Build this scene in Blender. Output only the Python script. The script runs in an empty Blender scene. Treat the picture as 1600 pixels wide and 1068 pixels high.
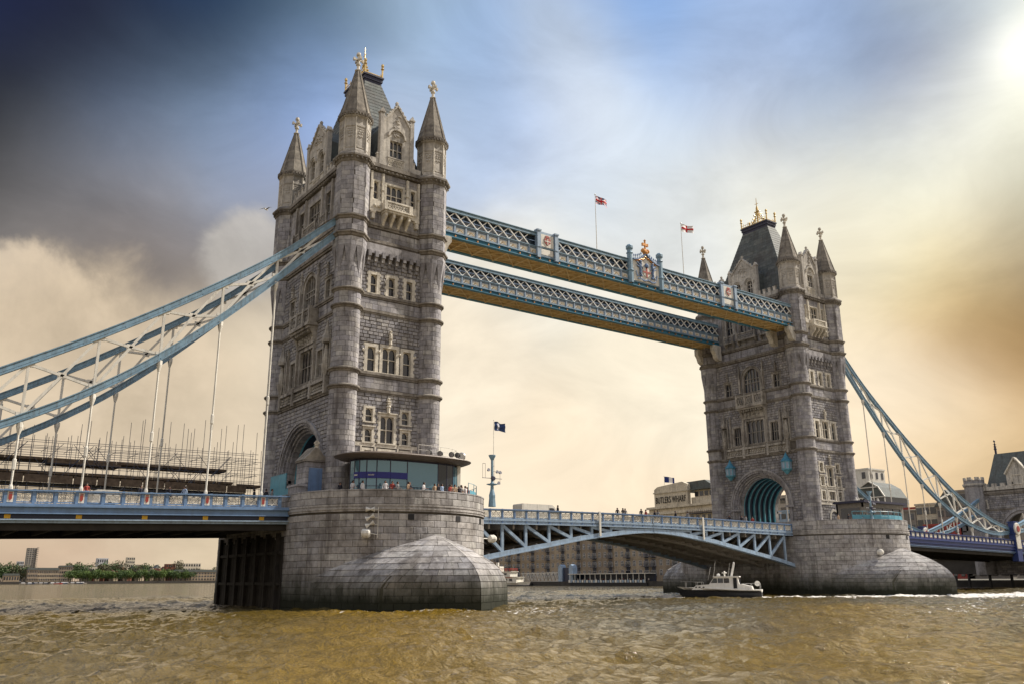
import bpy, math, random
from mathutils import Vector, Matrix
import numpy as np
PI=math.pi; R=math.radians
rng=random.Random(7)
S=bpy.context.scene
C=S.collection
# ------------------------------------------------------------------ camera
cam=bpy.data.cameras.new('camera'); co=bpy.data.objects.new('camera',cam); C.objects.link(co); S.camera=co
cam.sensor_width=36; cam.lens=36*1341.54/1600; cam.clip_start=0.5; cam.clip_end=9000
yaw,pit,rol=R(36.36418901),R(15.42218192),R(-0.36984054)
CAM=Vector((-44.46878,-93.5357,2.646))
F=Vector((math.cos(pit)*math.sin(yaw),math.cos(pit)*math.cos(yaw),math.sin(pit)))
r0=Vector((math.cos(yaw),-math.sin(yaw),0)); u0=r0.cross(F)
r1=r0*math.cos(rol)+u0*math.sin(rol); u1=-r0*math.sin(rol)+u0*math.cos(rol)
m=Matrix((r1,u1,-F)).transposed().to_4x4(); m.translation=CAM; co.matrix_world=m
# ------------------------------------------------------------------ world, sun
SUN_EL=R(42); SUN_AZ=R(105)      # azimuth from +Y towards +X
W=bpy.data.worlds.new('World'); S.world=W; W.use_nodes=True
nt=W.node_tree; nt.nodes.clear(); N=nt.nodes.new; L=nt.links.new
def wmath(op,a,b=None,c=None):
    n=N('ShaderNodeMath'); n.operation=op
    for i,v in enumerate((a,b,c)):
        if v is None: continue
        if isinstance(v,(int,float)): n.inputs[i].default_value=v
        else: L(v,n.inputs[i])
    return n.outputs[0]
def wvec(op,a,b=None):
    n=N('ShaderNodeVectorMath'); n.operation=op
    for i,v in enumerate((a,b)):
        if v is None: continue
        if isinstance(v,(tuple,list,Vector)): n.inputs[i].default_value=tuple(v)
        else: L(v,n.inputs[i])
    return n.outputs['Value'] if op in('DOT_PRODUCT','LENGTH') else n.outputs[0]
tc=N('ShaderNodeTexCoord').outputs['Generated']
sky=N('ShaderNodeTexSky'); sky.sky_type='NISHITA'; sky.sun_disc=False; sky.sun_elevation=SUN_EL; sky.sun_rotation=SUN_AZ
sky.air_density=1.2; sky.dust_density=2.0
b1=N('ShaderNodeBackground'); L(sky.outputs[0],b1.inputs[0]); b1.inputs[1].default_value=0.055
def wdir(u,v):
    d=F+r1*((u-800)/1341.54)-u1*((v-534)/1341.54); return d.normalized()
def noise(scale,detail,dist=0,vec=None,rough=.55):
    n=N('ShaderNodeTexNoise'); n.inputs['Scale'].default_value=scale; n.inputs['Detail'].default_value=detail
    n.inputs['Roughness'].default_value=rough; n.inputs['Distortion'].default_value=dist; L(vec or tc,n.inputs['Vector']); return n
wn=noise(4.5,6)
warp=wvec('SCALE',wvec('SUBTRACT',wn.outputs['Color'],(.5,.5,.5))); warp.node.inputs['Scale'].default_value=0.065
wd=wvec('NORMALIZE',wvec('ADD',tc,warp))
# broad masses of the sky: (direction, colour, tightness)
def lin(r,g,b): 
    f=lambda c:(c/255/12.92 if c<=10 else ((c/255+.055)/1.055)**2.4)
    return (f(r),f(g),f(b))
MASS=[(p,c,420,1.) for p,c in (((-20,0),(0.012,0.020,0.072)),((150,50),(0.012,0.012,0.026)),((30,130),(0.012,0.012,0.012)),((320,20),(0.012,0.038,0.119)),((240,120),(0.012,0.012,0.012)),((500,30),(0.057,0.101,0.138)),((10,250),(0.012,0.013,0.012)),((190,200),(0.120,0.193,0.341)),((330,190),(0.242,0.354,0.512)),((470,150),(0.363,0.521,0.893)),((400,95),(0.012,0.030,0.012)),((100,170),(0.012,0.012,0.012)),((330,110),(0.012,0.012,0.012)),((130,250),(0.171,0.181,0.204)),((1560,170),(0.829,0.859,0.770)),((1500,250),(0.785,0.732,0.609)),((1300,330),(0.806,0.776,0.650)),((1250,60),(0.226,0.339,0.593)),((900,80),(0.490,0.562,0.661)),((900,170),(0.690,0.721,0.746)),((700,170),(0.428,0.538,0.697)),((200,330),(0.247,0.199,0.168)),((1560,380),(0.621,0.483,0.318)),((90,330),(0.280,0.258,0.248)),((250,285),(0.292,0.309,0.349)),((390,250),(0.304,0.377,0.591)),((400,330),(0.312,0.311,0.324)),((150,410),(0.148,0.124,0.108)),((290,450),(0.225,0.192,0.171)),((640,20),(0.302,0.416,0.553)),((750,100),(0.290,0.436,0.702)),((640,250),(0.479,0.547,0.674)),((820,200),(0.431,0.546,0.791)),((900,310),(0.602,0.671,0.742)),((1000,20),(0.188,0.359,0.700)),((1110,80),(0.334,0.456,0.686)),((1220,20),(0.361,0.479,0.688)),((1030,200),(0.613,0.702,0.805)),((1200,150),(0.566,0.641,0.787)),((1310,150),(0.304,0.405,0.535)),((1440,110),(0.012,0.048,0.261)),((1480,20),(0.520,0.598,0.623)),((1620,120),(0.959,0.910,0.677)),((1400,210),(0.472,0.509,0.565)),((1050,330),(0.695,0.713,0.697)),((1200,260),(0.764,0.753,0.661)),((1440,280),(1.000,1.000,0.773)),((1350,400),(0.689,0.604,0.429)),((1610,290),(0.300,0.294,0.191)),((1480,430),(0.769,0.661,0.351)),((1610,480),(0.014,0.012,0.012)),((1530,520),(0.624,0.308,0.054)),((1370,560),(0.802,0.685,0.505)),((1450,640),(0.961,0.915,0.793)),((850,420),(0.855,0.807,0.690)),((740,560),(0.895,0.784,0.614)),((1000,600),(0.911,0.817,0.644)),((900,740),(0.893,0.753,0.564)),((1350,690),(0.945,0.728,0.492)),((1480,700),(0.717,0.465,0.172)),((1620,640),(0.610,0.411,0.199)),((480,560),(0.685,0.594,0.468)),((340,560),(0.698,0.585,0.417)),((300,680),(0.702,0.581,0.420)),((100,560),(0.633,0.515,0.347)),((60,700),(0.632,0.523,0.362)),((120,860),(0.568,0.414,0.294)),((320,860),(0.672,0.543,0.377)),((1480,820),(0.720,0.525,0.330)),((1000,860),(0.893,0.738,0.538)))]
# unseen rest of the sky, toned neutral to bluish to tint the shadows
for az in (110,155,200,245,290,335): MASS.append((Vector((math.sin(R(az)),math.cos(R(az)),.18)),lin(216,204,188),16,.03))
for az in (20,110,200,290): MASS.append((Vector((math.sin(R(az))*.5,math.cos(R(az))*.5,.85)),lin(172,188,216),16,.03))
acc=None; wsum=None
for d,c,k,am in MASS:
    d=wdir(*d) if not isinstance(d,Vector) else d.normalized()
    dot=wvec('DOT_PRODUCT',wd,d)
    w=wmath('EXPONENT',wmath('MULTIPLY_ADD',wmath('SUBTRACT',dot,1.0),float(k),math.log(am)))
    n=N('ShaderNodeVectorMath'); n.operation='SCALE'; n.inputs[0].default_value=c; L(w,n.inputs['Scale'])
    acc=n.outputs[0] if acc is None else wvec('ADD',acc,n.outputs[0])
    wsum=w if wsum is None else wmath('ADD',wsum,w)
n=N('ShaderNodeVectorMath'); n.operation='SCALE'; L(acc,n.inputs[0]); L(wmath('DIVIDE',1.0,wsum),n.inputs['Scale']); base=n.outputs[0]
# soft streaks and billows
sm=N('ShaderNodeMapping'); sm.inputs['Scale'].default_value=(1,1,2.2); L(tc,sm.inputs[0])
bn=noise(4.2,8,.6,sm.outputs[0],.6)
br=N('ShaderNodeMapRange'); br.inputs['From Min'].default_value=.3; br.inputs['From Max'].default_value=.7; br.inputs['To Min'].default_value=.85; br.inputs['To Max'].default_value=1.14
L(bn.outputs[0],br.inputs[0])
n=N('ShaderNodeVectorMath'); n.operation='SCALE'; L(base,n.inputs[0]); L(br.outputs[0],n.inputs['Scale']); base=n.outputs[0]
# cumulus heads low on the left
def cumulus(base,u,v,rad,col,edge=.10):
    d=wdir(u,v); dist=wvec('LENGTH',wvec('SUBTRACT',tc,tuple(d)))
    cn=noise(9,6,.2,None,.6)
    s=wmath('SUBTRACT',wmath('ADD',1.0,wmath('MULTIPLY',wmath('SUBTRACT',cn.outputs[0],.5),.9)),wmath('DIVIDE',dist,rad))
    mr=N('ShaderNodeMapRange'); mr.interpolation_type='SMOOTHSTEP'; mr.inputs['From Min'].default_value=0; mr.inputs['From Max'].default_value=edge*2.4; L(s,mr.inputs[0])
    mx=N('ShaderNodeMixRGB'); L(wmath('MULTIPLY',mr.outputs[0],.8),mx.inputs[0]); L(base,mx.inputs[1])
    c2=N('ShaderNodeMixRGB'); c2.inputs[1].default_value=(*[x*.72 for x in col],1); c2.inputs[2].default_value=(*col,1)
    cm=N('ShaderNodeMapRange'); cm.inputs['From Min'].default_value=.35; cm.inputs['From Max'].default_value=.65; L(cn.outputs[0],cm.inputs[0]); L(cm.outputs[0],c2.inputs[0])
    L(c2.outputs[0],mx.inputs[2]); return mx.outputs[0]
base=cumulus(base,10,560,.12,lin(222,204,180))
base=cumulus(base,110,620,.17,lin(214,194,166),.2)
base=cumulus(base,385,400,.06,lin(200,194,186),.16)
base=cumulus(base,300,700,.22,lin(224,206,180),.5)
# bright break top right
gl=wvec('DOT_PRODUCT',tc,wdir(1596,75))
g1=wmath('EXPONENT',wmath('MULTIPLY',wmath('SUBTRACT',gl,1.0),2200.)); g2=wmath('EXPONENT',wmath('MULTIPLY',wmath('SUBTRACT',gl,1.0),300.))
gg=wmath('ADD',wmath('MULTIPLY',g1,.30),wmath('MULTIPLY',g2,.06))
n=N('ShaderNodeVectorMath'); n.operation='SCALE'; n.inputs[0].default_value=(1,.97,.9); L(gg,n.inputs['Scale']); base=wvec('ADD',base,n.outputs[0])
b2=N('ShaderNodeBackground'); L(base,b2.inputs[0]); b2.inputs[1].default_value=0.83
ms=N('ShaderNodeMixShader'); ms.inputs[0].default_value=.985; L(b1.outputs[0],ms.inputs[1]); L(b2.outputs[0],ms.inputs[2])
wo=N('ShaderNodeOutputWorld'); L(ms.outputs[0],wo.inputs[0])
W.cycles.sampling_method='MANUAL'; W.cycles.sample_map_resolution=1024
sl=bpy.data.lights.new('sun','SUN'); sl.energy=5.0; sl.angle=R(.6); sl.color=(1,.92,.80)
so=bpy.data.objects.new('sun',sl); C.objects.link(so)
sd=Vector((math.sin(SUN_AZ)*math.cos(SUN_EL),math.cos(SUN_AZ)*math.cos(SUN_EL),math.sin(SUN_EL)))
so.rotation_euler=sd.to_track_quat('Z','Y').to_euler()
S.view_settings.view_transform='Standard'; S.view_settings.look='None'; S.view_settings.exposure=0.42; S.view_settings.gamma=1
try: S.view_settings.use_curve_mapping=False
except Exception: pass
S.cycles.max_bounces=6; S.cycles.diffuse_bounces=3; S.cycles.glossy_bounces=3; S.cycles.transmission_bounces=4
# ------------------------------------------------------------------ helpers
class MB:
    dummy=[]
    def __init__(s): s.v=[]; s.f=[]; s.t=[]; s.mi=[]; s.m=0; s.X=None
    def add(s,vs,fs,t=0.):
        o=len(s.v)
        if s.X is not None: vs=[tuple(s.X@Vector(v)) for v in vs]
        s.v+=[tuple(v) for v in vs]
        for f in fs: s.f.append(tuple(i+o for i in f)); s.t.append(t); s.mi.append(s.m)
        return s
    def box(s,x0,y0,z0,x1,y1,z1,t=0.):
        return s.add([(x0,y0,z0),(x1,y0,z0),(x1,y1,z0),(x0,y1,z0),(x0,y0,z1),(x1,y0,z1),(x1,y1,z1),(x0,y1,z1)],
          [(0,3,2,1),(4,5,6,7),(0,1,5,4),(1,2,6,5),(2,3,7,6),(3,0,4,7)],t)
    def bar(s,p,q,w,h=None,up=(0,0,1),t=0.):
        h=h or w; p=Vector(p); q=Vector(q); d=(q-p); 
        if d.length<1e-6: return s
        d.normalize(); up=Vector(up)
        if abs(d.dot(up))>.98: up=Vector((1,0,0))
        a=d.cross(up).normalized(); b=a.cross(d).normalized(); a*=w/2; b*=h/2
        return s.add([p-a-b,p+a-b,p+a+b,p-a+b,q-a-b,q+a-b,q+a+b,q-a+b],[(0,3,2,1),(4,5,6,7),(0,1,5,4),(1,2,6,5),(2,3,7,6),(3,0,4,7)],t)
    def tube(s,p,q,r,n=6,r2=None,t=0.):
        p=Vector(p);q=Vector(q);d=q-p
        if d.length<1e-6: return s
        d.normalize(); up=Vector((0,0,1)) if abs(d.z)<.95 else Vector((1,0,0)); a=d.cross(up).normalized(); b=d.cross(a); r2=r if r2 is None else r2
        vs=[p+(a*math.cos(2*PI*i/n)+b*math.sin(2*PI*i/n))*r for i in range(n)]+[q+(a*math.cos(2*PI*i/n)+b*math.sin(2*PI*i/n))*r2 for i in range(n)]
        return s.add(vs,[(i,(i+1)%n,n+(i+1)%n,n+i) for i in range(n)]+[tuple(range(n))[::-1],tuple(range(n,2*n))],t)
    def lathe(s,prof,n=12,cx=0,cy=0,ph=0.,t=0.):
        vs=[];fs=[]
        for r,z in prof: vs+=[(cx+r*math.cos(2*PI*(i+ph)/n),cy+r*math.sin(2*PI*(i+ph)/n),z) for i in range(n)]
        for j in range(len(prof)-1):
            for i in range(n): a=j*n+i;b=j*n+(i+1)%n; fs.append((a,b,b+n,a+n))
        fs.append(tuple(range(n))[::-1]); fs.append(tuple(range((len(prof)-1)*n,len(prof)*n)))
        return s.add(vs,fs,t)
    def prism(s,pts,a,b,axis='y',t=0.):   # pts (s,z) polygon, extruded along y from a to b
        n=len(pts)
        if axis=='y': vs=[(x,a,z) for x,z in pts]+[(x,b,z) for x,z in pts]
        elif axis=='x': vs=[(a,x,z) for x,z in pts]+[(b,x,z) for x,z in pts]
        else: vs=[(x,z,a) for x,z in pts]+[(x,z,b) for x,z in pts]
        return s.add(vs,[tuple(range(n))[::-1],tuple(range(n,2*n))]+[(i,(i+1)%n,n+(i+1)%n,n+i) for i in range(n)],t)
    def sphere(s,c,r,n=8,m=6,sz=1,t=0.):
        return s.lathe([(max(.001,r*math.sin(PI*j/m)),c[2]-r*sz*math.cos(PI*j/m)) for j in range(m+1)],n,c[0],c[1],0,t)
    def mesh(s,name,mats,smooth=False):
        me=bpy.data.meshes.new(name); me.from_pydata(s.v,[],s.f)
        if any(s.t):
            at=me.attributes.new('tint','FLOAT','FACE'); at.data.foreach_set('value',np.array(s.t,dtype=np.float32))
        for mm in (mats if isinstance(mats,(list,tuple)) else [mats]): me.materials.append(mm)
        if any(s.mi): me.polygons.foreach_set('material_index',s.mi)
        if smooth: me.polygons.foreach_set('use_smooth',[True]*len(me.polygons))
        me.update(); return me
    def build(s,name,mat,parent=None,loc=None,rz=0,smooth=False,kind=None):
        o=bpy.data.objects.new(name,s.mesh(name,mat,smooth)); C.objects.link(o)
        if parent: o.parent=parent
        if loc: o.location=loc
        if rz: o.rotation_euler=(0,0,rz)
        if kind: o['kind']=kind
        return o
def link(name,me,parent=None,loc=None,rot=None,sc=None,color=None):
    o=bpy.data.objects.new(name,me); C.objects.link(o)
    if parent: o.parent=parent
    if loc is not None: o.location=loc
    if rot is not None: o.rotation_euler=rot if not isinstance(rot,(int,float)) else (0,0,rot)
    if sc is not None: o.scale=sc
    if color is not None: o.color=color
    return o
def tag(o,label=None,cat=None,group=None,kind=None):
    if label: o['label']=label
    if cat: o['category']=cat
    if group: o['group']=group
    if kind: o['kind']=kind
    return o
def thing(name,loc=(0,0,0),rz=0,label=None,cat=None,group=None):
    o=bpy.data.objects.new(name,None); C.objects.link(o); o.location=loc; o.rotation_euler=(0,0,rz); o.empty_display_size=.5
    return tag(o,label,cat,group)
KIDS={}
def copy_tree(o,parent=None,kids=None):
    if kids is None:
        kids={}
        for x in bpy.data.objects:
            if x.parent: kids.setdefault(x.parent.name,[]).append(x)
    c=o.copy(); C.objects.link(c); c.parent=parent
    for ch in kids.get(o.name,[]): copy_tree(ch,c,kids)
    return c
# ------------------------------------------------------------------ materials
def newmat(name):
    m=bpy.data.materials.new(name); m.use_nodes=True; return m,m.node_tree,m.node_tree.nodes['Principled BSDF']
def plain(name,col,rough=.5,metal=0.,var=.12,scale=3.,bump=0.,dirt=0.,spec=.4,emit=None,objcol=False):
    m,t,b=newmat(name); n=t.nodes.new; l=t.links.new
    b.inputs['Roughness'].default_value=rough; b.inputs['Metallic'].default_value=metal; b.inputs['Specular IOR Level'].default_value=spec
    b.inputs['Base Color'].default_value=(*col,1)
    tc=n('ShaderNodeTexCoord'); nz=n('ShaderNodeTexNoise'); nz.inputs['Scale'].default_value=scale; nz.inputs['Detail'].default_value=5; l(tc.outputs['Object'],nz.inputs['Vector'])
    mr=n('ShaderNodeMapRange'); mr.inputs['From Min'].default_value=.3; mr.inputs['From Max'].default_value=.7; mr.inputs['To Min'].default_value=1-var; mr.inputs['To Max'].default_value=1+var; l(nz.outputs[0],mr.inputs[0])
    vm=n('ShaderNodeVectorMath'); vm.operation='SCALE'; l(mr.outputs[0],vm.inputs['Scale'])
    if objcol: oi=n('ShaderNodeObjectInfo'); l(oi.outputs['Color'],vm.inputs[0])
    else: vm.inputs[0].default_value=col
    out=vm.outputs[0]
    if dirt:
        mp=n('ShaderNodeMapping'); mp.inputs['Scale'].default_value=(3,3,.35); l(tc.outputs['Object'],mp.inputs[0])
        n2=n('ShaderNodeTexNoise'); n2.inputs['Scale'].default_value=1.5; n2.inputs['Detail'].default_value=6; l(mp.outputs[0],n2.inputs['Vector'])
        m2=n('ShaderNodeMapRange'); m2.inputs['From Min'].default_value=.48; m2.inputs['From Max'].default_value=.75; m2.inputs['To Max'].default_value=dirt; l(n2.outputs[0],m2.inputs[0])
        mx=n('ShaderNodeMixRGB'); l(m2.outputs[0],mx.inputs[0]); l(out,mx.inputs[1]); mx.inputs[2].default_value=(.10,.075,.05,1); out=mx.outputs[0]
    l(out,b.inputs['Base Color'])
    if bump:
        bp=n('ShaderNodeBump'); bp.inputs['Strength'].default_value=bump; bp.inputs['Distance'].default_value=.05
        n3=n('ShaderNodeTexNoise'); n3.inputs['Scale'].default_value=scale*4; n3.inputs['Detail'].default_value=4; l(tc.outputs['Object'],n3.inputs['Vector']); l(n3.outputs[0],bp.inputs['Height']); l(bp.outputs[0],b.inputs['Normal'])
    if emit: b.inputs['Emission Color'].default_value=(*col,1); b.inputs['Emission Strength'].default_value=emit
    return m
def stone(name,cols,rough=.9,streak=.35,tide=False,white=False,bump=.5,grime=.35):
    """cols: five colours a block can have, picked by its tint"""
    m,t,b=newmat(name); n=t.nodes.new; l=t.links.new
    b.inputs['Roughness'].default_value=rough; b.inputs['Specular IOR Level'].default_value=.2
    at=n('ShaderNodeAttribute'); at.attribute_name='tint'; oi=n('ShaderNodeObjectInfo')
    sx=n('ShaderNodeSeparateColor'); l(oi.outputs['Color'],sx.inputs[0])
    s1=n('ShaderNodeMath'); s1.operation='SUBTRACT'; s1.inputs[0].default_value=1; l(sx.outputs[0],s1.inputs[1])
    s2=n('ShaderNodeMath'); s2.operation='ADD'; l(s1.outputs[0],s2.inputs[0]); l(at.outputs['Fac'],s2.inputs[1])
    cr=n('ShaderNodeValToRGB'); e=cr.color_ramp.elements
    while len(e)<5: e.new(.5)
    for i,c in enumerate(cols): e[i].position=i/4; e[i].color=(*c,1)
    l(s2.outputs[0],cr.inputs[0]); out=cr.outputs[0]
    ge=n('ShaderNodeNewGeometry')
    def noise(scale,det,mp=None):
        z=n('ShaderNodeTexNoise'); z.inputs['Scale'].default_value=scale; z.inputs['Detail'].default_value=det; z.inputs['Roughness'].default_value=.65
        v=ge.outputs['Position']
        if mp: q=n('ShaderNodeMapping'); q.inputs['Scale'].default_value=mp; l(v,q.inputs[0]); v=q.outputs[0]
        l(v,z.inputs['Vector']); return z.outputs[0]
    def rg(v,a,bb,c,d):
        q=n('ShaderNodeMapRange'); q.inputs['From Min'].default_value=a; q.inputs['From Max'].default_value=bb; q.inputs['To Min'].default_value=c; q.inputs['To Max'].default_value=d; l(v,q.inputs[0]); return q.outputs[0]
    def mix(f,a,c,mode='MIX'):
        q=n('ShaderNodeMixRGB'); q.blend_type=mode; l(f,q.inputs[0]); l(a,q.inputs[1])
        if isinstance(c,tuple): q.inputs[2].default_value=(*c,1)
        else: l(c,q.inputs[2])
        return q.outputs[0]
    sc=n('ShaderNodeVectorMath'); sc.operation='SCALE'; l(out,sc.inputs[0]); l(rg(noise(2.2,8),.3,.7,.72,1.25),sc.inputs['Scale']); out=sc.outputs[0]
    out=mix(rg(noise(.35,7),.47,.66,0,min(.85,grime*1.35)),out,(.09,.075,.065))
    out=mix(rg(noise(1.0,7,(1.6,1.6,.12)),.50,.66,0,min(.9,streak*1.2)),out,(.07,.06,.055))
    if white: out=mix(rg(noise(1.0,7,(1.1,1.1,.10)),.60,.68,0,.7),out,(.5,.48,.44))
    if tide:
        sp=n('ShaderNodeSeparateXYZ'); l(ge.outputs['Position'],sp.inputs[0])
        ad=n('ShaderNodeMath'); ad.operation='MULTIPLY_ADD'; l(noise(.8,6,(1,1,.5)),ad.inputs[0]); ad.inputs[1].default_value=-2.6; l(sp.outputs['Z'],ad.inputs[2])
        out=mix(rg(ad.outputs[0],2.4,.5,0,.8),out,(.045,.048,.034))
        out=mix(rg(ad.outputs[0],.5,-.5,0,.92),out,(.018,.02,.012))
    l(out,b.inputs['Base Color'])
    bp=n('ShaderNodeBump'); bp.inputs['Strength'].default_value=bump; bp.inputs['Distance'].default_value=.06; l(noise(7,5),bp.inputs['Height']); l(bp.outputs[0],b.inputs['Normal'])
    return m
GREY=[(.39,.375,.385),(.27,.262,.28),(.43,.41,.40),(.345,.333,.362),(.45,.435,.415)]
M={}
M['ashlar']=stone('weathered_granite_ashlar',GREY,streak=.45)
M['rock']=stone('rock_faced_granite',[(.34,.33,.34),(.235,.23,.25),(.385,.365,.355),(.305,.298,.325),(.44,.42,.40)],streak=.35,bump=.9)
M['mortar']=stone('mortar',[(.15,.135,.12)]*5,streak=.3)
M['trim']=stone('portland_stone',[(.66,.61,.52),(.56,.515,.44),(.70,.65,.56),(.60,.56,.48),(.74,.69,.60)],streak=.35,grime=.12)
M['darktrim']=stone('dark_trim_stone',[(.42,.39,.35),(.31,.29,.26),(.47,.44,.39),(.36,.34,.31),(.50,.47,.42)],streak=.7,grime=.5)  # darker, browner trim for the X faces, heavily streaked
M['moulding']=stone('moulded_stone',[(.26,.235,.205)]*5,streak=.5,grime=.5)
M['upper']=stone('pale_upper_stone',[(.56,.525,.47),(.45,.42,.38),(.60,.56,.50),(.52,.49,.45),(.60,.555,.48)],streak=.45,grime=.22)
M['spire']=stone('spire_stone',[(.27,.24,.20),(.20,.18,.155),(.30,.27,.225),(.25,.225,.19),(.34,.30,.25)],streak=.5)
M['pier']=stone('pier_granite',[(.40,.38,.365),(.28,.268,.265),(.43,.405,.385),(.34,.33,.34),(.45,.435,.41)],tide=True,white=True,streak=.45,grime=.45)
M['pmortar']=stone('pier_mortar',[(.09,.08,.065)]*5,tide=True,streak=.2)
def glassmat():
    m,t,b=newmat('window_glass'); n=t.nodes.new; l=t.links.new; oi=n('ShaderNodeObjectInfo'); cr=n('ShaderNodeValToRGB'); e=cr.color_ramp.elements
    e[0].color=(.008,.010,.02,1); e[1].color=(.07,.085,.12,1); e[1].position=1; e.new(.6).color=(.02,.026,.05,1); l(oi.outputs['Random'],cr.inputs[0])
    ge=n('ShaderNodeNewGeometry'); z=n('ShaderNodeTexNoise'); z.inputs['Scale'].default_value=1.3; z.inputs['Detail'].default_value=3; l(ge.outputs['Position'],z.inputs['Vector'])
    mx=n('ShaderNodeMixRGB'); mx.blend_type='MULTIPLY'; mx.inputs[0].default_value=.8; l(cr.outputs[0],mx.inputs[1]); l(z.outputs['Color'],mx.inputs[2]); l(mx.outputs[0],b.inputs['Base Color'])
    bp=n('ShaderNodeBump'); bp.inputs['Strength'].default_value=.35; bp.inputs['Distance'].default_value=.05; l(z.outputs[0],bp.inputs['Height']); l(bp.outputs[0],b.inputs['Normal']); b.inputs['Roughness'].default_value=.08; b.inputs['Specular IOR Level'].default_value=.8; return m
M['glass']=glassmat()
M['slate']=stone('roof_slate',[(.12,.135,.13),(.09,.10,.10),(.14,.155,.145),(.11,.122,.125),(.165,.175,.16)],rough=.7,streak=.4)
M['lead']=plain('dark_lead',(.03,.03,.06),.5)
M['gold']=plain('gilded_metal',(.62,.45,.19),.4,.6,.2)
M['orange']=plain('gilt_cross_paint',(.62,.29,.09),.4,.3,.2)
M['blue']=plain('sky_blue_paint',(.20,.32,.42),.45,0,.16,1.5,dirt=.45)
M['pblue']=plain('pale_blue_paint',(.29,.385,.50),.45,0,.15,1.5,dirt=.4)
M['deckblue']=plain('slate_blue_paint',(.15,.245,.40),.42,0,.12,1.5,dirt=.25)
M['teal']=plain('teal_paint',(.05,.22,.34),.4,0,.15,1.5,dirt=.2)
M['bteal']=plain('bright_turquoise_paint',(.11,.34,.44),.4,0,.12,1.5,dirt=.2)
M['royal']=plain('royal_blue_paint',(.028,.05,.185),.4,0,.12,1.5,dirt=.15)
M['mid']=plain('mid_blue_paint',(.135,.215,.37),.42,0,.12,1.5,dirt=.25)
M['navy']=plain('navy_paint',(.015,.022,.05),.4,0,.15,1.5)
M['white']=plain('white_paint',(.70,.67,.60),.45,0,.08,2,dirt=.35)
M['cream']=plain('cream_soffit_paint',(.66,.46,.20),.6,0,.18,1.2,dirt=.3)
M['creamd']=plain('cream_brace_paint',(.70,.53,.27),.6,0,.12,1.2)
M['bright']=plain('bright_white_paint',(.82,.80,.75),.45,0,.06,2,dirt=.15)
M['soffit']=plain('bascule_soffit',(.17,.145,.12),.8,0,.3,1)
M['timber']=plain('shadow_black_timber',(.022,.018,.014),.85,0,.4,1.5,bump=.5)
M['black']=plain('black_steel',(.012,.012,.014),.6)
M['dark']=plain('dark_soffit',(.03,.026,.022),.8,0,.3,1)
M['asphalt']=plain('asphalt',(.05,.05,.05),.9,0,.2,2)
M['red']=plain('red_paint',(.34,.05,.04),.45)
M['yellow']=plain('yellow_paint',(.75,.42,.03),.5)
M['wood']=plain('scaffold_board',(.16,.115,.08),.85,0,.35,2.5,dirt=.4)
M['tubes']=plain('scaffold_tube',(.12,.13,.17),.45,.5,.3,2)
M['steel']=plain('stainless_edge',(.45,.45,.46),.3,.8)
M['concrete']=plain('concrete',(.30,.27,.235),.85,0,.15,1.5,dirt=.3)
M['kroof']=plain('kiosk_roof',(.14,.11,.09),.5,.1,.15,2)
M['cabin']=plain('cabin_grey',(.22,.20,.175),.7,0,.15,2,dirt=.2)
M['sign']=plain('sign_blue',(.015,.02,.18),.4)
# ------------------------------------------------------------------ masonry
def rect_hole(a,b,c,d): return (c,d,lambda z:(a,b))
def arch_hole(s,r,zs,z0,pointed=0):
    def f(z):
        if z<zs: return (s-r,s+r)
        h=math.sqrt(max(0,r*r-(z-zs)**2)); return (s-h,s+h)
    return (z0,zs+r,f)
def spans(s0,s1,z,holes,pad=0):
    iv=[(s0,s1)]
    for c,d,f in holes:
        if c<z<d:
            a,b=f(z); a-=pad;b+=pad; o=[]
            for x,y in iv:
                if b<=x or a>=y: o.append((x,y)); continue
                if a>x: o.append((x,a))
                if b<y: o.append((b,y))
            iv=o
    return iv
def masonry(mb,O,ux,nn,s0,s1,z0,z1,ch,bl,holes=(),gap=.035,depth=.07,jit=.02,rg=rng,rough=False):
    O=Vector(O);ux=Vector(ux);nn=Vector(nn); k=max(1,round((z1-z0)/ch)); h=(z1-z0)/k
    for i in range(k):
        za=z0+i*h+gap/2; zb=z0+(i+1)*h-gap/2; zm=(za+zb)/2; off=(i%2)*.5*bl+rg.uniform(-.15,.15)*bl
        s=s0-off; cuts=[]
        while s<s1:
            w=bl*rg.uniform(.75,1.25); cuts.append((max(s,s0),min(s+w,s1))); s+=w
        iv=spans(s0,s1,zm,holes)
        for a,b in cuts:
            for x,y in iv:
                p=max(a,x)+gap/2;q=min(b,y)-gap/2
                if q-p<.12: continue
                d=depth+rg.uniform(-jit,jit); c=.03 if rough else .0
                def P(s,dd,z): v=O+ux*s+nn*dd; return (v.x,v.y,v.z+z)
                mb.add([P(p,-.02,za),P(q,-.02,za),P(q,-.02,zb),P(p,-.02,zb),P(p+c,d,za+c),P(q-c,d,za+c),P(q-c,d,zb-c),P(p+c,d,zb-c)],
                    [(4,5,6,7),(0,1,5,4),(1,2,6,5),(2,3,7,6),(3,0,4,7)],rg.uniform(.02,1))
def backing(mb,O,ux,nn,s0,s1,z0,z1,holes=(),d=0.):
    O=Vector(O);ux=Vector(ux);nn=Vector(nn); zs={z0,z1}
    for c,dd,f in holes:
        zs|={c,dd}
        if f(c+.001)!=f(dd-.001): zs|={c+(dd-c)*i/30 for i in range(31)}
    zs=sorted(z for z in zs if z0<=z<=z1)
    for a,b in zip(zs,zs[1:]):
        for x,y in spans(s0,s1,(a+b)/2,holes):
            def P(s,z): v=O+ux*s+nn*d; return (v.x,v.y,v.z+z)
            mb.add([P(x,a),P(y,a),P(y,b),P(x,b)],[(0,1,2,3)])
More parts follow.
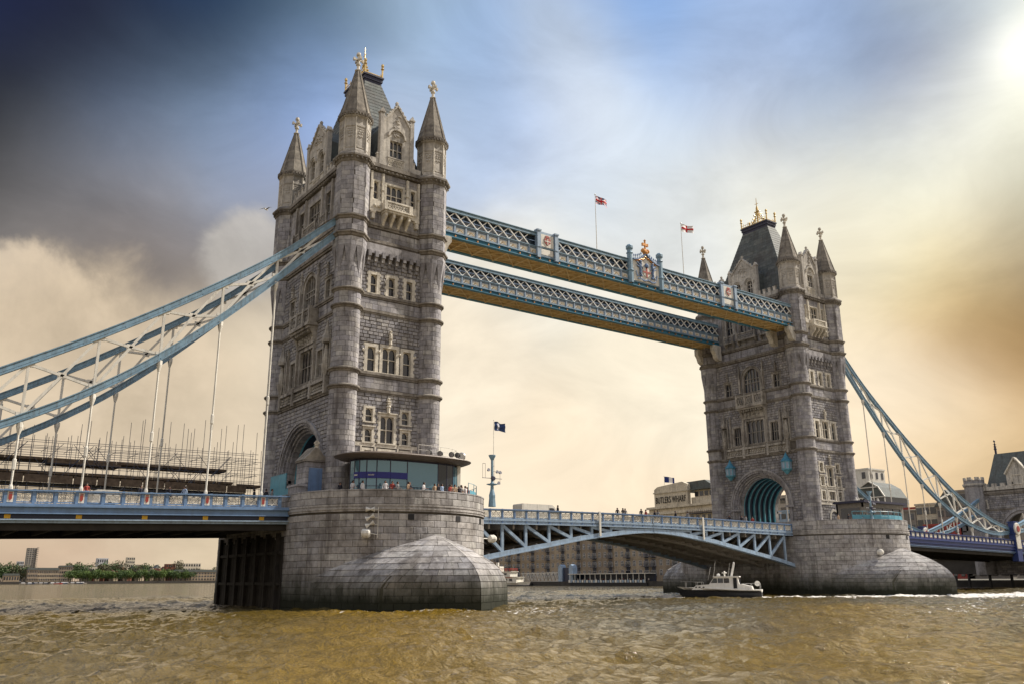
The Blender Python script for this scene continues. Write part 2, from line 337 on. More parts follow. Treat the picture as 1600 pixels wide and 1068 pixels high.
def fbox(mb,Wd,s0,s1,d0,d1,z0,z1,t=0.): mb.box(s0,-(Wd+d1),z0,s1,-(Wd+d0),z1,t)
def pointed_fill(mb,Wd,a,b,z0,z1,d0,d1,flat=.0):
    """stone between a pointed head a..b springing at z0 and a flat top z1"""
    n=5; w=b-a; mid=(a+b)/2
    L_=[(a+ (mid-a)*(1-math.cos(PI/2*i/n))*1.0, z0+(z1-.04-z0)*math.sin(PI/2*i/n)) for i in range(n+1)]
    for i in range(n):
        (x0,p0),(x1,p1)=L_[i],L_[i+1]
        for sg in (0,1):
            X0,X1=(x0,x1) if not sg else (a+b-x0,a+b-x1)
            mb.prism([(X0,p0),(X1,p1),(X1,z1),(X0,z1)],-(Wd+d1),-(Wd+d0))
def round_ring(mb,Wd,s,zc,r0,r1,d0,d1,n=20,a0=0,a1=PI,t=0.):
    for i in range(n):
        p=a0+(a1-a0)*i/n;q=a0+(a1-a0)*(i+1)/n
        mb.prism([(s+r0*math.cos(p),zc+r0*math.sin(p)),(s+r1*math.cos(p),zc+r1*math.sin(p)),(s+r1*math.cos(q),zc+r1*math.sin(q)),(s+r0*math.cos(q),zc+r0*math.sin(q))],-(Wd+d1),-(Wd+d0),t=t)
def window(par,Wd,rz,s0,s1,z0,z1,lights=1,transom=.45,fr=.26,quoin=True,arched=False,hood=False,mat='trim'):
    sur=MB(); dd=.10
    if arched:
        rr=(s1-s0)/2; zc=z1-rr; sc=(s0+s1)/2
        for a,b in ((s0,s0+fr),(s1-fr,s1)): fbox(sur,Wd,a,b,-.5,dd,z0,zc,.1)
        round_ring(sur,Wd,sc,zc,rr-fr,rr,-.5,dd,18); round_ring(sur,Wd,sc,zc,rr+.003,rr+.14,-.05,dd+.14,18)
    else:
        fbox(sur,Wd,s0,s0+fr,-.5,dd,z0,z1-fr); fbox(sur,Wd,s1-fr,s1,-.5,dd,z0,z1-fr); fbox(sur,Wd,s0,s1,-.5,dd+.004,z1-fr,z1)
        if quoin:
            z=z0+.1; k=0
            while z+.3<z1:
                if k%2==0: fbox(sur,Wd,s0-.14,s0-.003,-.05,dd-.01,z,z+.32,.6); fbox(sur,Wd,s1+.003,s1+.14,-.05,dd-.01,z,z+.32,.6)
                z+=.34;k+=1
        if hood: fbox(sur,Wd,s0-.12,s1+.12,-.05,dd+.14,z1+.003,z1+.14)
    fbox(sur,Wd,s0-.08,s1+.08,-.5,dd+.1,z0-.16,z0-.003)
    so_=sur.build('window',M[mat],par,rz=rz)
    mu=MB(); a,b=s0+fr,s1-fr; top=z1-fr; w=(b-a)/lights; bw=.085
    for i in range(1,lights): fbox(mu,Wd,a+i*w-bw/2,a+i*w+bw/2,-.42,-.12,z0,top if not arched else z1-fr-abs(a+i*w-(a+b)/2)*.35)
    if transom: 
        zt=z0+(top-z0)*transom; fbox(mu,Wd,a,b,-.40,-.14,zt-.045,zt+.045)
    if not arched:
        for i in range(lights): pointed_fill(mu,Wd,a+i*w+bw/2,a+(i+1)*w-bw/2,top-w*.75,top,-.38,-.16)
    else:
        zc=z1-(s1-s0)/2
        for zz in (zc-.1,): fbox(mu,Wd,a,b,-.41,-.13,zz-.05,zz+.05)
    if mu.f: mu.build('mullion',M[mat],so_)
    g=MB()
    if arched:
        rr=(b-a)/2; g.prism([(a,z0),(b,z0)]+[((a+b)/2+rr*math.cos(PI*i/16),z1-fr-rr+rr*math.sin(PI*i/16)) for i in range(17)],-(Wd-.34),-(Wd-.30))
    else: fbox(g,Wd,a,b,-.34,-.30,z0,top)
    g.build('pane',M['glass'],so_)
    return (arch_hole((s0+s1)/2,(s1-s0)/2,z1-(s1-s0)/2,z0) if arched else rect_hole(s0,s1,z0,z1))
# ------------------------------------------------------------------ the bridge tower
TA,TB=5.25,9.34; ZB=9.6
RINGS=[22.7,24.6,31.7,33.6]
def string(mb,Wd,s0,s1,z,pr=.24,h=.34,t=0.):
    fbox(mb,Wd,s0,s1,-.1,pr,z-.02,z+h*.55,t); fbox(mb,Wd,s0,s1,-.1,pr*.6,z-h*.45,z-.023,t)
def finial(mb,s,Wd,d,z0,z1,w=.16):
    """a slim crocketed pinnacle"""
    y=-(Wd+d); mb.lathe([(w,z0),(w,z0+(z1-z0)*.35),(w*1.5,z0+(z1-z0)*.38),(w*1.1,z0+(z1-z0)*.45),(w*.35,z0+(z1-z0)*.85),(w*.9,z0+(z1-z0)*.88),(w*.9,z0+(z1-z0)*.94),(.02,z1)],6,s,y,.5)
    for k in (.55,.7): mb.box(s-w*1.1,y-w*1.1,z0+(z1-z0)*k,s+w*1.1,y+w*1.1,z0+(z1-z0)*k+.09)
def stone_cross(mb,z0,h):
    w=h*.085
    mb.lathe([(.34,z0),(.42,z0+.12),(.2,z0+.28),(.17,z0+h*.3)],8)
    mb.lathe([(.17,z0+h*.3),(.3,z0+h*.34),(.3,z0+h*.40),(.16,z0+h*.44),(.15,z0+h)],8)
    for ax in (0,1):
        for sg in (-1,1):
            p=[0,0,z0+h*.62]; q=[0,0,z0+h*.62]; q[ax]=sg*h*.27; p[ax]=sg*.1
            mb.bar(p,q,.2,.2); q2=list(q); q[ax]=sg*h*.19; q2[ax]=sg*h*.26; mb.bar(q,q2,.3,.38)
    mb.lathe([(.26,z0+h*.84),(.3,z0+h*.9),(.22,z0+h),(.05,z0+h*1.03)],8)
PICK=[]
def tower(loc,label):
    T=thing('bridge_tower',loc,0,label,'tower','stone towers of the bridge')
    # ---- columns
    for cx,cy in ((-TA,-TB),(TA,-TB),(-TA,TB),(TA,TB)):
        col=MB(); col.lathe([(1.44,ZB),(1.44,38.0)],24); col.build('column',M['mortar'],T,(cx,cy,0))
        bl=MB(); r=1.5; segs=9
        zones=[(ZB,22.5),(23.0,24.4),(24.95,31.5),(32.0,33.4),(33.95,38.6)]
        for za,zb in zones:
            k=max(1,round((zb-za)/.56)); h=(zb-za)/k
            for i in range(k):
                ph=rng.random(); z0=za+i*h+.016; z1=za+(i+1)*h-.016
                for j in range(segs):
                    a0=2*PI*(j+ph)/segs+.012; a1=2*PI*(j+1+ph)/segs-.012; vs=[];fs=[]; n=3; rr=r+rng.uniform(-.008,.012)
                    for q in range(n+1):
                        a=a0+(a1-a0)*q/n
                        for rad,z in ((1.42,z0),(rr,z0),(rr,z1),(1.42,z1)): vs.append((rad*math.cos(a),rad*math.sin(a),z))
                    for q in range(n):
                        o=q*4
                        for e in range(3): fs.append((o+e,o+4+e,o+5+e,o+1+e))
                    fs+= [(0,1,2,3),tuple(n*4+e for e in (3,2,1,0))]
                    tt=rng.uniform(.02,1); am=(a0+a1)/2; vx,vy=CAM.x-cx,CAM.y-cy; dd=(math.cos(am)*vx+math.sin(am)*vy)/math.hypot(vx,vy)
                    (PICK if (cx<0 and cy<0 and z1<24.5 and dd>-.05) else bl.__class__.dummy).append((vs,fs,tt,len(bl.f),len(fs)))
                    bl.add(vs,fs,tt)
        o=bl.build('column_masonry',M['ashlar'],T,(cx,cy,0),kind='stuff')
        # broaches up to the octagon
        br=MB(); rc,rm=1.95,1.80
        for k in range(8):
            a=2*PI*(k+.5)/8; aL=a-PI/8; aR=a+PI/8
            P=(1.49*math.cos(a),1.49*math.sin(a),35.3); Lt=(rm*math.cos(aL),rm*math.sin(aL),38.7); Rt=(rm*math.cos(aR),rm*math.sin(aR),38.7); Ct=(rc*math.cos(a),rc*math.sin(a),38.7)
            Li=(1.4*math.cos(aL),1.4*math.sin(aL),38.7); Ri=(1.4*math.cos(aR),1.4*math.sin(aR),38.7)
            br.add([P,Lt,Ct,Rt,Li,Ri],[(0,2,1),(0,3,2),(0,1,4),(0,5,3)],.2)
        br.build('broach',M['ashlar'],T,(cx,cy,0))
        oc=MB(); oc.lathe([(1.86,38.7),(1.86,49.2)],8,ph=.5); oc.build('octagon_core',M['mortar'],T,(cx,cy,0))
        om=MB(); sl_=1.9*math.sin(PI/8)
        for k in range(8):
            a=2*PI*k/8; n=Vector((math.cos(a),math.sin(a),0)); u=Vector((-math.sin(a),math.cos(a),0))
            for za,zb in ((38.7,39.7),(40.5,41.8),(42.5,48.9)): masonry(om,n*1.745,u,n,-sl_,sl_,za,zb,.6,.95,gap=.03,depth=.05,jit=.006)
        om.build('octagon_masonry',M['ashlar'],T,(cx,cy,0),kind='stuff')
        rg=MB()
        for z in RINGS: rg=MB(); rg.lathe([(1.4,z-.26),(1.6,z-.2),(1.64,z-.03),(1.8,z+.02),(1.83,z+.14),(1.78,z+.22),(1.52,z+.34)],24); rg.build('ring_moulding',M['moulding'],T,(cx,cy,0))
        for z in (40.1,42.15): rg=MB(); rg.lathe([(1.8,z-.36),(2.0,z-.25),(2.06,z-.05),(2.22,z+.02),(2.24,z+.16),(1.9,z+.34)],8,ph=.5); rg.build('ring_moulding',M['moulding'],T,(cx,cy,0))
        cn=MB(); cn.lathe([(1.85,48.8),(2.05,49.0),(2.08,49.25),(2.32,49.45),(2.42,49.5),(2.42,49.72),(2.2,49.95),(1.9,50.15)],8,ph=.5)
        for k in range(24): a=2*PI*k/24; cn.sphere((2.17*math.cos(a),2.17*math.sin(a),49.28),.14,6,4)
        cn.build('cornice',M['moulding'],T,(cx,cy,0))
        tu=MB(); tu.lathe([(1.78,50.1),(1.78,50.5),(1.70,50.6),(1.70,53.4),(1.78,53.5),(1.78,53.75),(1.70,53.8),(1.70,54.6),(1.9,54.75),(1.98,55.0),(2.0,55.1)],8,ph=.5,t=.3)
        for k in range(8):   # carved panels and edge rolls
            a=2*PI*k/8; n=Vector((math.cos(a),math.sin(a),0)); u=Vector((-math.sin(a),math.cos(a),0)); O=n*1.57
            for s in (-.48,.42): tu.bar(O+u*s+Vector((0,0,50.8)),O+u*s+Vector((0,0,53.2)),.07,.10,up=n,t=.9)
            for z in (50.8,53.2): tu.bar(O+u*-.48+Vector((0,0,z)),O+u*.48+Vector((0,0,z)),.10,.07,t=.9)
            for z in (52.2,52.6,52.9):
                for s in (-.18,.16): tu.sphere(tuple(O+u*(s+rng.uniform(-.05,.05))+Vector((0,0,z))),.13,6,4,t=.8)
            a+=PI/8; q=Vector((math.cos(a),math.sin(a),0))*1.74; tu.tube(q+Vector((0,0,50.4)),q+Vector((0,0,54.6)),.09,6,t=.95)
        tu.build('turret',M['upper'],T,(cx,cy,0))
        ev=MB()
        for k in range(32): a=2*PI*k/32; ev.box(-.09,-.09,0,.09,.09,.01); ev.v[-8:]=[(x+1.98*math.cos(a),y+1.98*math.sin(a),z*30+54.85) for x,y,z in ev.v[-8:]]
        ev.lathe([(1.9,55.08),(2.08,55.12),(2.1,55.35),(1.85,55.45)],8,ph=.5); ev.build('eaves',M['moulding'],T,(cx,cy,0))
        sp=MB(); n=17; z=55.4
        for i in range(n):
            za=55.4+6.3*i/n; zb=55.4+6.3*(i+1)/n; ra=1.78*(1-i/n)+.22*(i/n); rb=1.78*(1-(i+1)/n)+.22*((i+1)/n)
            sp.lathe([(ra+.05,za),(rb+.05,zb)],8,ph=.5,t=rng.uniform(.02,1))
        for k in range(8):
            a=2*PI*(k+.5)/8; sp.tube((1.84*math.cos(a),1.84*math.sin(a),55.4),(.27*math.cos(a),.27*math.sin(a),61.7),.085,5,.06,t=.6)
        sp.build('spire',M['spire'],T,(cx,cy,0))
        fc=MB(); stone_cross(fc,61.6,2.55); fc.build('finial',M['trim'],T,(cx,cy,0))
    # ---- faces; built once facing -Y, copied to the opposite side
    parts=[]
    def face_y(rz):
        Wd=9.72; hw=4.3; start=len(bpy.data.objects); H=[]
        def w(*a,**k): H.append(window(T,Wd,rz,*a,**k))
        for sg in (-1,1):
            def ws(a,b,*r_,**k): w(min(sg*a,sg*b),max(sg*a,sg*b),*r_,**k)
            ws(1.55,2.95,19.35,21.05); ws(1.6,2.95,17.1,18.75,hood=True); ws(1.6,2.95,14.75,16.45)
            ws(1.4,3.1,24.95,28.1,fr=.36,transom=.5); ws(1.55,3.05,33.95,36.55,fr=.36,transom=.5); ws(1.95,3.0,45.5,48.0,fr=.24,mat='trim')
        w(-1.1,1.1,17.1,20.35,lights=2,transom=.5,fr=.28,hood=True); w(-1.1,1.1,14.75,16.45,lights=3,transom=0)
        w(-1.22,1.22,24.95,28.2,lights=2,transom=.55,fr=.36); w(-.75,.75,33.95,36.55,fr=.36,transom=.5); w(-1.35,1.35,45.3,48.0,lights=3,transom=.5,fr=.26)
        H.append(rect_hole(-1.0,1.0,ZB,12.0))
        bk=MB(); backing(bk,(0,-Wd,0),(1,0,0),(0,-1,0),-hw,hw,ZB,50.2,H); bk.build('wall',M['mortar'],T,rz=rz)
        ms=MB()
        for a,b in ((ZB,14.0),(17.15,22.5),(24.95,31.5),(33.95,38.0)): masonry(ms,(0,-Wd,0),(1,0,0),(0,-1,0),-hw,hw,a,b,.42,.72,H,gap=.04,depth=.06,jit=.03,rough=True)
        ms.build('rock_faced_masonry',M['rock'],T,rz=rz,kind='stuff')
        ms=MB()
        for a,b in ((14.3,16.65),(23.05,24.3),(32.05,33.3),(40.45,41.75),(42.5,49.0)): masonry(ms,(0,-Wd,0),(1,0,0),(0,-1,0),-hw,hw,a,b,.6,1.05,H,gap=.03,depth=.06,jit=.01)
        ms.build('ashlar_masonry',M['ashlar'],T,rz=rz,kind='stuff')
        st=MB()
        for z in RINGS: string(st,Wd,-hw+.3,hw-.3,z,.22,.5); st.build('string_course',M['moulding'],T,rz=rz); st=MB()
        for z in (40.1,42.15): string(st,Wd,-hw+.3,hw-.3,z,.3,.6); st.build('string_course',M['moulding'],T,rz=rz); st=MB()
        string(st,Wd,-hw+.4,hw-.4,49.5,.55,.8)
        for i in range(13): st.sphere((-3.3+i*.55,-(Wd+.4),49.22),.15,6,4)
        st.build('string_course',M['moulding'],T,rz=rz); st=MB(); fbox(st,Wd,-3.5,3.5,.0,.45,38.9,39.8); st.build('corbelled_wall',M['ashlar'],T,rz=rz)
        cb=MB()
        for i in range(8):
            s=-3.15+i*.9; fbox(cb,Wd,s-.2,s+.2,.0,.62,38.2,38.9,.3); fbox(cb,Wd,s-.18,s+.18,.0,.42,37.7,38.197,.5); fbox(cb,Wd,s-.16,s+.16,.0,.24,37.25,37.697,.2)
            fbox(cb,Wd,s+.2,s+.7,.0,.5,38.62,38.9,.8)
        cb.build('corbel_table',M['ashlar'],T,rz=rz)
        bd=MB()
        for a,b in ((16.6,17.0),(14.0,14.5)): 
            for x,y in ((-3.9,-1.35),(-1.35+.1,1.25),(1.35,3.9)): fbox(bd,Wd,x,y,.0,.12,a,b)
        for s in (-3.1,-1.4,1.4,3.1): fbox(bd,Wd,s-.09,s+.09,.0,.15,14.5,16.6)
        bd.build('stone_band',M['trim'],T,rz=rz); bd=MB()
        for s in (-2.27,0,2.27):
            for k in range(5): bd.sphere((s-.45+k*.22,-(Wd+.08),16.8+.06*(k%2)),.10,6,4)
        bd.build('carved_relief',M['trim'],T,rz=rz); bd=MB(); finial(bd,0,Wd,.25,20.45,22.2,.2); bd.build('statue_finial',M['trim'],T,rz=rz); bd=MB(); finial(bd,0,Wd,.22,28.25,29.9,.18)
        bd.lathe([(.12,28.7),(.22,28.9),(.2,29.3),(.1,29.5)],6,0,-(Wd+.3))
        bd.build('statue_finial',M['trim'],T,rz=rz); bd=MB()
        for s in (-3.3,-1.32,1.32,3.3): bd.sphere((s,-(Wd+.1),27.3),.16,6,4)
        bd.build('label_stop',M['trim'],T,rz=rz,kind='stuff')
        for s in (-3.15,-1.65,1.65,3.15): bd=MB(); fbox(bd,Wd,s-.14,s+.14,.0,.32,43.9,48.9); fbox(bd,Wd,s-.2,s+.2,.0,.4,46.7,46.85); bd.build('pilaster',M['trim'],T,rz=rz)
        for s in (-2.9,2.9): bd=MB(); fbox(bd,Wd,s-.2,s+.2,.0,.5,42.9,43.9); fbox(bd,Wd,s-.3,s+.3,.0,.55,43.6,43.9); bd.build('pendant',M['trim'],T,rz=rz)
        for s in (-2.4,2.4):
            bd=MB(); fbox(bd,Wd,s-.7,s+.7,.0,.28,43.95,45.3)
            for q in (-.25,.25): bd.sphere((s+q,-(Wd+.3),44.6),.2,6,4)
            bd.build('carved_panel',M['trim'],T,rz=rz)
        # balcony
        bc=MB(); fbox(bc,Wd,-1.75,1.75,.0,1.25,43.75,44.0); fbox(bc,Wd,-1.9,1.9,.0,1.4,44.0,44.14)
        for s in (-1.65,1.65): fbox(bc,Wd,s-.22,s+.22,.75,1.25,44.14,45.2); fbox(bc,Wd,s-.1,s+.1,.0,.75,44.14,45.1)
        fbox(bc,Wd,-1.43,1.43,1.0,1.2,45.05,45.25); fbox(bc,Wd,-1.43,1.43,1.0,1.2,44.14,44.3)
        for k in range(7): a=-1.3+k*.37; bc.bar((a,-(Wd+1.1),44.3),(a+.37,-(Wd+1.1),45.05),.08); bc.bar((a+.37,-(Wd+1.1),44.3),(a,-(Wd+1.1),45.05),.08)
        bc.build('balcony',M['trim'],T,rz=rz)
        bk2=MB()
        for s in (-1.5,-.5,.5,1.5): bk2.prism([(-Wd,42.0),(-Wd,43.75),(-(Wd+1.15),43.75),(-(Wd+1.15),43.3),(-(Wd+.5),42.7),(-(Wd+.12),42.0)],s-.14,s+.14,'x')
        bk2.build('balcony_bracket',M['trim'],T,rz=rz)
        # lower door arch
        da=MB(); round_ring(da,Wd,0,12.0,1.0,1.3,-.5,.15,12); fbox(da,Wd,-1.3,-1.0,-.5,.15,ZB,12.0); fbox(da,Wd,1.0,1.3,-.5,.15,ZB,12.0); da.build('door_arch',M['trim'],T,rz=rz)
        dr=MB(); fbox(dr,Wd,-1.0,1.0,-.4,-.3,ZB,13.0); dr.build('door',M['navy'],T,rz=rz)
        parapet(Wd,rz,hw-.9,1.95); gable(Wd,rz,1.95,3,0)
    def parapet(Wd,rz,hw,gw):
        p=MB(); fbox(p,Wd,-hw,-gw,-.15,.2,50.0,50.75,.3); fbox(p,Wd,gw,hw,-.15,.2,50.0,50.75,.3)
        for sg in (-1,1):
            k=max(1,int((hw-gw)/.95))
            for i in range(k):
                s=sg*(gw+.35+i*(hw-gw)/k); fbox(p,Wd,s-.27,s+.27,-.14,.19,50.75,51.35,.5); fbox(p,Wd,s-.33,s+.33,-.2,.25,51.35,51.5,.1)
        p.build('parapet',M['upper'],T,rz=rz)
    def gable(Wd,rz,gw,lights,kind):
        H=[]; g=MB()
        if kind==0: H.append(window(T,Wd,rz,-1.05,1.05,51.45,53.9,lights=3,transom=.5,fr=.2,mat='upper'))
        else:
            for sg in (-1,1): H.append(window(T,Wd,rz,*(sorted((sg*.5,sg*2.1))),51.3,54.2,lights=2,transom=.5,fr=.22,arched=True,mat='upper'))
        zt=55.9
        bkk=[rect_hole(*(sorted(x))) if 0 else x for x in H]
        rows=np.arange(50.0,58.4,.42)
        backing(g,(0,-Wd+.0,0),(1,0,0),(0,-1,0),-gw,gw,50.0,zt,H,.12)
        g.prism([(-gw,zt),(gw,zt),(0,58.4)],-(Wd+.12),-(Wd-.35),t=.3)
        fbox(g,Wd,-gw,-gw+.15,-.35,.115,50,zt); fbox(g,Wd,gw-.15,gw,-.35,.115,50,zt)
        # raking copings with crockets
        for sg in (-1,1):
            g.bar((sg*(gw+.1),-(Wd-.1),zt-.2),(0,-(Wd-.1),58.55),.75,.22,t=.1)
            for k in range(1,6): f=k/6; g.sphere((sg*(gw+.15)*(1-f),-(Wd+.18),zt+2.65*f+.1),.16,6,4,t=.9)
            g.box(sg*(gw+.1)-.25,-(Wd+.3),50.1,sg*(gw+.1)+.25,-(Wd-.3),57.0-(0 if kind==0 else .6),.3); zc=57.0-(0 if kind==0 else .6)
            g.box(sg*(gw+.1)-.34,-(Wd+.38),zc,sg*(gw+.1)+.34,-(Wd-.38),zc+.18,.1); g.prism([(sg*(gw+.1)-.3,zc+.18),(sg*(gw+.1)+.3,zc+.18),(sg*(gw+.1),zc+.7)],-(Wd+.3),-(Wd-.3),t=.5)
        # blind arch with carved shield
        if kind==0: round_ring(g,Wd,0,54.1,1.0,1.22,.12,.34,14,t=.9)
        else:
            for s in (-1.3,1.3): round_ring(g,Wd,s,53.5,.95,1.1,.12,.3,12,t=.9)
        for k in range(26):
            a=rng.uniform(0,2*PI); q=rng.uniform(0,1)**.5; zz=(54.9 if kind==0 else 55.6)+q*.75*math.sin(a)+(.9 if kind else 0)*rng.random(); g.sphere((q*.7*math.cos(a)*(1.6 if kind else 1),-(Wd+.16),zz),rng.uniform(.08,.15),6,4,t=rng.uniform(.1,1))
        for k in range(12): g.sphere((rng.uniform(-.45,.45),-(Wd+.16),56.4+rng.uniform(-.3,.9)),.11,6,4,t=.9)
        g.build('gable',M['upper'],T,rz=rz)
        pn=MB(); fbox(pn,Wd,-1.1,1.1,.12,.2,50.15,50.25); fbox(pn,Wd,-1.1,1.1,.12,.2,51.05,51.15)
        for k in range(6): a=-1.05+k*.35; pn.bar((a,-(Wd+.16),50.25),(a+.35,-(Wd+.16),51.05),.07); pn.bar((a+.35,-(Wd+.16),50.25),(a,-(Wd+.16),51.05),.07)
        pn.build('carved_panel',M['trim'],T,rz=rz)
        fi=MB(); finial(fi,0,Wd,-.1,58.4,59.2,.15); fi.build('gable_finial',M['upper'],T,rz=rz)
        dm=MB(); inn=Wd-.36; back=3.2 if kind==0 else 1.2
        dm.add([(-gw,-inn,50.5),(gw,-inn,50.5),(gw,-back,50.5),(-gw,-back,50.5),(-gw,-inn,55.2),(gw,-inn,55.2),(gw,-back,55.2),(-gw,-back,55.2),(0,-inn,58.0),(0,-back,58.0)],
          [(0,3,7,4),(1,5,6,2),(4,7,9,8),(5,8,9,6)]); dm.build('dormer_roof',M['slate'],T,rz=rz)
    def face_x(rz):
        Wd=5.72; hw=8.4; H=[]
        def w(*a,**k): k.setdefault('mat','darktrim'); H.append(window(T,Wd,rz,*a,**k))
        for sg in (-1,1):
            def ws(a,b,*r_,**k): w(min(sg*a,sg*b),max(sg*a,sg*b),*r_,**k)
            ws(2.85,5.0,24.95,28.4,lights=3,transom=.5,fr=.3); ws(4.3,6.1,33.95,36.5,lights=2,transom=.5,fr=.3,hood=True); ws(3.0,4.9,44.9,48.0,lights=2,transom=.5,fr=.26)
        w(-2.1,2.1,24.95,29.2,lights=4,transom=.5,fr=.3); w(-2.1,2.1,33.95,38.5,lights=5,transom=.4,fr=.42,arched=True); w(-1.9,1.9,44.9,48.0,lights=4,transom=.5,fr=.26)
        ZS=14.1; H.append(arch_hole(0,6.1,ZS,ZB))
        bk=MB(); backing(bk,(0,-Wd,0),(1,0,0),(0,-1,0),-hw,hw,ZB,50.2,H); bk.build('wall',M['mortar'],T,rz=rz)
        ms=MB()
        for a,b in ((ZB,22.4),(24.95,31.5),(33.95,39.7)): masonry(ms,(0,-Wd,0),(1,0,0),(0,-1,0),-hw,hw,a,b,.42,.75,H,gap=.04,depth=.06,jit=.03,rough=True)
        ms.build('rock_faced_masonry',M['rock'],T,rz=rz,kind='stuff')
        ms=MB()
        for a,b in ((32.05,33.3),(40.45,41.75),(42.5,49.0)): masonry(ms,(0,-Wd,0),(1,0,0),(0,-1,0),-hw,hw,a,b,.6,1.05,H,gap=.03,depth=.06,jit=.01)
        ms.build('ashlar_masonry',M['ashlar'],T,rz=rz,kind='stuff')
        st=MB()
        for z in RINGS: string(st,Wd,-hw+.3,hw-.3,z,.28,.5); st.build('string_course',M['moulding'],T,rz=rz); st=MB()
        for z in (40.1,42.15): string(st,Wd,-hw+.3,hw-.3,z,.34,.6); st.build('string_course',M['moulding'],T,rz=rz); st=MB()
        string(st,Wd,-hw+.4,hw-.4,49.5,.55,.8)
        for i in range(26): st.sphere((-7.2+i*.576,-(Wd+.4),49.22),.15,6,4)
        st.build('string_course',M['moulding'],T,rz=rz)
        # stepped arch orders
        ao=MB(); R0=6.1
        for i,(ra,rb,d0,d1) in enumerate(((5.8,6.1,-.6,.22),(5.5,5.8,-.9,-.05),(5.2,5.5,-1.1,-.35),(4.95,5.2,-1.4,-.6))):
            n=22
            for k in range(n):
                p=PI*k/n+.004;q=PI*(k+1)/n-.004
                ao.prism([(ra*math.cos(p),ZS+ra*math.sin(p)),(rb*math.cos(p),ZS+rb*math.sin(p)),(rb*math.cos(q),ZS+rb*math.sin(q)),(ra*math.cos(q),ZS+ra*math.sin(q))],-(Wd+d1),-(Wd+d0),t=rng.uniform(.02,.8))
            for sg in (-1,1):
                z=ZB
                while z<ZS-.05: a,b=sorted((sg*ra,sg*rb)); fbox(ao,Wd,a,b,d0,d1,z,min(z+.55,ZS),rng.uniform(.02,.8)); z+=.57
            ao.m=0
        round_ring(ao,Wd,0,ZS,6.1,6.4,.0,.34,22,t=.4)
        for sg in (-1,1): a,b=sorted((sg*4.95,sg*6.5)); fbox(ao,Wd,a,b,-1.0,.36,ZS-.35,ZS-.02,.1)
        ao.build('arch_orders',M['ashlar'],T,rz=rz)
        # carved balcony band at the middle stage
        bd=MB(); fbox(bd,Wd,-6.4,6.4,.0,.55,24.1,24.45); fbox(bd,Wd,-6.4,6.4,.0,.50,22.95,23.15); fbox(bd,Wd,-6.4,6.4,.0,.22,23.15,24.1)
        for k in range(24):
            s=-6.1+k*.53
            for q in range(2): bd.sphere((s+.1*q,-(Wd+.3),23.4+.35*q),.15,6,4,t=.9)
        for s in (-6.5,-2.5,2.5,6.5): fbox(bd,Wd,s-.2,s+.2,.0,.62,22.6,24.6)
        bd.build('carved_balcony',M['darktrim'],T,rz=rz)
        def sh(name,*fs):
            nonlocal bd
            bd=MB(); [f() for f in fs]; bd.build(name,M['darktrim'],T,rz=rz)
        for s in (-5.3,-2.48,2.48,5.3): sh('shaft',lambda:fbox(bd,Wd,s-.13,s+.13,.0,.36,24.6,28.8),lambda:finial(bd,s,Wd,.2,28.8,30.3,.14))
        for s in (-2.5,2.5): sh('shaft',lambda:fbox(bd,Wd,s-.16,s+.16,.0,.4,34.0,37.6),lambda:finial(bd,s,Wd,.2,37.6,39.2,.15))
        for s in (-5.2,5.2): sh('pinnacle',lambda:finial(bd,s,Wd,.22,36.65,38.4,.18))
        for s in (-6.5,6.5): # statue niches with canopies
            sh('statue',lambda:bd.lathe([(.3,25.9),(.36,26.5),(.30,27.2),(.2,27.6),(.22,27.75),(.17,28.0),(.02,28.1)],8,s,-(Wd+.45),t=.5))
            sh('statue_plinth',lambda:bd.lathe([(.2,24.6),(.5,25.6),(.55,25.9)],6,s,-(Wd+.45)))
            sh('canopy',lambda:bd.lathe([(.55,28.3),(.6,28.7),(.4,29.2),(.3,29.6),(.1,30.6),(.16,30.7),(.02,31.0)],6,s,-(Wd+.45)))
            for q in (-.55,.55): sh('shaft',lambda:fbox(bd,Wd,s+q-.08,s+q+.08,.0,.35,24.6,28.6),lambda:finial(bd,s+q,Wd,.3,28.6,30.0,.1))
        for s in (-5.3,-2.45,2.45,5.3): sh('pilaster',lambda:fbox(bd,Wd,s-.15,s+.15,.0,.35,43.6,48.9))
        # oriel balcony
        bc=MB(); fbox(bc,Wd,-2.9,2.9,.0,1.35,31.2,31.55); fbox(bc,Wd,-2.75,2.75,.0,1.15,30.9,31.197)
        fbox(bc,Wd,-2.8,2.8,1.0,1.2,31.55,31.8); fbox(bc,Wd,-2.8,2.8,1.0,1.22,33.1,33.35)
        for s in (-2.75,-.92,.92,2.75): fbox(bc,Wd,s-.17,s+.17,.95,1.28,31.55,33.5)
        for k in range(11): a=-2.6+k*.47; bc.bar((a,-(Wd+1.1),31.8),(a+.47,-(Wd+1.1),33.1),.1); bc.bar((a+.47,-(Wd+1.1),31.8),(a,-(Wd+1.1),33.1),.1)
        for sg in (-1,1): a,b=sorted((sg*2.65,sg*2.85)); fbox(bc,Wd,a,b,.0,1.0,31.55,33.3)
        bc.build('oriel_balcony',M['darktrim'],T,rz=rz)
        bk2=MB()
        for s in (-2.5,2.5):
            pr=[(-Wd,28.6),(-Wd,30.9)]+[(-(Wd+1.15-.95*math.sin(PI/2*i/6)),30.9-2.3*(1-math.cos(PI/2*i/6))) for i in range(7)]
            bk2.prism(pr,s-.2,s+.2,'x')
        for i in range(9): s=-2+i*.5; fbox(bk2,Wd,s-.1,s+.1,.0,.95,30.55,30.9)
        fbox(bk2,Wd,-2.3,2.3,.0,.25,29.35,30.55)
        for k in range(20): bk2.sphere((rng.uniform(-1.9,1.9),-(Wd+.3),29.6+rng.random()*.8),.16,6,4,t=.9)
        bk2.build('oriel_bracket',M['darktrim'],T,rz=rz)
        # top stage balconies
        tb=MB()
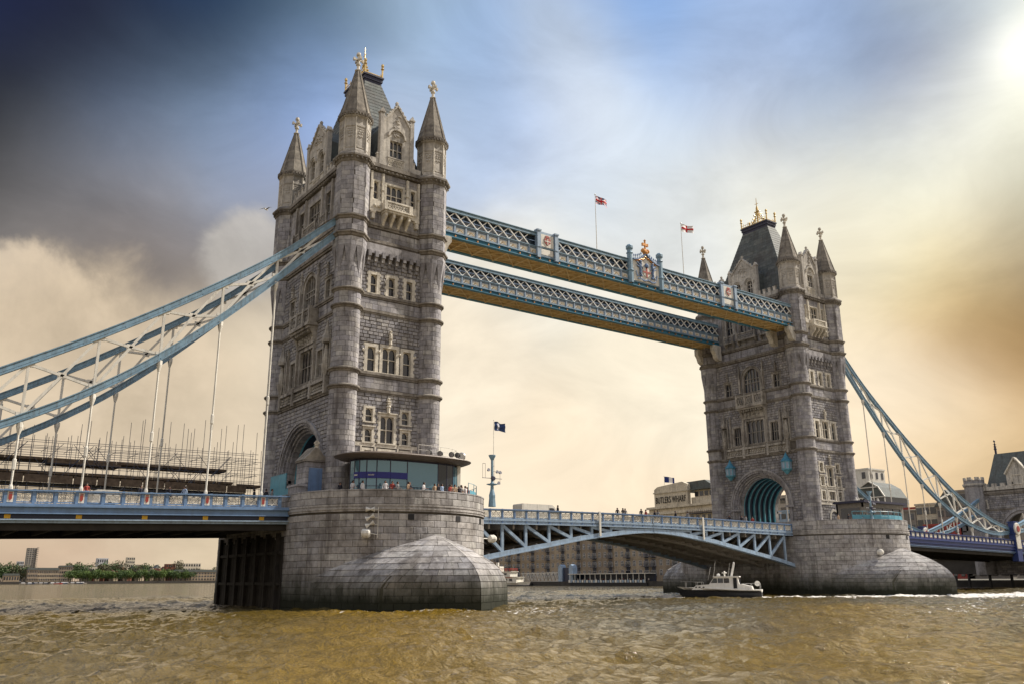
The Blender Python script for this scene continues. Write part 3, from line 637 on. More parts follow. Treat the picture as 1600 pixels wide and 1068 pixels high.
        for s,hw2 in ((-3.95,1.15),(0,2.1),(3.95,1.15)):
            fbox(tb,Wd,s-hw2,s+hw2,.0,.75,43.35,43.6); fbox(tb,Wd,s-hw2,s+hw2,.6,.75,44.5,44.7)
            k=int(hw2*2/.45)
            for i in range(k): a=s-hw2+.05+i*(2*hw2-.1)/k; b=a+(2*hw2-.1)/k; tb.bar((a,-(Wd+.68),43.6),(b,-(Wd+.68),44.5),.07); tb.bar((b,-(Wd+.68),43.6),(a,-(Wd+.68),44.5),.07)
            for q in (-hw2+.2,hw2-.2): tb.prism([(-Wd,42.5),(-Wd,43.35),(-(Wd+.7),43.35),(-(Wd+.6),43.0)],s+q-.12,s+q+.12,'x'); fbox(tb,Wd,s+q-.12,s+q+.12,.5,.8,43.6,44.9)
        tb.build('upper_balcony',M['darktrim'],T,rz=rz)
        parapet(Wd,rz,hw-1.2,2.9); gable(Wd,rz,2.8,2,1)
    # build two faces, then the opposite ones as copies turned by 180 degrees
    for fn,rz in ((face_y,0.),(face_x,-PI/2)):
        before=set(o.name for o in bpy.data.objects)
        fn(rz)
        new=[o for o in bpy.data.objects if o.name not in before]; kids={}
        for o in new:
            if o.parent and o.parent!=T: kids.setdefault(o.parent.name,[]).append(o)
        for o in new:
            if o.parent==T:
                c=o.copy(); C.objects.link(c); c.rotation_euler=(0,0,rz+PI)
                for ch in kids.get(o.name,[]): d=ch.copy(); C.objects.link(d); d.parent=c
    # ---- roof
    rf=MB(); bx,by,tx,ty,z0,z1=4.6,8.3,1.15,2.8,50.6,65.4
    n=26
    for i in range(n):   # slate courses, each lapping the one below
        fa,fb=i/n,(i+1)/n; xa,ya=bx+(tx-bx)*fa+.03,by+(ty-by)*fa+.03; xb,yb=bx+(tx-bx)*fb,by+(ty-by)*fb; za,zb=z0+(z1-z0)*fa,z0+(z1-z0)*fb
        k=max(3,14-i//2)
        for (ax,ay,bx2,by2,cx2,cy2,dx2,dy2) in ((-xa,-ya,xa,-ya,xb,-yb,-xb,-yb),(xa,-ya,xa,ya,xb,yb,xb,-yb),(xa,ya,-xa,ya,-xb,yb,xb,yb),(-xa,ya,-xa,-ya,-xb,-yb,-xb,yb)):
            for j in range(k):
                f,g=j/k,(j+1)/k
                rf.add([(ax+(bx2-ax)*f,ay+(by2-ay)*f,za),(ax+(bx2-ax)*g,ay+(by2-ay)*g,za),(dx2+(cx2-dx2)*g,dy2+(cy2-dy2)*g,zb),(dx2+(cx2-dx2)*f,dy2+(cy2-dy2)*f,zb)],[(0,1,2,3)],rng.uniform(.02,1))
    rf.build('roof',M['slate'],T)
    cp=MB(); cp.box(-1.2,-2.85,65.2,1.2,2.85,65.7); cp.box(-1.32,-2.97,65.7,1.32,2.97,66.2); cp.box(-1.45,-3.1,66.2,1.45,3.1,66.42); cp.build('roof_cap',M['lead'],T)
    cr=MB()
    for x in (-1.25,1.25):
        cr.bar((x,-2.9,66.6),(x,2.9,66.6),.1); cr.bar((x,-2.9,67.0),(x,2.9,67.0),.06)
        for k in range(13): y=-2.9+k*.483; cr.bar((x,y,66.4),(x,y,67.1+.25*(k%2)),.06)
        for y in (-2.9,2.9): cr.lathe([(.13,66.4),(.13,67.6),(.26,67.75),(.1,67.95),(.22,68.2),(.2,68.4),(.02,68.6)],6,x,y)
    for y in (-2.9,2.9): cr.bar((-1.25,y,66.6),(1.25,y,66.6),.1)
    for sg in (-1,1): # openwork crown up to the spike
        for k in range(4):
            cr.tube((0,sg*(2.5-k*.6),66.5),(0,sg*.12,68.2+k*.75),.06,5); 
            cr.sphere((0,sg*(1.3-k*.28),67.6+.6*k),.17,6,4)
        cr.tube((sg*1.2,0,66.5),(0,0,69.8),.06,5)
    cr.lathe([(.16,66.4),(.16,69.2),(.32,69.4),(.12,69.7),(.24,70.1),(.08,70.3),(.05,72.0),(.01,72.3)],8); cr.bar((0,-.4,71.0),(0,.4,71.0),.07)
    cr.build('gilt_cresting',M['gold'],T)
    # ---- roadway tunnel through the tower
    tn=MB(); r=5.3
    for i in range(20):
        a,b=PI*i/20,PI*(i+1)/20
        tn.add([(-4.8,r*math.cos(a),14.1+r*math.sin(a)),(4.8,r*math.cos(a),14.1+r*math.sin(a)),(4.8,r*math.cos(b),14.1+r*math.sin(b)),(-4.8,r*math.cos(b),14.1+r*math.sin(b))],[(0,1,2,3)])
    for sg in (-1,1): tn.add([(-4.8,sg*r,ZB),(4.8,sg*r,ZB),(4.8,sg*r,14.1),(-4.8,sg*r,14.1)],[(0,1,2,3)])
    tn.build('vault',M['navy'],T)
    rb=MB()
    for i in range(18):
        a,b=PI*i/18,PI*(i+1)/18
        rb.prism([(4.98*math.cos(a),14.1+4.98*math.sin(a)),(5.28*math.cos(a),14.1+5.28*math.sin(a)),(5.28*math.cos(b),14.1+5.28*math.sin(b)),(4.98*math.cos(b),14.1+4.98*math.sin(b))],-.11,.11,'x')
    for sg in (-1,1): a,b=sorted((sg*4.98,sg*5.28)); rb.box(-.11,a,ZB,.11,b,14.1)
    me=rb.mesh('vault_rib',M['bteal'])
    for k in range(7): link('vault_rib',me,T,(-4.2+k*1.4,0,0))
    lo=MB()
    for sg in (-1,1): lo.box(-4.7,*( (5.05,ZB) if sg>0 else (-5.25,ZB)),4.7,*((5.25,11.6) if sg>0 else (-5.05,11.6)))
    for sg in (-1,1):
        for k in range(8): lo.box(-4.6+k*1.25,sg*5.0-.05,ZB,-4.45+k*1.25,sg*5.0+.05,11.7)
    lo.build('tunnel_dado',M['bteal'],T)
    return T
T1=tower((0,0,0),'large near stone tower with four pinnacled turrets, left of the bascules')
T2=copy_tree(T1); T2.location=(82.3,0,0); T2['label']='smaller far stone tower right of the bascules, with turquoise lanterns beside its arch'
# stones of the nearest column picked out one by one on the near tower
src=[o for o in T1.children if o.name.startswith('column_masonry') and o.location.x<0 and o.location.y<0][0]
me=src.data; drop=set()
for p in PICK: drop|=set(range(p[3],p[3]+p[4]))
keep=MB(); vv=[tuple(v.co) for v in me.vertices]; tn_=[a.value for a in me.attributes['tint'].data]
for i,p in enumerate(me.polygons):
    if i not in drop: keep.add([vv[j] for j in p.vertices],[tuple(range(len(p.vertices)))],tn_[i])
src.data=keep.mesh('column_masonry',M['ashlar'])
for vs,fs,t,_,_ in PICK: b=MB(); b.add(vs,fs,t); b.build('column_stone',M['ashlar'],T1,(-TA,-TB,0))
# ------------------------------------------------------------------ piers
PR=10.65; PC=9.8
def rounded(rad,n=24,ext=0):
    pts=[]
    for i in range(n+1): a=PI+PI*i/n; pts.append((rad*math.cos(a),-PC+rad*math.sin(a)))
    for i in range(n+1): a=PI*i/n; pts.append((rad*math.cos(a),PC+rad*math.sin(a)))
    return pts
def path_len(pts):
    L_=[0]
    for i in range(len(pts)): a=pts[i];b=pts[(i+1)%len(pts)]; L_.append(L_[-1]+math.dist(a,b))
    return L_
def at_path(pts,L_,s):
    s%=L_[-1]; import bisect; i=min(bisect.bisect_right(L_,s)-1,len(pts)-1); a=pts[i];b=pts[(i+1)%len(pts)]; f=(s-L_[i])/(L_[i+1]-L_[i]); return (a[0]+(b[0]-a[0])*f,a[1]+(b[1]-a[1])*f)
def stone_block():
    b=MB(); c=.035
    b.add([(-.5,.0,-.5),(.5,.0,-.5),(.5,.0,.5),(-.5,.0,.5),(-.5,-.06,-.5),(.5,-.06,-.5),(.5,-.06,.5),(-.5,-.06,.5),(-.5+c,-.085,-.5+c*2),(.5-c,-.085,-.5+c*2),(.5-c,-.085,.5-c*2),(-.5+c,-.085,.5-c*2)],
      [(0,1,5,4),(1,2,6,5),(2,3,7,6),(3,0,4,7),(4,5,9,8),(5,6,10,9),(6,7,11,10),(7,4,8,11),(8,9,10,11)]); return b
SB=stone_block(); SBm=SB.mesh('stone',M['pier'])
def nose_pt(side,f,k,sy,a=None):
    """cutwater outline at shrink k; f 0..1 from body to tip"""
    ph=R(76)*(1-(1-k)**1.3); bx=PR*.995*math.sin(ph); by=-PC-PR*.995*math.cos(ph); tx,ty=0.,-20.45-7.75*(1-(1-k)**2)
    ch=Vector((tx-bx,ty-by)); n=Vector((-ch.y,ch.x)); n=n.normalized() if n.length>0 else n
    if n.x<0: n=-n
    bul=.15*(.35+.65*(1-(1-k)**2))*ch.length*min(f/.5556,(1-f)/.4444)
    return (side*(bx+ch.x*f+n.x*bul),sy*(by+ch.y*f+n.y*bul))
def pier(loc,label,near):
    P=thing('bridge_pier',loc,0,label,'pier','stone river piers of the bridge')
    body=rounded(PR-.05)
    b=MB(); n=len(body); zs=[-3,9.0]
    b.add([(x,y,z) for z in zs for x,y in body],[(i,(i+1)%n,n+(i+1)%n,n+i) for i in range(n)]+[tuple(range(n,2*n))])
    b.build('core',M['pmortar'],P)
    fl=MB(); fl.prism(rounded(PR-.7),8.99,9.62,'z'); [fl.prism([(x,y) for x,y in rounded(PR-.7) if y*sy>9.79],9.63,10.2,'z') for sy in (-1,1)]; fl.build('deck',M['concrete'],P)
    # mouldings and parapet
    def band(mb,ro,ri,z0,z1,t=0.):
        A=rounded(ro,36);B=rounded(ri,36);n=len(A)
        mb.add([(x,y,z0) for x,y in A]+[(x,y,z1) for x,y in A]+[(x,y,z0) for x,y in B]+[(x,y,z1) for x,y in B],
          [(i,(i+1)%n,n+(i+1)%n,n+i) for i in range(n)]+[(n+i,n+(i+1)%n,3*n+(i+1)%n,3*n+i) for i in range(n)]+[(2*n+i,2*n+(i+1)%n,(i+1)%n,i) for i in range(n)]+[(2*n+i,3*n+i,3*n+(i+1)%n,2*n+(i+1)%n) for i in range(n)],t)
    mo=MB(); band(mo,PR+.10,PR-.6,9.0,9.18); band(mo,PR+.17,PR-.6,9.183,9.34); band(mo,PR+.06,PR-.6,9.343,9.5); band(mo,PR+.13,PR-.6,9.503,9.68); mo.build('moulding',M['pier'],P)
    pa=MB(); band(pa,PR-.06,PR-.45,9.683,10.98); pa.build('parapet',M['pmortar'],P)
    cp=MB(); band(cp,PR+.06,PR-.5,10.983,11.1,.8); cp.build('coping',M['pier'],P)
    holes=[(-2.6,8.49),(2.8,8.49),(6.9,8.49)]
    # individual stones on the camera side
    pts=rounded(PR-.04,36); Lp=path_len(pts); tot=Lp[-1]; rest=MB(); recs=[]
    straight=None
    rows=[(z0,.62) for z0 in np.arange(-.5,8.9,.62)]+[(9.70,.64),(10.34,.64)]
    for ri,(z0,h) in enumerate(rows):
        if z0+h>9.0 and z0<9.0: h=8.985-z0
        if h<.2: continue
        k=int(tot/1.42); w=tot/k; off=(ri%2)*.5
        for j in range(k):
            s=(j+off)*w+rng.uniform(-.0,.0); x,y=at_path(pts,Lp,s); x2,y2=at_path(pts,Lp,s+w); cx,cy=(x+x2)/2,(y+y2)/2
            L_=math.dist((x,y),(x2,y2)); ang=math.atan2(y2-y,x2-x)
            # hidden by the cutwater?
            wx,wy=cx+loc[0],cy+loc[1]; vis=(Vector((math.sin(ang),-math.cos(ang))).dot(Vector((CAM.x-wx,CAM.y-wy)))>0)
            zc=z0+h/2; d=math.dist((wx,wy),(CAM.x,CAM.y)); cosv=abs(Vector((math.sin(ang),-math.cos(ang))).dot(Vector((CAM.x-wx,CAM.y-wy)).normalized()))
            kk=min(1,1-(zc-1.9)/4.9) if zc<6.8 else 0
            if kk>0 and abs(math.atan2(cx,-(cy+PC)))<R(76)*(1-(1-kk)**1.3)-.24 and cy<-PC: continue
            recs.append((vis*cosv/d if zc>.2 else 0,cx,cy,zc,L_-.03,h-.03,ang,rng.uniform(.02,1)))
    recs.sort(key=lambda r:-r[0]); cut=235 if near else 0
    for i,(v,x,y,z,l_,h,ang,t) in enumerate(recs):
        if i<cut and v>0: link('stone',SBm,P,(x,y,z),ang,(l_,1,h),(1-t,1,1,1))
        else:
            rest.X=Matrix.Translation((x,y,z))@Matrix.Rotation(ang,4,'Z')@Matrix.Diagonal((l_,1,h,1)); rest.add(SB.v,SB.f,t)
    rest.X=None; rest.build('masonry',M['pier'],P,kind='stuff')
    op=MB()
    for hx,hz in holes:
        yy=-PC-math.sqrt(PR*PR-hx*hx); a_=math.atan2(-hx,-(yy+PC))*-1; op.X=Matrix.Translation((hx,yy,hz))@Matrix.Rotation(math.atan2(hx,-(yy+PC)),4,'Z'); op.box(-.3,-.075,-.27,.3,.3,.27); op.X=None
    op.build('drain_opening',M['black'],P)
    for sx in (-1,1):   # added fenders on the long sides, black to paint in shadow and stains
        if (sx>0)==near: continue
        for i in range(22):
            y=-8.6+i*.84; f=MB(); f.box(sx*10.72-.08,y-.38,-1.5,sx*10.72+.08,y+.38,6.9+.25*math.sin(i*2.1)); f.build('shadow_plank',M['timber'],P)
        for i in range(7): y=-8+i*2.9; f=MB(); f.box(sx*10.95-.17,y-.2,-1.5,sx*10.95+.17,y+.2,7.3); f.build('added_fender_post',M['timber'],P)
        for z in (2.2,5.2): f=MB(); f.box(sx*10.93-.12,-8.8,z,sx*10.93+.12,9.8,z+.3); f.build('added_fender_rail',M['timber'],P)
    # cutwaters
    for sy in (1,-1):
        c=MB(); rows=[(-1.2+i*.62,-1.2+(i+1)*.62) for i in range(5)]; zz=rows[-1][1]
        th=[]; 
        nrow=9
        for i in range(nrow): th.append(i/nrow*PI/2)
        lev=[(z,1.0) for z in [r[0] for r in rows]]+[(1.9+4.9*i_/9,1-i_/9) for i_ in range(9)]+[(6.75,0.02)]
        cor=MB(); m_=9; vis=0
        for li in range(len(lev)-1):
            (za,ka),(zb,kb)=lev[li],lev[li+1]
            for side in (-1,1):
                for q in range(m_):
                    f,g=q/m_,(q+1)/m_
                    A=nose_pt(side,f,ka,1);B=nose_pt(side,g,ka,1);Cc=nose_pt(side,g,kb,1);D=nose_pt(side,f,kb,1)
                    cor.add([(A[0],sy*A[1],za),(B[0],sy*B[1],za),(Cc[0],sy*Cc[1],zb),(D[0],sy*D[1],zb)],[(0,1,2,3)])
                # stones
                L1=math.dist(nose_pt(side,0,ka,1),nose_pt(side,1,ka,1)); k=max(1,int(L1/1.35)); off=.5*(li%2)
                for j in range(k+1):
                    f=max(0,(j-off)/k); g=min(1,(j+1-off)/k)
                    if g-f<.02: continue
                    e=.02/max(L1,.5); sub=2; V=[]
                    for q in range(sub+1):
                        ff=f+e+(g-f-2*e)*q/sub
                        a=nose_pt(side,ff,ka,1); d=nose_pt(side,ff,kb,1)
                        a=Vector((a[0],sy*a[1],za+.02)); d=Vector((d[0],sy*d[1],zb-.02)); V.append((a,d))
                    p0,p1=V[0][0],V[-1][0]; up=V[0][1]-V[0][0]
                    nn=(p1-p0).cross(up); 
                    if nn.length<1e-6: continue
                    nn.normalize(); ctr=Vector((0,-PC*sy,0)); 
                    if nn.dot(Vector((p0.x,p0.y-ctr.y,1.0)))<0: nn=-nn
                    o=.06+rng.uniform(-.01,.012); vs=[];fs=[]
                    for a,d in V: vs+=[a,a+nn*o,d+nn*o,d]
                    for q in range(sub):
                        z=q*4
                        for e_ in range(3): fs.append((z+e_,z+4+e_,z+5+e_,z+1+e_))
                    fs+=[(0,1,2,3),tuple(sub*4+e_ for e_ in (3,2,1,0))]
                    t=rng.uniform(.02,1); 
                    if near and sy==1 and zb>-.2:
                        s_=MB(); s_.add(vs,fs,t); s_.build('cutwater_stone',M['pier'],P)
                    else: c.add(vs,fs,t)
        cor.build('cutwater_core',M['pmortar'],P)
        if c.f: c.build('cutwater_masonry',M['pier'],P,kind='stuff')
    return P
P1=pier((0,0,0),'rounded granite pier under the near tower with domed pointed cutwater',True)
P2=pier((82.3,0,0),'rounded granite pier under the far tower, right of the launch',False)
M['gglass']=plain('gallery_glass',(.05,.07,.10),.06,0,.3,1,spec=1.)
# ------------------------------------------------------------------ river, banks
def river():
    m,t,b=newmat('river_water'); n=t.nodes.new; l=t.links.new
    ge=n('ShaderNodeNewGeometry')
    def noise(s,d,mp=(1,1,1),rough=.6,dist=0):
        q=n('ShaderNodeMapping'); q.inputs['Scale'].default_value=mp; q.inputs['Rotation'].default_value=(0,0,R(25)); l(ge.outputs['Position'],q.inputs[0])
        z=n('ShaderNodeTexNoise'); z.inputs['Scale'].default_value=s; z.inputs['Detail'].default_value=d; z.inputs['Roughness'].default_value=rough; z.inputs['Distortion'].default_value=dist; l(q.outputs[0],z.inputs['Vector']); return z.outputs[0]
    def rg(v,a,bb,c,d):
        q=n('ShaderNodeMapRange'); q.inputs['From Min'].default_value=a; q.inputs['From Max'].default_value=bb; q.inputs['To Min'].default_value=c; q.inputs['To Max'].default_value=d; l(v,q.inputs[0]); return q.outputs[0]
    def mx(f,a,c):
        q=n('ShaderNodeMixRGB'); l(f,q.inputs[0])
        for i,v in ((1,a),(2,c)):
            if isinstance(v,tuple): q.inputs[i].default_value=(*v,1)
            else: l(v,q.inputs[i])
        return q.outputs[0]
    col=mx(rg(noise(.045,4),.42,.58,0,1),(.105,.070,.010),(.095,.078,.042))
    si=n('ShaderNodeAttribute'); si.attribute_name='gold_reflection'; col=mx(rg(si.outputs['Fac'],0,1,0,.85),col,(.21,.125,.006))  # golden reflections of pier and tower painted into the water colour
    col=mx(rg(noise(.9,5),.45,.75,0,.5),col,(.14,.09,.02))
    fo=n('ShaderNodeAttribute'); fo.attribute_name='foam'
    fn=n('ShaderNodeMath'); fn.operation='MULTIPLY_ADD'; l(fo.outputs['Fac'],fn.inputs[0]); fn.inputs[1].default_value=.5; l(noise(1.6,8,(1,1,1),.72),fn.inputs[2])
    ff=rg(fn.outputs[0],.67,.80,0,1); col=mx(ff,col,(.78,.74,.68))
    l(col,b.inputs['Base Color']); l(rg(ff,0,1,.07,.7),b.inputs['Roughness']); b.inputs['IOR'].default_value=1.33; b.inputs['Specular IOR Level'].default_value=.85
    ad=n('ShaderNodeMath'); ad.operation='MULTIPLY_ADD'; l(noise(1.9,6,(1,.55,1),.6,.3),ad.inputs[0]); ad.inputs[1].default_value=1.0
    a2=n('ShaderNodeMath'); a2.operation='MULTIPLY'; l(noise(3.4,5,(1,.7,1),.6,.5),a2.inputs[0]); a2.inputs[1].default_value=.42; l(a2.outputs[0],ad.inputs[2])
    bp=n('ShaderNodeBump'); bp.inputs['Strength'].default_value=1.; bp.inputs['Distance'].default_value=.34; l(ad.outputs[0],bp.inputs['Height']); l(bp.outputs[0],b.inputs['Normal'])
    # choppy near water as real waves, flat (bumped) beyond
    x=np.arange(-110,170.01,.36); y=np.arange(-92,70.01,.36); X,Y=np.meshgrid(x,y)
    Z=np.zeros_like(X); g=np.random.RandomState(5)
    for i in range(60):
        lam=.62*1.052**i; lam=min(lam,14); th=R(20)+g.normal(0,.75); k=2*PI/lam; ph=g.uniform(0,6.28)
        amp=.0125*lam**.42
        s=np.sin(k*(X*math.cos(th)+Y*math.sin(th))+ph+1.2*np.sin(.05*X+i)+1.1*np.sin(.063*Y+2*i)); Z+=amp*(s+.35*s*s)
    ed=np.minimum(np.minimum(X+110,170-X),np.minimum(70-Y,Y+92)); Z=(Z-Z.mean())*np.clip(ed/8,0,1)
    nx,ny=len(x),len(y); v=np.stack([X,Y,Z],-1).reshape(-1,3)
    idx=np.arange(nx*ny).reshape(ny,nx); f=np.stack([idx[:-1,:-1],idx[:-1,1:],idx[1:,1:],idx[1:,:-1]],-1).reshape(-1,4)
    X1,Y1=9000,9000; base=len(v); xs=[-4000,x[0],x[-1],X1]; ys=[-3000,y[0],y[-1],Y1]; ex=[];ef=[]
    for i in range(4):
        for j in range(4): ex.append((xs[j],ys[i],0))
    for i in range(3):
        for j in range(3):
            if i==1 and j==1: continue
            a=base+i*4+j; ef.append((a,a+1,a+5,a+4))
    me=bpy.data.meshes.new('river'); V=np.vstack([v,np.array(ex)]); Fa=np.vstack([f,np.array(ef)]).astype(np.int32)
    me.vertices.add(len(V)); me.vertices.foreach_set('co',V.astype(np.float32).ravel()); me.loops.add(len(Fa)*4); me.loops.foreach_set('vertex_index',Fa.ravel())
    me.polygons.add(len(Fa)); me.polygons.foreach_set('loop_start',np.arange(0,len(Fa)*4,4,dtype=np.int32)); me.update(calc_edges=True); me.polygons.foreach_set('use_smooth',[True]*len(Fa))
    # foam: launch wake and the wash round the piers
    def seg(px,py,qx,qy,w):
        dx,dy=qx-px,qy-py; t=np.clip(((V[:,0]-px)*dx+(V[:,1]-py)*dy)/(dx*dx+dy*dy),0,1); return np.exp(-(((V[:,0]-px-t*dx)**2+(V[:,1]-py-t*dy)**2)/w**2))
    fm=seg(55,-16,86,-44,3.5)*.75+seg(55,-15,66,-24,2.2)*.95+seg(48,-6,56,-17,2.2)*.85+seg(62,-20,110,-36,3.4)*.9+seg(86,-32,150,-42,5)*.8+seg(48,-6,46,6,2)*.4+seg(20,-2,50,4,3)*.3
    fm+=.30*np.exp(-((V[:,0])**2/150+(V[:,1]+33)**2/30))+.22*seg(-12,-24,10,-31,1.5)+.25*seg(20,-60,70,-40,5)
    at=me.attributes.new('foam','FLOAT','POINT'); at.data.foreach_set('value',np.clip(fm,0,1).astype(np.float32))
    sl_=seg(-8,-30,-33,-72,8)+seg(30,-46,-20,-79,6.5)*.8+seg(-12,-24,8,-32,3)*.6; at=me.attributes.new('gold_reflection','FLOAT','POINT'); at.data.foreach_set('value',np.clip(sl_,0,1).astype(np.float32))
    me.materials.append(m); o=bpy.data.objects.new('river_water',me); C.objects.link(o); tag(o,'choppy golden-brown tidal river with white wake and painted golden reflection patches',kind='structure')
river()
def structure(name,mb,mat,label=None): o=mb.build(name,mat); o['kind']='structure'; return tag(o,label)
M['mud']=plain('river_bank_earth',(.09,.08,.06),.9,0,.3,.2)
M['quay']=plain('dark_quay_wall',(.05,.045,.04),.8,0,.3,.5)
g=MB(); g.prism([(187,-500),(187,420),(260,700),(700,1180),(4000,1500),(4000,-500)],-2,1.5,'z'); structure('south_bank',g,M['mud'])
g=MB(); g.prism([(-900,1350),(60,1395),(620,1395),(900,1700),(4000,3000),(4000,8000),(-3000,8000),(-3000,1500)],-2,3.5,'z'); structure('far_bank',g,M['mud'])
# ------------------------------------------------------------------ steelwork helpers
def iface(x,tab):
    for (a,za),(b,zb) in zip(tab,tab[1:]):
        if a<=x<=b: return za+(zb-za)*(x-a)/(b-a)
    return tab[-1][1]
ZU=[(5.4,43.2),(9.2,40.0),(12.3,36.9),(18.3,32.4),(23.6,28.7),(28.6,25.4),(33.1,22.7),(37.3,20.3),(40.75,18.3),(46.2,16.0),(51.65,14.15),(57.1,12.65),(61.6,11.9)]
ZL=[(5.4,41.8),(8.7,38.5),(13.4,33.6),(18.9,28.15),(24.4,23.3),(29.85,19.4),(35.3,16.3),(40.75,13.75),(46.2,12.1),(51.65,11.1),(57.1,10.75),(61.6,11.3)]
RX=[13.4+5.46*i for i in range(9)]
def chain(x0,sg,y,label,deckz,seen=True):
    """lenticular suspension chain; sg -1 landward of the near tower, +1 of the far tower"""
    T=thing('suspension_chain',(x0,y,0),0,label,'suspension chain','suspension chains of the side spans')
    X=lambda a:sg*a
    def chord(tab,name,w,h):
        mb=MB(); xs=np.linspace(tab[0][0],tab[-1][0],34); P=[]
        ys=[iface(x,tab) for x in xs]
        for _ in range(2): ys=[ys[0]]+[(ys[i-1]+2*ys[i]+ys[i+1])/4 for i in range(1,len(ys)-1)]+[ys[-1]]
        fr=[]
        for i in range(len(xs)):
            a,b=max(0,i-1),min(len(xs)-1,i+1); d=Vector((X(xs[b])-X(xs[a]),0,ys[b]-ys[a])).normalized(); nv=Vector((-d.z,0,d.x)); fr.append((Vector((X(xs[i]),0,ys[i])),nv if nv.z>0 else -nv))
        def rib(y0,y1,n0,n1):
            vs=[]
            for p,nv in fr:
                for yy,nn_ in ((y0,n0),(y1,n0),(y1,n1),(y0,n1)): q=p+nv*nn_; vs.append((q.x,yy,q.z))
            fs=[(k*4+e,k*4+(e+1)%4,k*4+4+(e+1)%4,k*4+4+e) for k in range(len(fr)-1) for e in range(4)]+[(3,2,1,0),tuple(len(vs)-4+e for e in range(4))]
            mb.add(vs,fs)
        for i in range(1,len(fr)-1,2):
            p,nv=fr[i]; q=fr[i+1][0]; d=(q-p).normalized()*.3; mb.bar(p-d,p+d,w*.68,h*.9)
        rib(-w*.3,w*.3,-h/2,h/2); rib(-w/2,w/2,h/2,h/2+.09); rib(-w/2,w/2,-h/2-.09,-h/2); rib(-w*.36,-w*.303,-.12,.12); rib(w*.303,w*.36,-.12,.12)
        mb.build(name,M['blue'],T); return lambda x:float(np.interp(x,xs,ys))
    fu=chord(ZU,'upper_chord',.52,.50); fl=chord(ZL,'lower_chord',.52,.50)
    for i,x in enumerate(RX):
        zu,zl=fu(x),fl(x)
        p=MB(); p.bar((X(x),0,zl+.3),(X(x),0,zu-.3),.26,.22,up=(1,0,0)); p.box(X(x)-.45,-.12,zl+.2,X(x)+.45,.12,zl+.5); p.box(X(x)-.45,-.12,zu-.5,X(x)+.45,.12,zu-.2); p.build('truss_post',M['white'],T)
        r_=MB(); r_.lathe([(.09,zl-1.5),(.15,zl-1.3),(.27,zl-.8),(.27,zl-.38)],8,X(x),0); r_.tube((X(x),0,deckz(x)-.1),(X(x),0,zl-1.2),.095,6); r_.lathe([(.17,deckz(x)+.0),(.17,deckz(x)+1.4),(.1,deckz(x)+1.6)],6,X(x),0)
        zc=deckz(x)+(zl-deckz(x))*.45; r_.lathe([(.1,zc-.5),(.16,zc-.4),(.16,zc+.4),(.1,zc+.5)],6,X(x),0)
        r_.build('hanger_rod',M['white'],T)
    xs=[8.2]+RX+[61.4]
    for a,b in zip(xs,xs[1:]):
        m_=MB(); A=Vector((X(a),0,fu(a)-.25));B=Vector((X(b),0,fl(b)+.25)); D=Vector((X(a),0,fl(a)+.25)); E=Vector((X(b),0,fu(b)-.25)); c=(A+B+D+E)/4
        for q in (A,B,D,E): m_.bar(c,q,.2,.24)
        m_.bar(c-Vector((.35,0,0)),c+Vector((.35,0,0)),.14,.55); m_.build('cross_brace',M['white'],T)
    return T
LZ=lambda x:10.84-.026*(x-11)        # top rail, near side span, by distance from the tower axis
RZ=lambda x:10.78-.020*(x-11)
for y,lb in ((-9.0,'near pale blue suspension chain with white hangers rising to the near tower'),(9.0,'farther of the two suspension chains left of the near tower, beyond the scaffolding')):
    chain(0,-1,y,lb,lambda x:LZ(x)-1.1)
for y,lb in ((-9.0,'near blue suspension chain curving down right of the far tower to the red roundel'),(9.0,'farther blue suspension chain half hidden right of the far tower')):
    chain(82.3,1,y,lb,lambda x:RZ(x)-1.1)
def short_link(y,label):
    T=thing('land_link',(144.3,y,0),0,label,'suspension link','links up to the gatehouse')
    n=9; m1=MB()
    for name,z0,z1,sag in (('upper_chord',11.9,21.6,.8),('lower_chord',11.2,19.2,1.6)):
        mb=MB(); P=[(29*i/n,0,z0+(z1-z0)*i/n-sag*4*(i/n)*(1-i/n)) for i in range(n+1)]
        for p,q in zip(P,P[1:]): mb.bar(p,q,.5,.6); mb.bar(Vector(p)+Vector((0,0,.33)),Vector(q)+Vector((0,0,.33)),.66,.1)
        mb.build(name,M['blue'],T)
        if z0>11.5: U=P
        else: Lw=P
    br=MB()
    for i in range(1,n): br.bar(U[i],Lw[i],.16); br.bar(U[i],Lw[i+1] if i%2 else Lw[i-1],.14)
    br.build('lattice_brace',M['white'],T)
    return T
short_link(-9,'short blue link rising right from the near roundel to the gatehouse'); short_link(9,'short blue link seen through the near chain, rising to the gatehouse turret')
def roundel(y,label):
    T=thing('chain_joint_post',(144.3,y,0),0,label,'post','joint posts of the chains')
    p=MB(); p.box(-1.0,-.6,5.5,1.0,.6,10.9); p.box(-1.15,-.75,10.9,1.15,.75,11.1); p.box(-.8,-.6,11.1,.8,.6,13.2); p.box(-1.0,-.7,13.2,1.0,.7,13.4); p.build('post',M['royal'],T)
    r_=MB(); r_.X=Matrix.Translation((0,-.62,11.9))@Matrix.Rotation(PI/2,4,'X'); r_.lathe([(1.25,0),(1.25,.2),(1.1,.28)],20); o=r_.build('white_ring',M['white'],T)
    r_.__init__(); r_.X=Matrix.Translation((0,-.85,11.9))@Matrix.Rotation(PI/2,4,'X'); r_.lathe([(.6,0),(.6,.16)],16); r_.build('red_boss',M['red'],T)
    q=MB(); q.box(-.9,-.72,8.0,.9,-.6,10.7); q.build('white_panel',M['white'],T)
roundel(-9.6,'royal blue joint post with red and white roundel on the right side span'); roundel(9.6,'second joint post across the road, behind the near roundel')
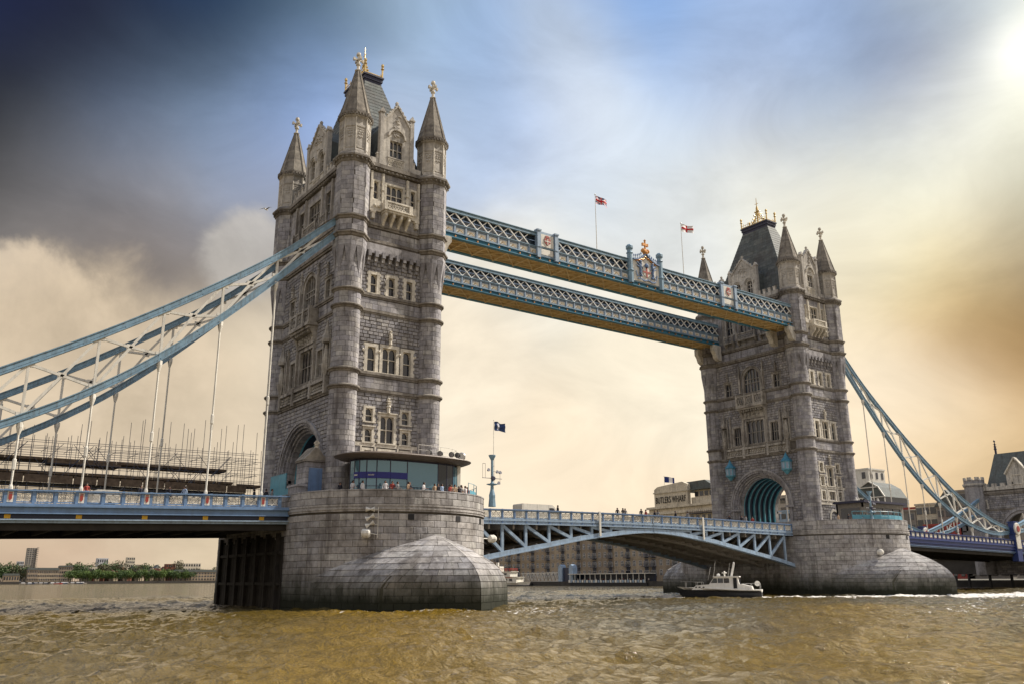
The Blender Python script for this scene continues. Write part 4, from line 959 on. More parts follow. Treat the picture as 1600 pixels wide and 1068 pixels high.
# ------------------------------------------------------------------ parapets and decks
def panel_mesh(w,h,col,name='parapet_panel'):
    """openwork panel in local x 0..w, z 0..h"""
    mb=MB(); mb.m=0; e=.10
    mb.box(0,-.06,0,w,.06,e); mb.box(0,-.06,h-e,w,.06,h); mb.box(0,-.06,e,e,.06,h-e); mb.box(w-e,-.06,e,w,.06,h-e)
    mb.m=1; n=2; ww=(w-2*e)/n
    for i in range(n):
        a=e+i*ww; b=a+ww; cx=(a+b)/2; cz=h/2; hh=(h-2*e)/2
        mb.bar((a,0,e),(b,0,h-e),.055,.06); mb.bar((b,0,e),(a,0,h-e),.055,.05)
        for k in range(8):
            p=2*PI*k/8;q=2*PI*(k+1)/8; r_=min(ww,hh*2)*.33; mb.bar((cx+r_*math.cos(p),0,cz+r_*math.sin(p)),(cx+r_*math.cos(q),0,cz+r_*math.sin(q)),.05,.055)
        mb.box(cx-.09,-.04,cz-.09,cx+.09,.04,cz+.09); mb.box(a-.025,-.035,e,a+.025,.035,h-e)
        for zz in (e+hh*.28,h-e-hh*.28):
            mb.bar((a,0,zz),(b,0,zz),.03,.04)
    return mb.mesh(name,[col,M['white']])
def mb_shield():
    mb=MB(); mb.m=0; mb.box(0,-.1,0,.62,.1,1.0); mb.m=1; mb.prism([(.18,.75),(.44,.75),(.44,.35),(.31,.18),(.18,.35)],-.14,-.10); mb.box(.18,-.14,.80,.44,-.10,.88); mb.m=2; mb.box(.08,-.115,.06,.54,-.102,.94); return mb
def side_span(x0,sg,zf,far,label,colA,colB,colF,pitch,shields,x_end):
    T=thing('side_span_deck',(x0,0,0),0,label,'bridge deck','side span decks')
    a0,a1=10.7,x_end; X=lambda a:sg*a
    def run(mb,y0,y1,d0,d1,t=0.):   # bar between depths below the rail following the slope
        A=zf(a0);B=zf(a1); xs=(X(a0),X(a1)); 
        mb.add([(xs[0],y0,A-d1),(xs[1],y0,B-d1),(xs[1],y1,B-d1),(xs[0],y1,A-d1),(xs[0],y0,A-d0),(xs[1],y0,B-d0),(xs[1],y1,B-d0),(xs[0],y1,A-d0)],[(0,3,2,1),(4,5,6,7),(0,1,5,4),(1,2,6,5),(2,3,7,6),(3,0,4,7)],t)
    rd=MB(); run(rd,-9.2,9.2,1.25,1.55); rd.build('roadway',M['asphalt'],T)
    for sy in (-1,1):
        f=MB(); Y=lambda a:sy*a
        def ry(mb,a,b,d0,d1): p,q=sorted((Y(a),Y(b))); run(mb,p,q,d0,d1)
        ry(f,9.45,9.85,-.02,.10); f.build('top_rail',colA,T)
        f=MB(); ry(f,9.42,9.9,1.12,1.28); ry(f,9.4,10.0,1.285,1.42); ry(f,9.4,9.75,1.425,1.9); ry(f,9.4,9.9,1.905,2.0); f.build('cornice_beam',colA,T)
        f=MB(); ry(f,9.3,9.55,2.003,2.42); f.build('web_plate',colF,T)
        f=MB(); ry(f,9.25,9.85,2.423,2.53); ry(f,9.3,9.6,2.533,2.75); f.build('lower_flange',colB,T)
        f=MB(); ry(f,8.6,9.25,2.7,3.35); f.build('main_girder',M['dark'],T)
    cg=MB()
    k=int((a1-a0)/2.73)
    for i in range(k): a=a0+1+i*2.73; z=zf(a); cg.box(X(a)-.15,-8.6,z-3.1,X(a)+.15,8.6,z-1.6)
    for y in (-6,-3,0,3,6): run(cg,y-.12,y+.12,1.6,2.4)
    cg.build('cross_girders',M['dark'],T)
    # parapet, panel by panel
    pm=panel_mesh(pitch-.22,.92,colA); po=MB(); po.box(-.11,-.12,-1.15,.11,.12,.06); pom=po.mesh('parapet_post',colA)
    sm=mb_shield().mesh('shield_panel',[colA,M['red'],M['white']])
    slope=math.atan2(zf(a1)-zf(a0),a1-a0)*sg
    for sy in (-1,1):
        if shields:
            nmod=int((a1-13.4)/5.46)+1
            for j in range(-1,nmod):
                c=13.4+5.46*j
                if c>a0: link('shield_panel',sm,T,(X(c)-.31,sy*9.62,zf(c)-1.1),(0,0,0)); 
                for i in range(3):
                    s=c+.36+i*1.67
                    if s<a0-.2: continue
                    xa=X(s+.11) if sg>0 else X(s+1.56)
                    link('parapet_panel',pm,T,(xa,sy*9.62,zf(s+.8)-1.06-(slope*.7)),(0,-slope,0)); link('parapet_post',pom,T,(X(s),sy*9.62,zf(s)),(0,0,0))
                link('parapet_post',pom,T,(X(c+5.46-.36),sy*9.62,zf(c+5.1)),(0,0,0))
        else:
            k=int((a1-a0)/pitch)
            for i in range(k):
                s=a0+i*pitch; link('parapet_panel',pm,T,(X(s)+.11,sy*9.62,zf(s+.5)-1.06),(0,-slope,0)); link('parapet_post',pom,T,(X(s),sy*9.62,zf(s)),(0,0,0))
    return T
L1=side_span(0,-1,LZ,0,'pale blue side span deck with openwork parapet and red shields, left of the near tower',M['deckblue'],M['pblue'],M['navy'],1.67,True,66)
L2=side_span(82.3,1,RZ,0,'royal blue side span deck with square white parapet panels, right of the far pier',M['royal'],M['mid'],M['royal'],1.5,False,92)
ym=MB(); ym.box(-.24,-9.6,0,.24,-9.555,.34); ymm=ym.mesh('yellow_marker',M['yellow'])
for i in range(10): x=13.4+5.46*i; link('yellow_marker',ymm,L1,(-x,0,LZ(x)-2.38))
# plain white panels on the far span
wp=MB(); wp.box(.28,-.10,.22,1.0,-.07,.72); wpm=wp.mesh('white_panel',M['white'])
for i in range(54): s=10.7+i*1.5; link('white_panel',wpm,L2,(s,-9.62,RZ(s+.5)-1.06))
# ------------------------------------------------------------------ bascules
def bascule(x0,sg,label):
    T=thing('bascule_leaf',(x0,0,0),0,label,'bascule','bascule leaves')
    X=lambda a:sg*a; L_=30.4; a0=10.75; a1=41.1
    zr=lambda a:10.62+.30*math.sin(min(1,(a-10)/31)*PI/2)     # top rail
    zl=lambda a:4.35+(9.0-4.35)*(1-((41.1-a)/30.4)**1.35)    # lower chord, a from pier
    zl_=lambda a:float(np.interp(a,[10.7,15.2,21.3,29.1,36.4,39,41.1],[4.6,5.55,6.55,7.9,8.75,8.95,9.0]))
    xs=np.linspace(a0,a1,18)
    def strip(mb,y0,y1,f0,f1):
        for a,b in zip(xs,xs[1:]):
            A,B=X(a),X(b); mb.add([(A,y0,f0(a)),(B,y0,f0(b)),(B,y1,f0(b)),(A,y1,f0(a)),(A,y0,f1(a)),(B,y0,f1(b)),(B,y1,f1(b)),(A,y1,f1(a))],[(0,3,2,1),(4,5,6,7),(0,1,5,4),(2,3,7,6),(1,2,6,5),(3,0,4,7)])
    rd=MB(); strip(rd,-8.9,8.9,lambda a:zr(a)-1.5,lambda a:zr(a)-1.2); rd.build('roadway',M['asphalt'],T)
    for sy in (-1,1): f=MB(); strip(f,*sorted((sy*6.6,sy*8.8)),lambda a:zr(a)-1.19,lambda a:zr(a)-.9); f.build('footway',M['concrete'],T)
    nodes=[16.2,19.7,23.3,26.85,30.3,33.6,36.6]
    for sy in (-1,1):
        f=MB(); strip(f,*sorted((sy*8.9,sy*9.3)),lambda a:zr(a)-.10,lambda a:zr(a)+.02); f.build('top_rail',M['mid'],T)
        f=MB(); strip(f,*sorted((sy*8.85,sy*9.25)),lambda a:zr(a)-1.35,lambda a:zr(a)-1.12); strip(f,*sorted((sy*8.85,sy*9.12)),lambda a:zr(a)-1.62,lambda a:zr(a)-1.353); strip(f,*sorted((sy*8.7,sy*9.3)),lambda a:zr(a)-1.75,lambda a:zr(a)-1.623)
        f.build('fascia_beam',M['pblue'],T)
    pm=panel_mesh(1.62,.96,M['pblue']); po=MB(); po.box(-.08,-.14,-1.7,.08,.14,.05); pom=po.mesh('parapet_post',M['mid'])
    k=17; pt=(a1-a0)/k
    for sy in (-1,1):
        for i in range(k):
            a=a0+i*pt; b=a+pt; q=a if sg>0 else b; link('parapet_panel',pm,T,(X(q)+.08,sy*9.08,zr(a+pt/2)-1.08-sg*(zr(b)-zr(a))/2),(0,-sg*math.atan2(zr(b)-zr(a),pt),0)); link('parapet_post',pom,T,(X(a),sy*9.08,zr(a)),(0,0,0))
    for gi,y in enumerate((-8.9,-3.0,3.0,8.9)):
        mt=M['pblue'] if gi in (0,3) else M['concrete']
        f=MB(); strip(f,y-.28,y+.28,lambda a:zl_(a)-.34,lambda a:zl_(a)+.12); strip(f,y-.42,y+.42,lambda a:zl_(a)-.46,lambda a:zl_(a)-.343); f.build('lower_chord',mt,T)
        for a in [12.6]+nodes:
            p=MB(); p.bar((X(a),y,zl_(a)),(X(a),y,zr(a)-1.7),.34,.26,up=(0,1,0)); p.build('truss_post',mt,T)
        nd=[12.6]+nodes
        for a,b in zip(nd,nd[1:]):
            p=MB(); p.bar((X(a),y,zr(a)-1.85),(X(b),y,zl_(b)+.1),.36,.3,up=(0,1,0)); p.build('truss_diagonal',mt,T)
        f=MB(); f.prism([(X(34.5),zr(36)-1.8),(X(41.1),zr(41)-1.8),(X(41.1),8.7),(X(37.5),8.5)],y-.12,y+.12); f.build('nose_plate',mt,T)
    cg=MB()
    for a in [12.6,14.4]+nodes+[18,21.5,25,28.6,32,35,38.5]:
        cg.box(X(a)-.12,-8.8,zr(a)-2.3,X(a)+.12,8.8,zr(a)-1.5)
        cg.box(X(a)-.1,-8.8,zl_(a)-.2,X(a)+.1,8.8,zl_(a)+.25)
    for a,b in zip([12.6]+nodes,nodes):
        for y0,y1 in ((-8.9,-3),(-3,3),(3,8.9)): cg.bar((X(a),y0,zl_(a)),(X(b),y1,zl_(b)),.18); cg.bar((X(a),y1,zl_(a)),(X(b),y0,zl_(b)),.18)
    cg.build('cross_girders',M['concrete'],T)
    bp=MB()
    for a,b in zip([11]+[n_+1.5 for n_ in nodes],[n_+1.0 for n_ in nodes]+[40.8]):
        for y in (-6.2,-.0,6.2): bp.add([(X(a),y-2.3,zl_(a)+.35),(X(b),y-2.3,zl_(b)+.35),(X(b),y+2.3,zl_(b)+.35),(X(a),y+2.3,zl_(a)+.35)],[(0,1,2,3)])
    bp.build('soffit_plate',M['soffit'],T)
    return T
B1=bascule(0,1,'left bascule leaf, joined to the pier with the glass pavilion')
B2=bascule(82.3,-1,'right bascule leaf, over the launch beside the far pier')
for x,t_ in ((31.4,'left'),(51.0,'right')):
    g=MB(); g.box(x-.14,-9.42,7.9,x+.14,-9.27,11.0); o=g.build('height_gauge_board',M['white']); tag(o,'white upright gauge board on the %s bascule face'%t_,'gauge board','gauge boards on the bascules')
# ------------------------------------------------------------------ high-level walkways
def walkway(sy,label,fancy):
    T=thing('high_level_walkway',(0,0,0),0,label,'walkway','high-level walkways')
    yf,yb=(-9.95,-6.15) if sy<0 else (6.15,9.95); x0,x1=6.7,75.9; dz=0 if sy<0 else .35
    z=lambda v:v+dz
    def bx(name,mat,ya,yb_,za,zb): mb=MB(); mb.box(x0,ya,z(za),x1,yb_,z(zb)); return mb.build(name,mat,T)
    bays=42; pt=(x1-x0)/bays; lat=MB(); w=.15
    lb1=MB(); lb1.bar((0,0,0),(pt,0,1.5),.12,w,up=(0,1,0)); m1=lb1.mesh('lattice_bar',M['bright'])
    lb2=MB(); lb2.bar((0,0,1.5),(pt,0,0),.12,w,up=(0,1,0)); m2=lb2.mesh('lattice_bar',M['bright'])
    pn=MB(); pn.m=0; h=1.14; pn.box(.0,-.10,0,pt,.10,.14); pn.box(0,-.10,h-.14,pt,.10,h); pn.box(-.11,-.16,-.1,.11,.16,h+.05); pn.box(.11,.02,.14,pt-.11,.06,h-.14); pn.m=1; pn.box(.24,-.05,.22,pt-.24,.02,.80); 
    pn.m=2
    for k in range(5): a=PI*k/4; pn.sphere((pt/2+.28*math.cos(a),-.06,.34+.22*math.sin(a)),.08,5,4)
    pm=pn.mesh('parapet_panel',[M['pblue'],M['white'],M['cream']])
    skip=[(21.3,24.3),(38.1,44.2),(57.7,60.9)] if fancy else []
    for face,dy in ((yf,-1),(yb,1)):
        for i in range(bays):
            x=x0+i*pt; vis=(face==yf)
            if not (vis and any(a-.6<x+pt/2<b+.6 for a,b in skip)):
                if vis: link('lattice_bar',m1,T,(x,face+.06,z(44.98))); link('lattice_bar',m2,T,(x,face-.06,z(44.98)))
                else:
                    lat.bar((x,face,z(44.98)),(x+pt,face,z(46.45)),.1,w,up=(0,1,0)); lat.bar((x,face,z(46.45)),(x+pt,face,z(44.98)),.1,w,up=(0,1,0))
            if vis: link('parapet_panel',pm,T,(x,face,z(43.76)))
        a,b=sorted((face,face+dy*.16)); c,d=sorted((face-dy*.1,face+dy*.22)); e,f=sorted((face-dy*.1,face+dy*.3))
        mb=MB(); mb.box(x0,c,z(46.45),x1,d,z(46.62)); mb.box(x0,a,z(46.623),x1,b,z(46.86)); mb.box(x0,e,z(46.863),x1,f,z(46.95)); mb.build('top_chord',M['blue'],T)
        mb=MB(); mb.box(x0,c,z(44.9),x1,d,z(44.98)); mb.box(x0,e,z(43.64),x1,f,z(43.757)); mb.build('sill_rail',M['blue'],T)
        mb=MB(); mb.box(x0,*( (face,z(43.16)) if dy>0 else (face-.02,z(43.16))),x1,face+.2 if dy>0 else face+.18,z(43.637)); 
        p,q=sorted((face-dy*.25,face+dy*.34)); mb.box(x0,p,z(43.05),x1,q,z(43.157)); mb.build('lower_chord',M['teal'],T)
        if face!=yf: mb=MB(); mb.box(x0,face-.05,z(43.76),x1,face+.05,z(44.897)); mb.build('back_parapet',M['blue'],T)
    lat.build('back_lattice',M['white'],T)
    br=MB(); br.box(-.07,-.0,0,.07,.32,.5); brm=br.mesh('bracket',M['orange'])
    if sy: 
        for i in range(bays): link('bracket',brm,T,(x0+i*pt,yf-.34,z(43.2)),None,(1,1,.45))
    # glazed gallery inside
    gl=MB(); gl.box(x0,yf+.55,z(44.3),x1,yf+.6,z(46.5)); gl.box(x0,yb-.6,z(44.3),x1,yb-.55,z(46.5)); gl.build('glazing',M['gglass'],T)
    fr=MB()
    for i in range(bays*1): x=x0+i*pt; fr.box(x-.05,yf+.45,z(44.3),x+.05,yf+.54,z(46.5))
    fr.box(x0,yf+.46,z(45.9),x1,yf+.545,z(46.0)); fr.build('glazing_bars',M['mid'],T)
    rf=MB(); rf.prism([(yf+.3,z(46.6)),(yb-.3,z(46.6)),(yb-.3,z(46.75)),((yf+yb)/2,z(46.98)),(yf+.3,z(46.75))],x0,x1,'x'); rf.build('roof',M['cabin'],T)
    if sy>0: e=MB(); e.box(x0,yf+.2,z(46.96),x1,yf+.75,z(47.12)); e.build('roof_gutter',M['white'],T)
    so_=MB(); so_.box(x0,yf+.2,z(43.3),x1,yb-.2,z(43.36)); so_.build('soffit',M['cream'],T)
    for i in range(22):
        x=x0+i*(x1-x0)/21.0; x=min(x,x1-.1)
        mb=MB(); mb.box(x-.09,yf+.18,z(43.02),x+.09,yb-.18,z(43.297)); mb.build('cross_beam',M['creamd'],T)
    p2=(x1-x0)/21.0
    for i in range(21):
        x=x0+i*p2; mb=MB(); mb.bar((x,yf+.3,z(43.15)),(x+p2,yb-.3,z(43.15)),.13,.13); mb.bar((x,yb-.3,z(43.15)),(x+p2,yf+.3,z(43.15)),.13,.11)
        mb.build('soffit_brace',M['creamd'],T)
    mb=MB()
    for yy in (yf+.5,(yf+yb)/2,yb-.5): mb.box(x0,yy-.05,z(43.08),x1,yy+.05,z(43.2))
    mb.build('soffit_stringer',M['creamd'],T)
    if fancy:
        for a,b in ((21.3,24.3),(57.7,60.9)):
            p=MB(); p.m=0
            for q in (a,b): p.box(q-.28,yf-.5,43.4,q+.28,yf+.1,47.15); p.box(q-.36,yf-.58,47.15,q+.36,yf+.16,47.35); p.box(q-.34,yf-.56,44.85,q+.34,yf+.12,45.0)
            p.box(a+.28,yf-.25,44.95,b-.28,yf,47.0); p.box(a,yf-.3,46.95,b,yf+.1,47.18); p.box(a+.28,yf-.3,43.7,b-.28,yf,43.85)
            p.m=1; p.box(a+.45,yf-.32,45.1,b-.45,yf-.25,46.85); p.box(a+.5,yf-.29,43.95,b-.5,yf-.2,44.75)
            c=(a+b)/2; p.m=2; p.prism([(c-.5,46.3),(c+.5,46.3),(c+.5,45.75),(c,45.3),(c-.5,45.75)],yf-.40,yf-.32); p.box(c-.3,yf-.4,46.4,c+.3,yf-.32,46.7)
            p.m=1; p.box(c-.06,yf-.43,45.4,c+.06,yf-.40,46.28); p.box(c-.48,yf-.432,45.85,c+.48,yf-.402,45.97)
            o=p.build('shield_bay',[M['pblue'],M['white'],M['red']],T)
        # central crest
        a,b=38.1,44.2; c=(a+b)/2; yq=yf-.35; p=MB()
        for q in (a,b): p.lathe([(.5,43.3),(.5,45.0),(.58,45.05),(.58,45.2),(.45,45.3),(.42,47.7),(.52,47.8),(.40,47.95),(.38,48.3),(.55,48.5),(.55,48.85),(.42,48.95),(.3,49.1)],8,q,yf-.2,.5)
        p.build('crest_pillar',M['blue'],T)
        p=MB(); ar=[(a+.45,43.8)]+[(c-(c-a-.45)*(1-i/8),46.9+1.35*(i/8)**2.0) for i in range(9)]+[(c+(b-c-.45)*(i/8),46.9+1.35*(1-i/8)**2.0) for i in range(1,9)]+[(b-.45,43.8)]
        p.prism(ar,yq,yq+.3); p.build('crest_panel',M['white'],T)
        p=MB()
        for i in range(8):
            for sgn in (-1,1):
                u0=1-i/8;u1=1-(i+1)/8; p.bar((c+sgn*(c-a-.4)*u0,yq-.05,47.0+1.35*(1-u0)**2),(c+sgn*(c-a-.4)*u1,yq-.05,47.0+1.35*(1-u1)**2),.4,.2)
        for k in range(14):
            x=a+.7+k*(b-a-1.4)/13; u_=1-abs(x-c)/(c-a-.45); 
            if abs(x-c)>.8: p.lathe([(.05,47.0+1.3*u_*u_),(.05,47.5+1.3*u_*u_),(.13,47.6+1.3*u_*u_),(.02,47.85+1.3*u_*u_)],5,x,yq)
        p.build('crest_hood',M['mid'],T)
        # coat of arms in relief: shield with cross, supporters, helm, ribbon
        p=MB(); y1=yq-.12; p.prism([(c-.75,46.1),(c+.75,46.1),(c+.75,45.2),(c,44.5),(c-.75,45.2)],y1,yq); p.build('arms_shield',M['white'],T)
        p=MB(); p.box(c-.12,y1-.06,44.6,c+.12,y1,46.08); p.box(c-.73,y1-.062,45.3,c+.73,y1-.002,45.52); p.build('arms_cross',M['red'],T)
        p=MB(); rr=random.Random(3)
        for sgn in (-1,1):   # two winged supporters
            p=MB()
            P=[(1.05,44.6),(1.3,45.0),(1.2,45.5),(1.35,46.0),(1.1,46.5),(1.25,46.8)]
            for (u,zv),(u2,z2) in zip(P,P[1:]): p.tube((c+sgn*u,y1,zv),(c+sgn*u2,y1,z2),.2,6,.17)
            p.sphere((c+sgn*1.2,y1-.05,46.85),.2,6,5); p.tube((c+sgn*1.2,y1,46.2),(c+sgn*2.0,y1,46.75),.2,5,.05); p.tube((c+sgn*1.2,y1,45.9),(c+sgn*2.05,y1,46.2),.18,5,.05); p.tube((c+sgn*1.1,y1,46.2),(c+sgn*.75,y1,45.9),.1,5)
            p.tube((c+sgn*1.2,y1,44.9),(c+sgn*1.9,y1,44.5),.12,5,.05); p.tube((c+sgn*1.9,y1,44.5),(c+sgn*2.1,y1,45.3),.07,5); p.build('arms_supporter',M['mid'],T)
        p=MB()
        p.lathe([(.28,46.15),(.34,46.4),(.2,46.7),(.05,46.8)],8,c,y1); 
        for k in range(9): p.bar((c-1.8+k*.4,y1,44.15+.12*math.sin(k*1.5)),(c-1.4+k*.4,y1,44.15+.12*math.sin((k+1)*1.5)),.12,.2)
        p.build('arms_ribbon',M['mid'],T,kind='stuff')
        p=MB()
        for k in range(16): x=c-2.0+k*.26; p.sphere((x,yq-.08,46.95+.9*max(0,1-abs(x-c)/2.2)**2+rr.uniform(-.1,.1)),.14,6,4)
        p.build('crest_foliage',M['orange'],T)
        p=MB()
        for q in (-.42,.42): p.sphere((c+q,yq,48.75),.36,8,6)
        p.lathe([(.3,48.2),(.42,48.5),(.2,48.9),(.13,49.1),(.13,50.3),(.2,50.4),(.02,50.6)],8,c,yq); p.box(c-.5,yq-.13,49.55,c+.5,yq+.13,49.9); p.box(c-.56,yq-.15,49.5,c-.42,yq+.15,49.95); p.box(c+.42,yq-.15,49.5,c+.56,yq+.15,49.95)
        p.build('gilt_cross',M['orange'],T)
    # stone corbels and steel brackets where it meets the towers
    for x in (6.4,75.3):
        sg=1 if x<20 else -1
        for y in ((yf,yb)): cb=MB(); cb.prism([(x,40.6),(x+sg*.6,41.0),(x+sg*.9,41.8),(x+sg*1.3,42.3),(x+sg*1.3,43.0+dz),(x-sg*.6,43.0+dz),(x-sg*.6,40.6)],y-.45,y+.45,t=.4); cb.build('stone_corbel',M['trim'],T)
    return T
walkway(-1,'near high-level walkway with coat of arms and shield bays',True)
walkway(1,'farther high-level walkway with plain white lattice, seen below the near one',False)
# ------------------------------------------------------------------ flags and poles
def flagmesh(name,w,h,fn,cols,droop=.15,nx=30,ny=18,amp=.16,seed=0):
    mb=MB(); g=random.Random(seed); ph=g.uniform(0,6)
    P=[[(w*i/nx*(1-.08*abs(math.sin(3*i/nx+ph))),amp*math.sin(i/nx*8+ph)*(i/nx)**.6+.04*math.sin(j*.6),-h*j/ny-droop*(i/nx)**1.4*w+.05*math.sin(i/nx*7+j*.2)) for i in range(nx+1)] for j in range(ny+1)]
    for j in range(ny):
        for i in range(nx): mb.m=fn((i+.5)/nx,(j+.5)/ny); mb.add([P[j][i],P[j][i+1],P[j+1][i+1],P[j+1][i]],[(0,1,2,3)])
    return mb.mesh(name,cols,True)
def clothm(n,c): return plain(n,c,.8,0,.05,2)
CW,CR,CB=clothm('flag_white',(.75,.72,.70)),clothm('flag_red',(.60,.02,.03)),clothm('flag_blue',(.015,.03,.16)); CN=clothm('flag_navy',(.03,.06,.16)); CL=clothm('flag_pale',(.45,.5,.6))
def union(u,v):
    x,y=(u-.5)*2*1.0,(v-.5)*1.0*2/ 2.0*1.0; X_,Y_=(u-.5)*60,(v-.5)*30
    if abs(X_)<3 or abs(Y_)<3: return 1
    if abs(X_)<5 or abs(Y_)<5: return 0
    d1=abs(X_-2*Y_)/math.sqrt(5); d2=abs(X_+2*Y_)/math.sqrt(5); s1=(X_-2*Y_); s2=(X_+2*Y_)
    for d,s in ((d1,s1),(d2,s2)):
        if d<1.0*1.0 : return 1
    if min(d1,d2)<3: return 0
    return 2
def george(u,v): return 1 if abs(v-.5)<.1 or abs(u-.5)<.07 else 0
def emblem(u,v):
    if .28<u<.52 and abs(v-.45)<.36: return 0 if (int(u*26)+int(v*16))%2 else 2
    return 2
def bw(u,v): return 2 if u<.45 else (0 if u<.8 else 2)
def flag(x,y,z0,z1,w,h,fn,cols,lab,cat,ang,rad=.07,pole=True,droop=.12,seed=0,plabel=''):
    p=MB(); p.tube((0,0,0),(0,0,z1-z0),rad,6,rad*.5); p.sphere((0,0,z1-z0+.08),rad*1.6,6,4); P=p.build('flagpole',M['white'],None,(x,y,z0)); tag(P,plabel,'flagpole','flagpoles')
    f=bpy.data.objects.new('flag',flagmesh('flag',w,h,fn,cols,droop,seed=seed)); C.objects.link(f); f.location=(x+.08*math.cos(ang),y+.08*math.sin(ang),z1-.1); f.rotation_euler=(0,0,ang); tag(f,lab,'flag','flags flying over the bridge')
WIND=R(-8)
flag(33.2,-8.6,46.7,56.2,2.1,1.2,union,[CW,CR,CB],'red, white and blue crossed flag above the near walkway','flag',WIND,seed=2,plabel='tall white flagpole left of the coat of arms')
flag(51.1,-8.6,46.7,56.2,2.4,1.25,george,[CW,CR,CB],'white flag with red cross above the near walkway','flag',WIND,droop=-.03,seed=5,plabel='tall white flagpole right of the coat of arms')
flag(9.65,-16.5,15.7,19.6,1.35,.95,emblem,[CW,CR,CN],'dark blue flag with white emblem over the turquoise signal mast','flag',WIND,.035,seed=9,plabel='thin pole on top of the turquoise signal mast')
# ------------------------------------------------------------------ people
M['skin']=plain('skin',(.42,.24,.17),.6,0,.05); M['hair']=plain('hair',(.03,.02,.015),.7,0,.2,10); M['cloth']=plain('clothing',(.5,.5,.5),.85,0,.08,5,objcol=True); M['trous']=plain('trousers',(.03,.035,.06),.85,0,.1,4)
def skin_mesh(verts,edges,radii,name,mats,fn,sub=1):
    me=bpy.data.meshes.new(name+'_s'); me.from_pydata(verts,edges,[]); o=bpy.data.objects.new(name+'_s',me); C.objects.link(o)
    o.modifiers.new('k','SKIN'); 
    for i,r_ in enumerate(radii): me.skin_vertices[0].data[i].radius=(r_,r_)
    me.skin_vertices[0].data[0].use_root=True
    s=o.modifiers.new('s','SUBSURF'); s.levels=sub; s.render_levels=sub
    dg=bpy.context.evaluated_depsgraph_get(); m2=bpy.data.meshes.new_from_object(o.evaluated_get(dg)); m2.name=name
    bpy.data.objects.remove(o); bpy.data.meshes.remove(me)
    m2.materials.clear()
    for x in mats: m2.materials.append(x)
    for p in m2.polygons: p.use_smooth=True; p.material_index=fn(p.center)
    return m2
def person_mesh(kind):
    # x right, y forward(-y faces front), z up; 1.72 m
    bend={'stand':0,'lean':.22,'walk':.05}[kind]
    def b(x,y,z): return (x,y-bend*max(0,z-.95),z)
    V=[b(0,0,.95),b(0,0,1.12),b(0,.01,1.32),b(0,.01,1.46),b(0,0,1.52),b(0,-.015,1.60),b(0,-.01,1.68)]; Rr=[.15,.135,.16,.10,.055,.088,.075]; E=[(0,1),(1,2),(2,3),(3,4),(4,5),(5,6)]
    def chain_(start,pts,rs):
        p=start
        for q,r_ in zip(pts,rs): V.append(q); Rr.append(r_); E.append((p,len(V)-1)); p=len(V)-1
        return p
    V.append(b(0,-.11,1.60)); Rr.append(.016); E.append((5,len(V)-1))   # nose
    for s in (-1,1):
        st=.14 if kind=='walk' else .0
        chain_(0,[(s*.10,-s*st*.3,.86),(s*.11,-s*st,.50),(s*.11,-s*st*1.6+.03,.09),(s*.12,-s*st*1.6-.14,.04)],[.10,.062,.045,.04])
        if kind=='lean': A=[b(s*.19,0,1.42),(s*.26,-.12,1.16),(s*.18,-.40,1.08)]; hd=(0,-1,0)
        elif kind=='walk': A=[b(s*.19,0,1.42),(s*.25,s*.10,1.15),(s*.23,s*.10-.18,.95)]; hd=(0,-.6,-.8)
        else: A=[b(s*.19,0,1.42),(s*.25,.03,1.14),(s*.24,-.06,.90)]; hd=(0,-.2,-1)
        w_=chain_(3,A,[.065,.045,.03]); h=Vector(hd).normalized(); base=Vector(A[-1]); pl=chain_(w_,[tuple(base+h*.07)],[.034])
        for k in range(4):
            o=Vector(((k-1.5)*.018,0,0)); Lk=(.055,.07,.075,.06)[k]; chain_(pl,[tuple(base+h*(.10+Lk*.4)+o),tuple(base+h*(.10+Lk)+o+Vector((0,-.012,0)))],[.009,.008])
        chain_(pl,[tuple(base+h*.06+Vector((-s*.035,-.01,0))),tuple(base+h*.10+Vector((-s*.05,-.015,0)))],[.010,.008])
    def fn(c):
        if c.z>1.49-bend*0: return 0
        if c.z<.94 and abs(c.x)<.2: return 2
        ar=abs(c.x)>.21
        if c.z<1.0+(.12 if kind=='lean' else 0) and ar: return 0
        if kind=='lean' and c.y<-.33: return 0
        return 1
    me=skin_mesh(V,E,Rr,'person',[M['skin'],M['cloth'],M['trous']],fn,1)
    h=MB(); hz=1.655; hy=-bend*.68+.012
    h.lathe([(.103,hz-.10),(.112,hz-.02),(.108,hz+.04),(.08,hz+.09),(.03,hz+.115),(.001,hz+.12)],10,0,hy+.022); hm=h.mesh('hair',M['hair'],True)
    e=MB(); 
    for s in (-1,1): e.sphere((s*.033,hy-.105,hz-.045),.011,5,4)
    em=e.mesh('eyes',M['black'])
    return me,hm,em
PM={k:person_mesh(k) for k in ('stand','lean','walk')}
def person(x,y,z,face,kind,col,label,hair=(1,1,1,1),s=1.0,group='people on the bridge'):
    me,hm,em=PM[kind]; o=link('person',me,None,(x,y,z),face,(s,s,s),(*col,1)); tag(o,label,'person',group); h=link('hair',hm,o); e=link('eyes',em,o); return o
ZF=9.62
WH,DK,BLc,TAN,RDc,GRY=(.62,.60,.60),(.02,.02,.03),(.30,.38,.52),(.42,.30,.20),(.32,.05,.04),(.2,.2,.21)
def ring_pt(x,r=9.85): return -PC-math.sqrt(r*r-x*x) if abs(x)<r else -PC
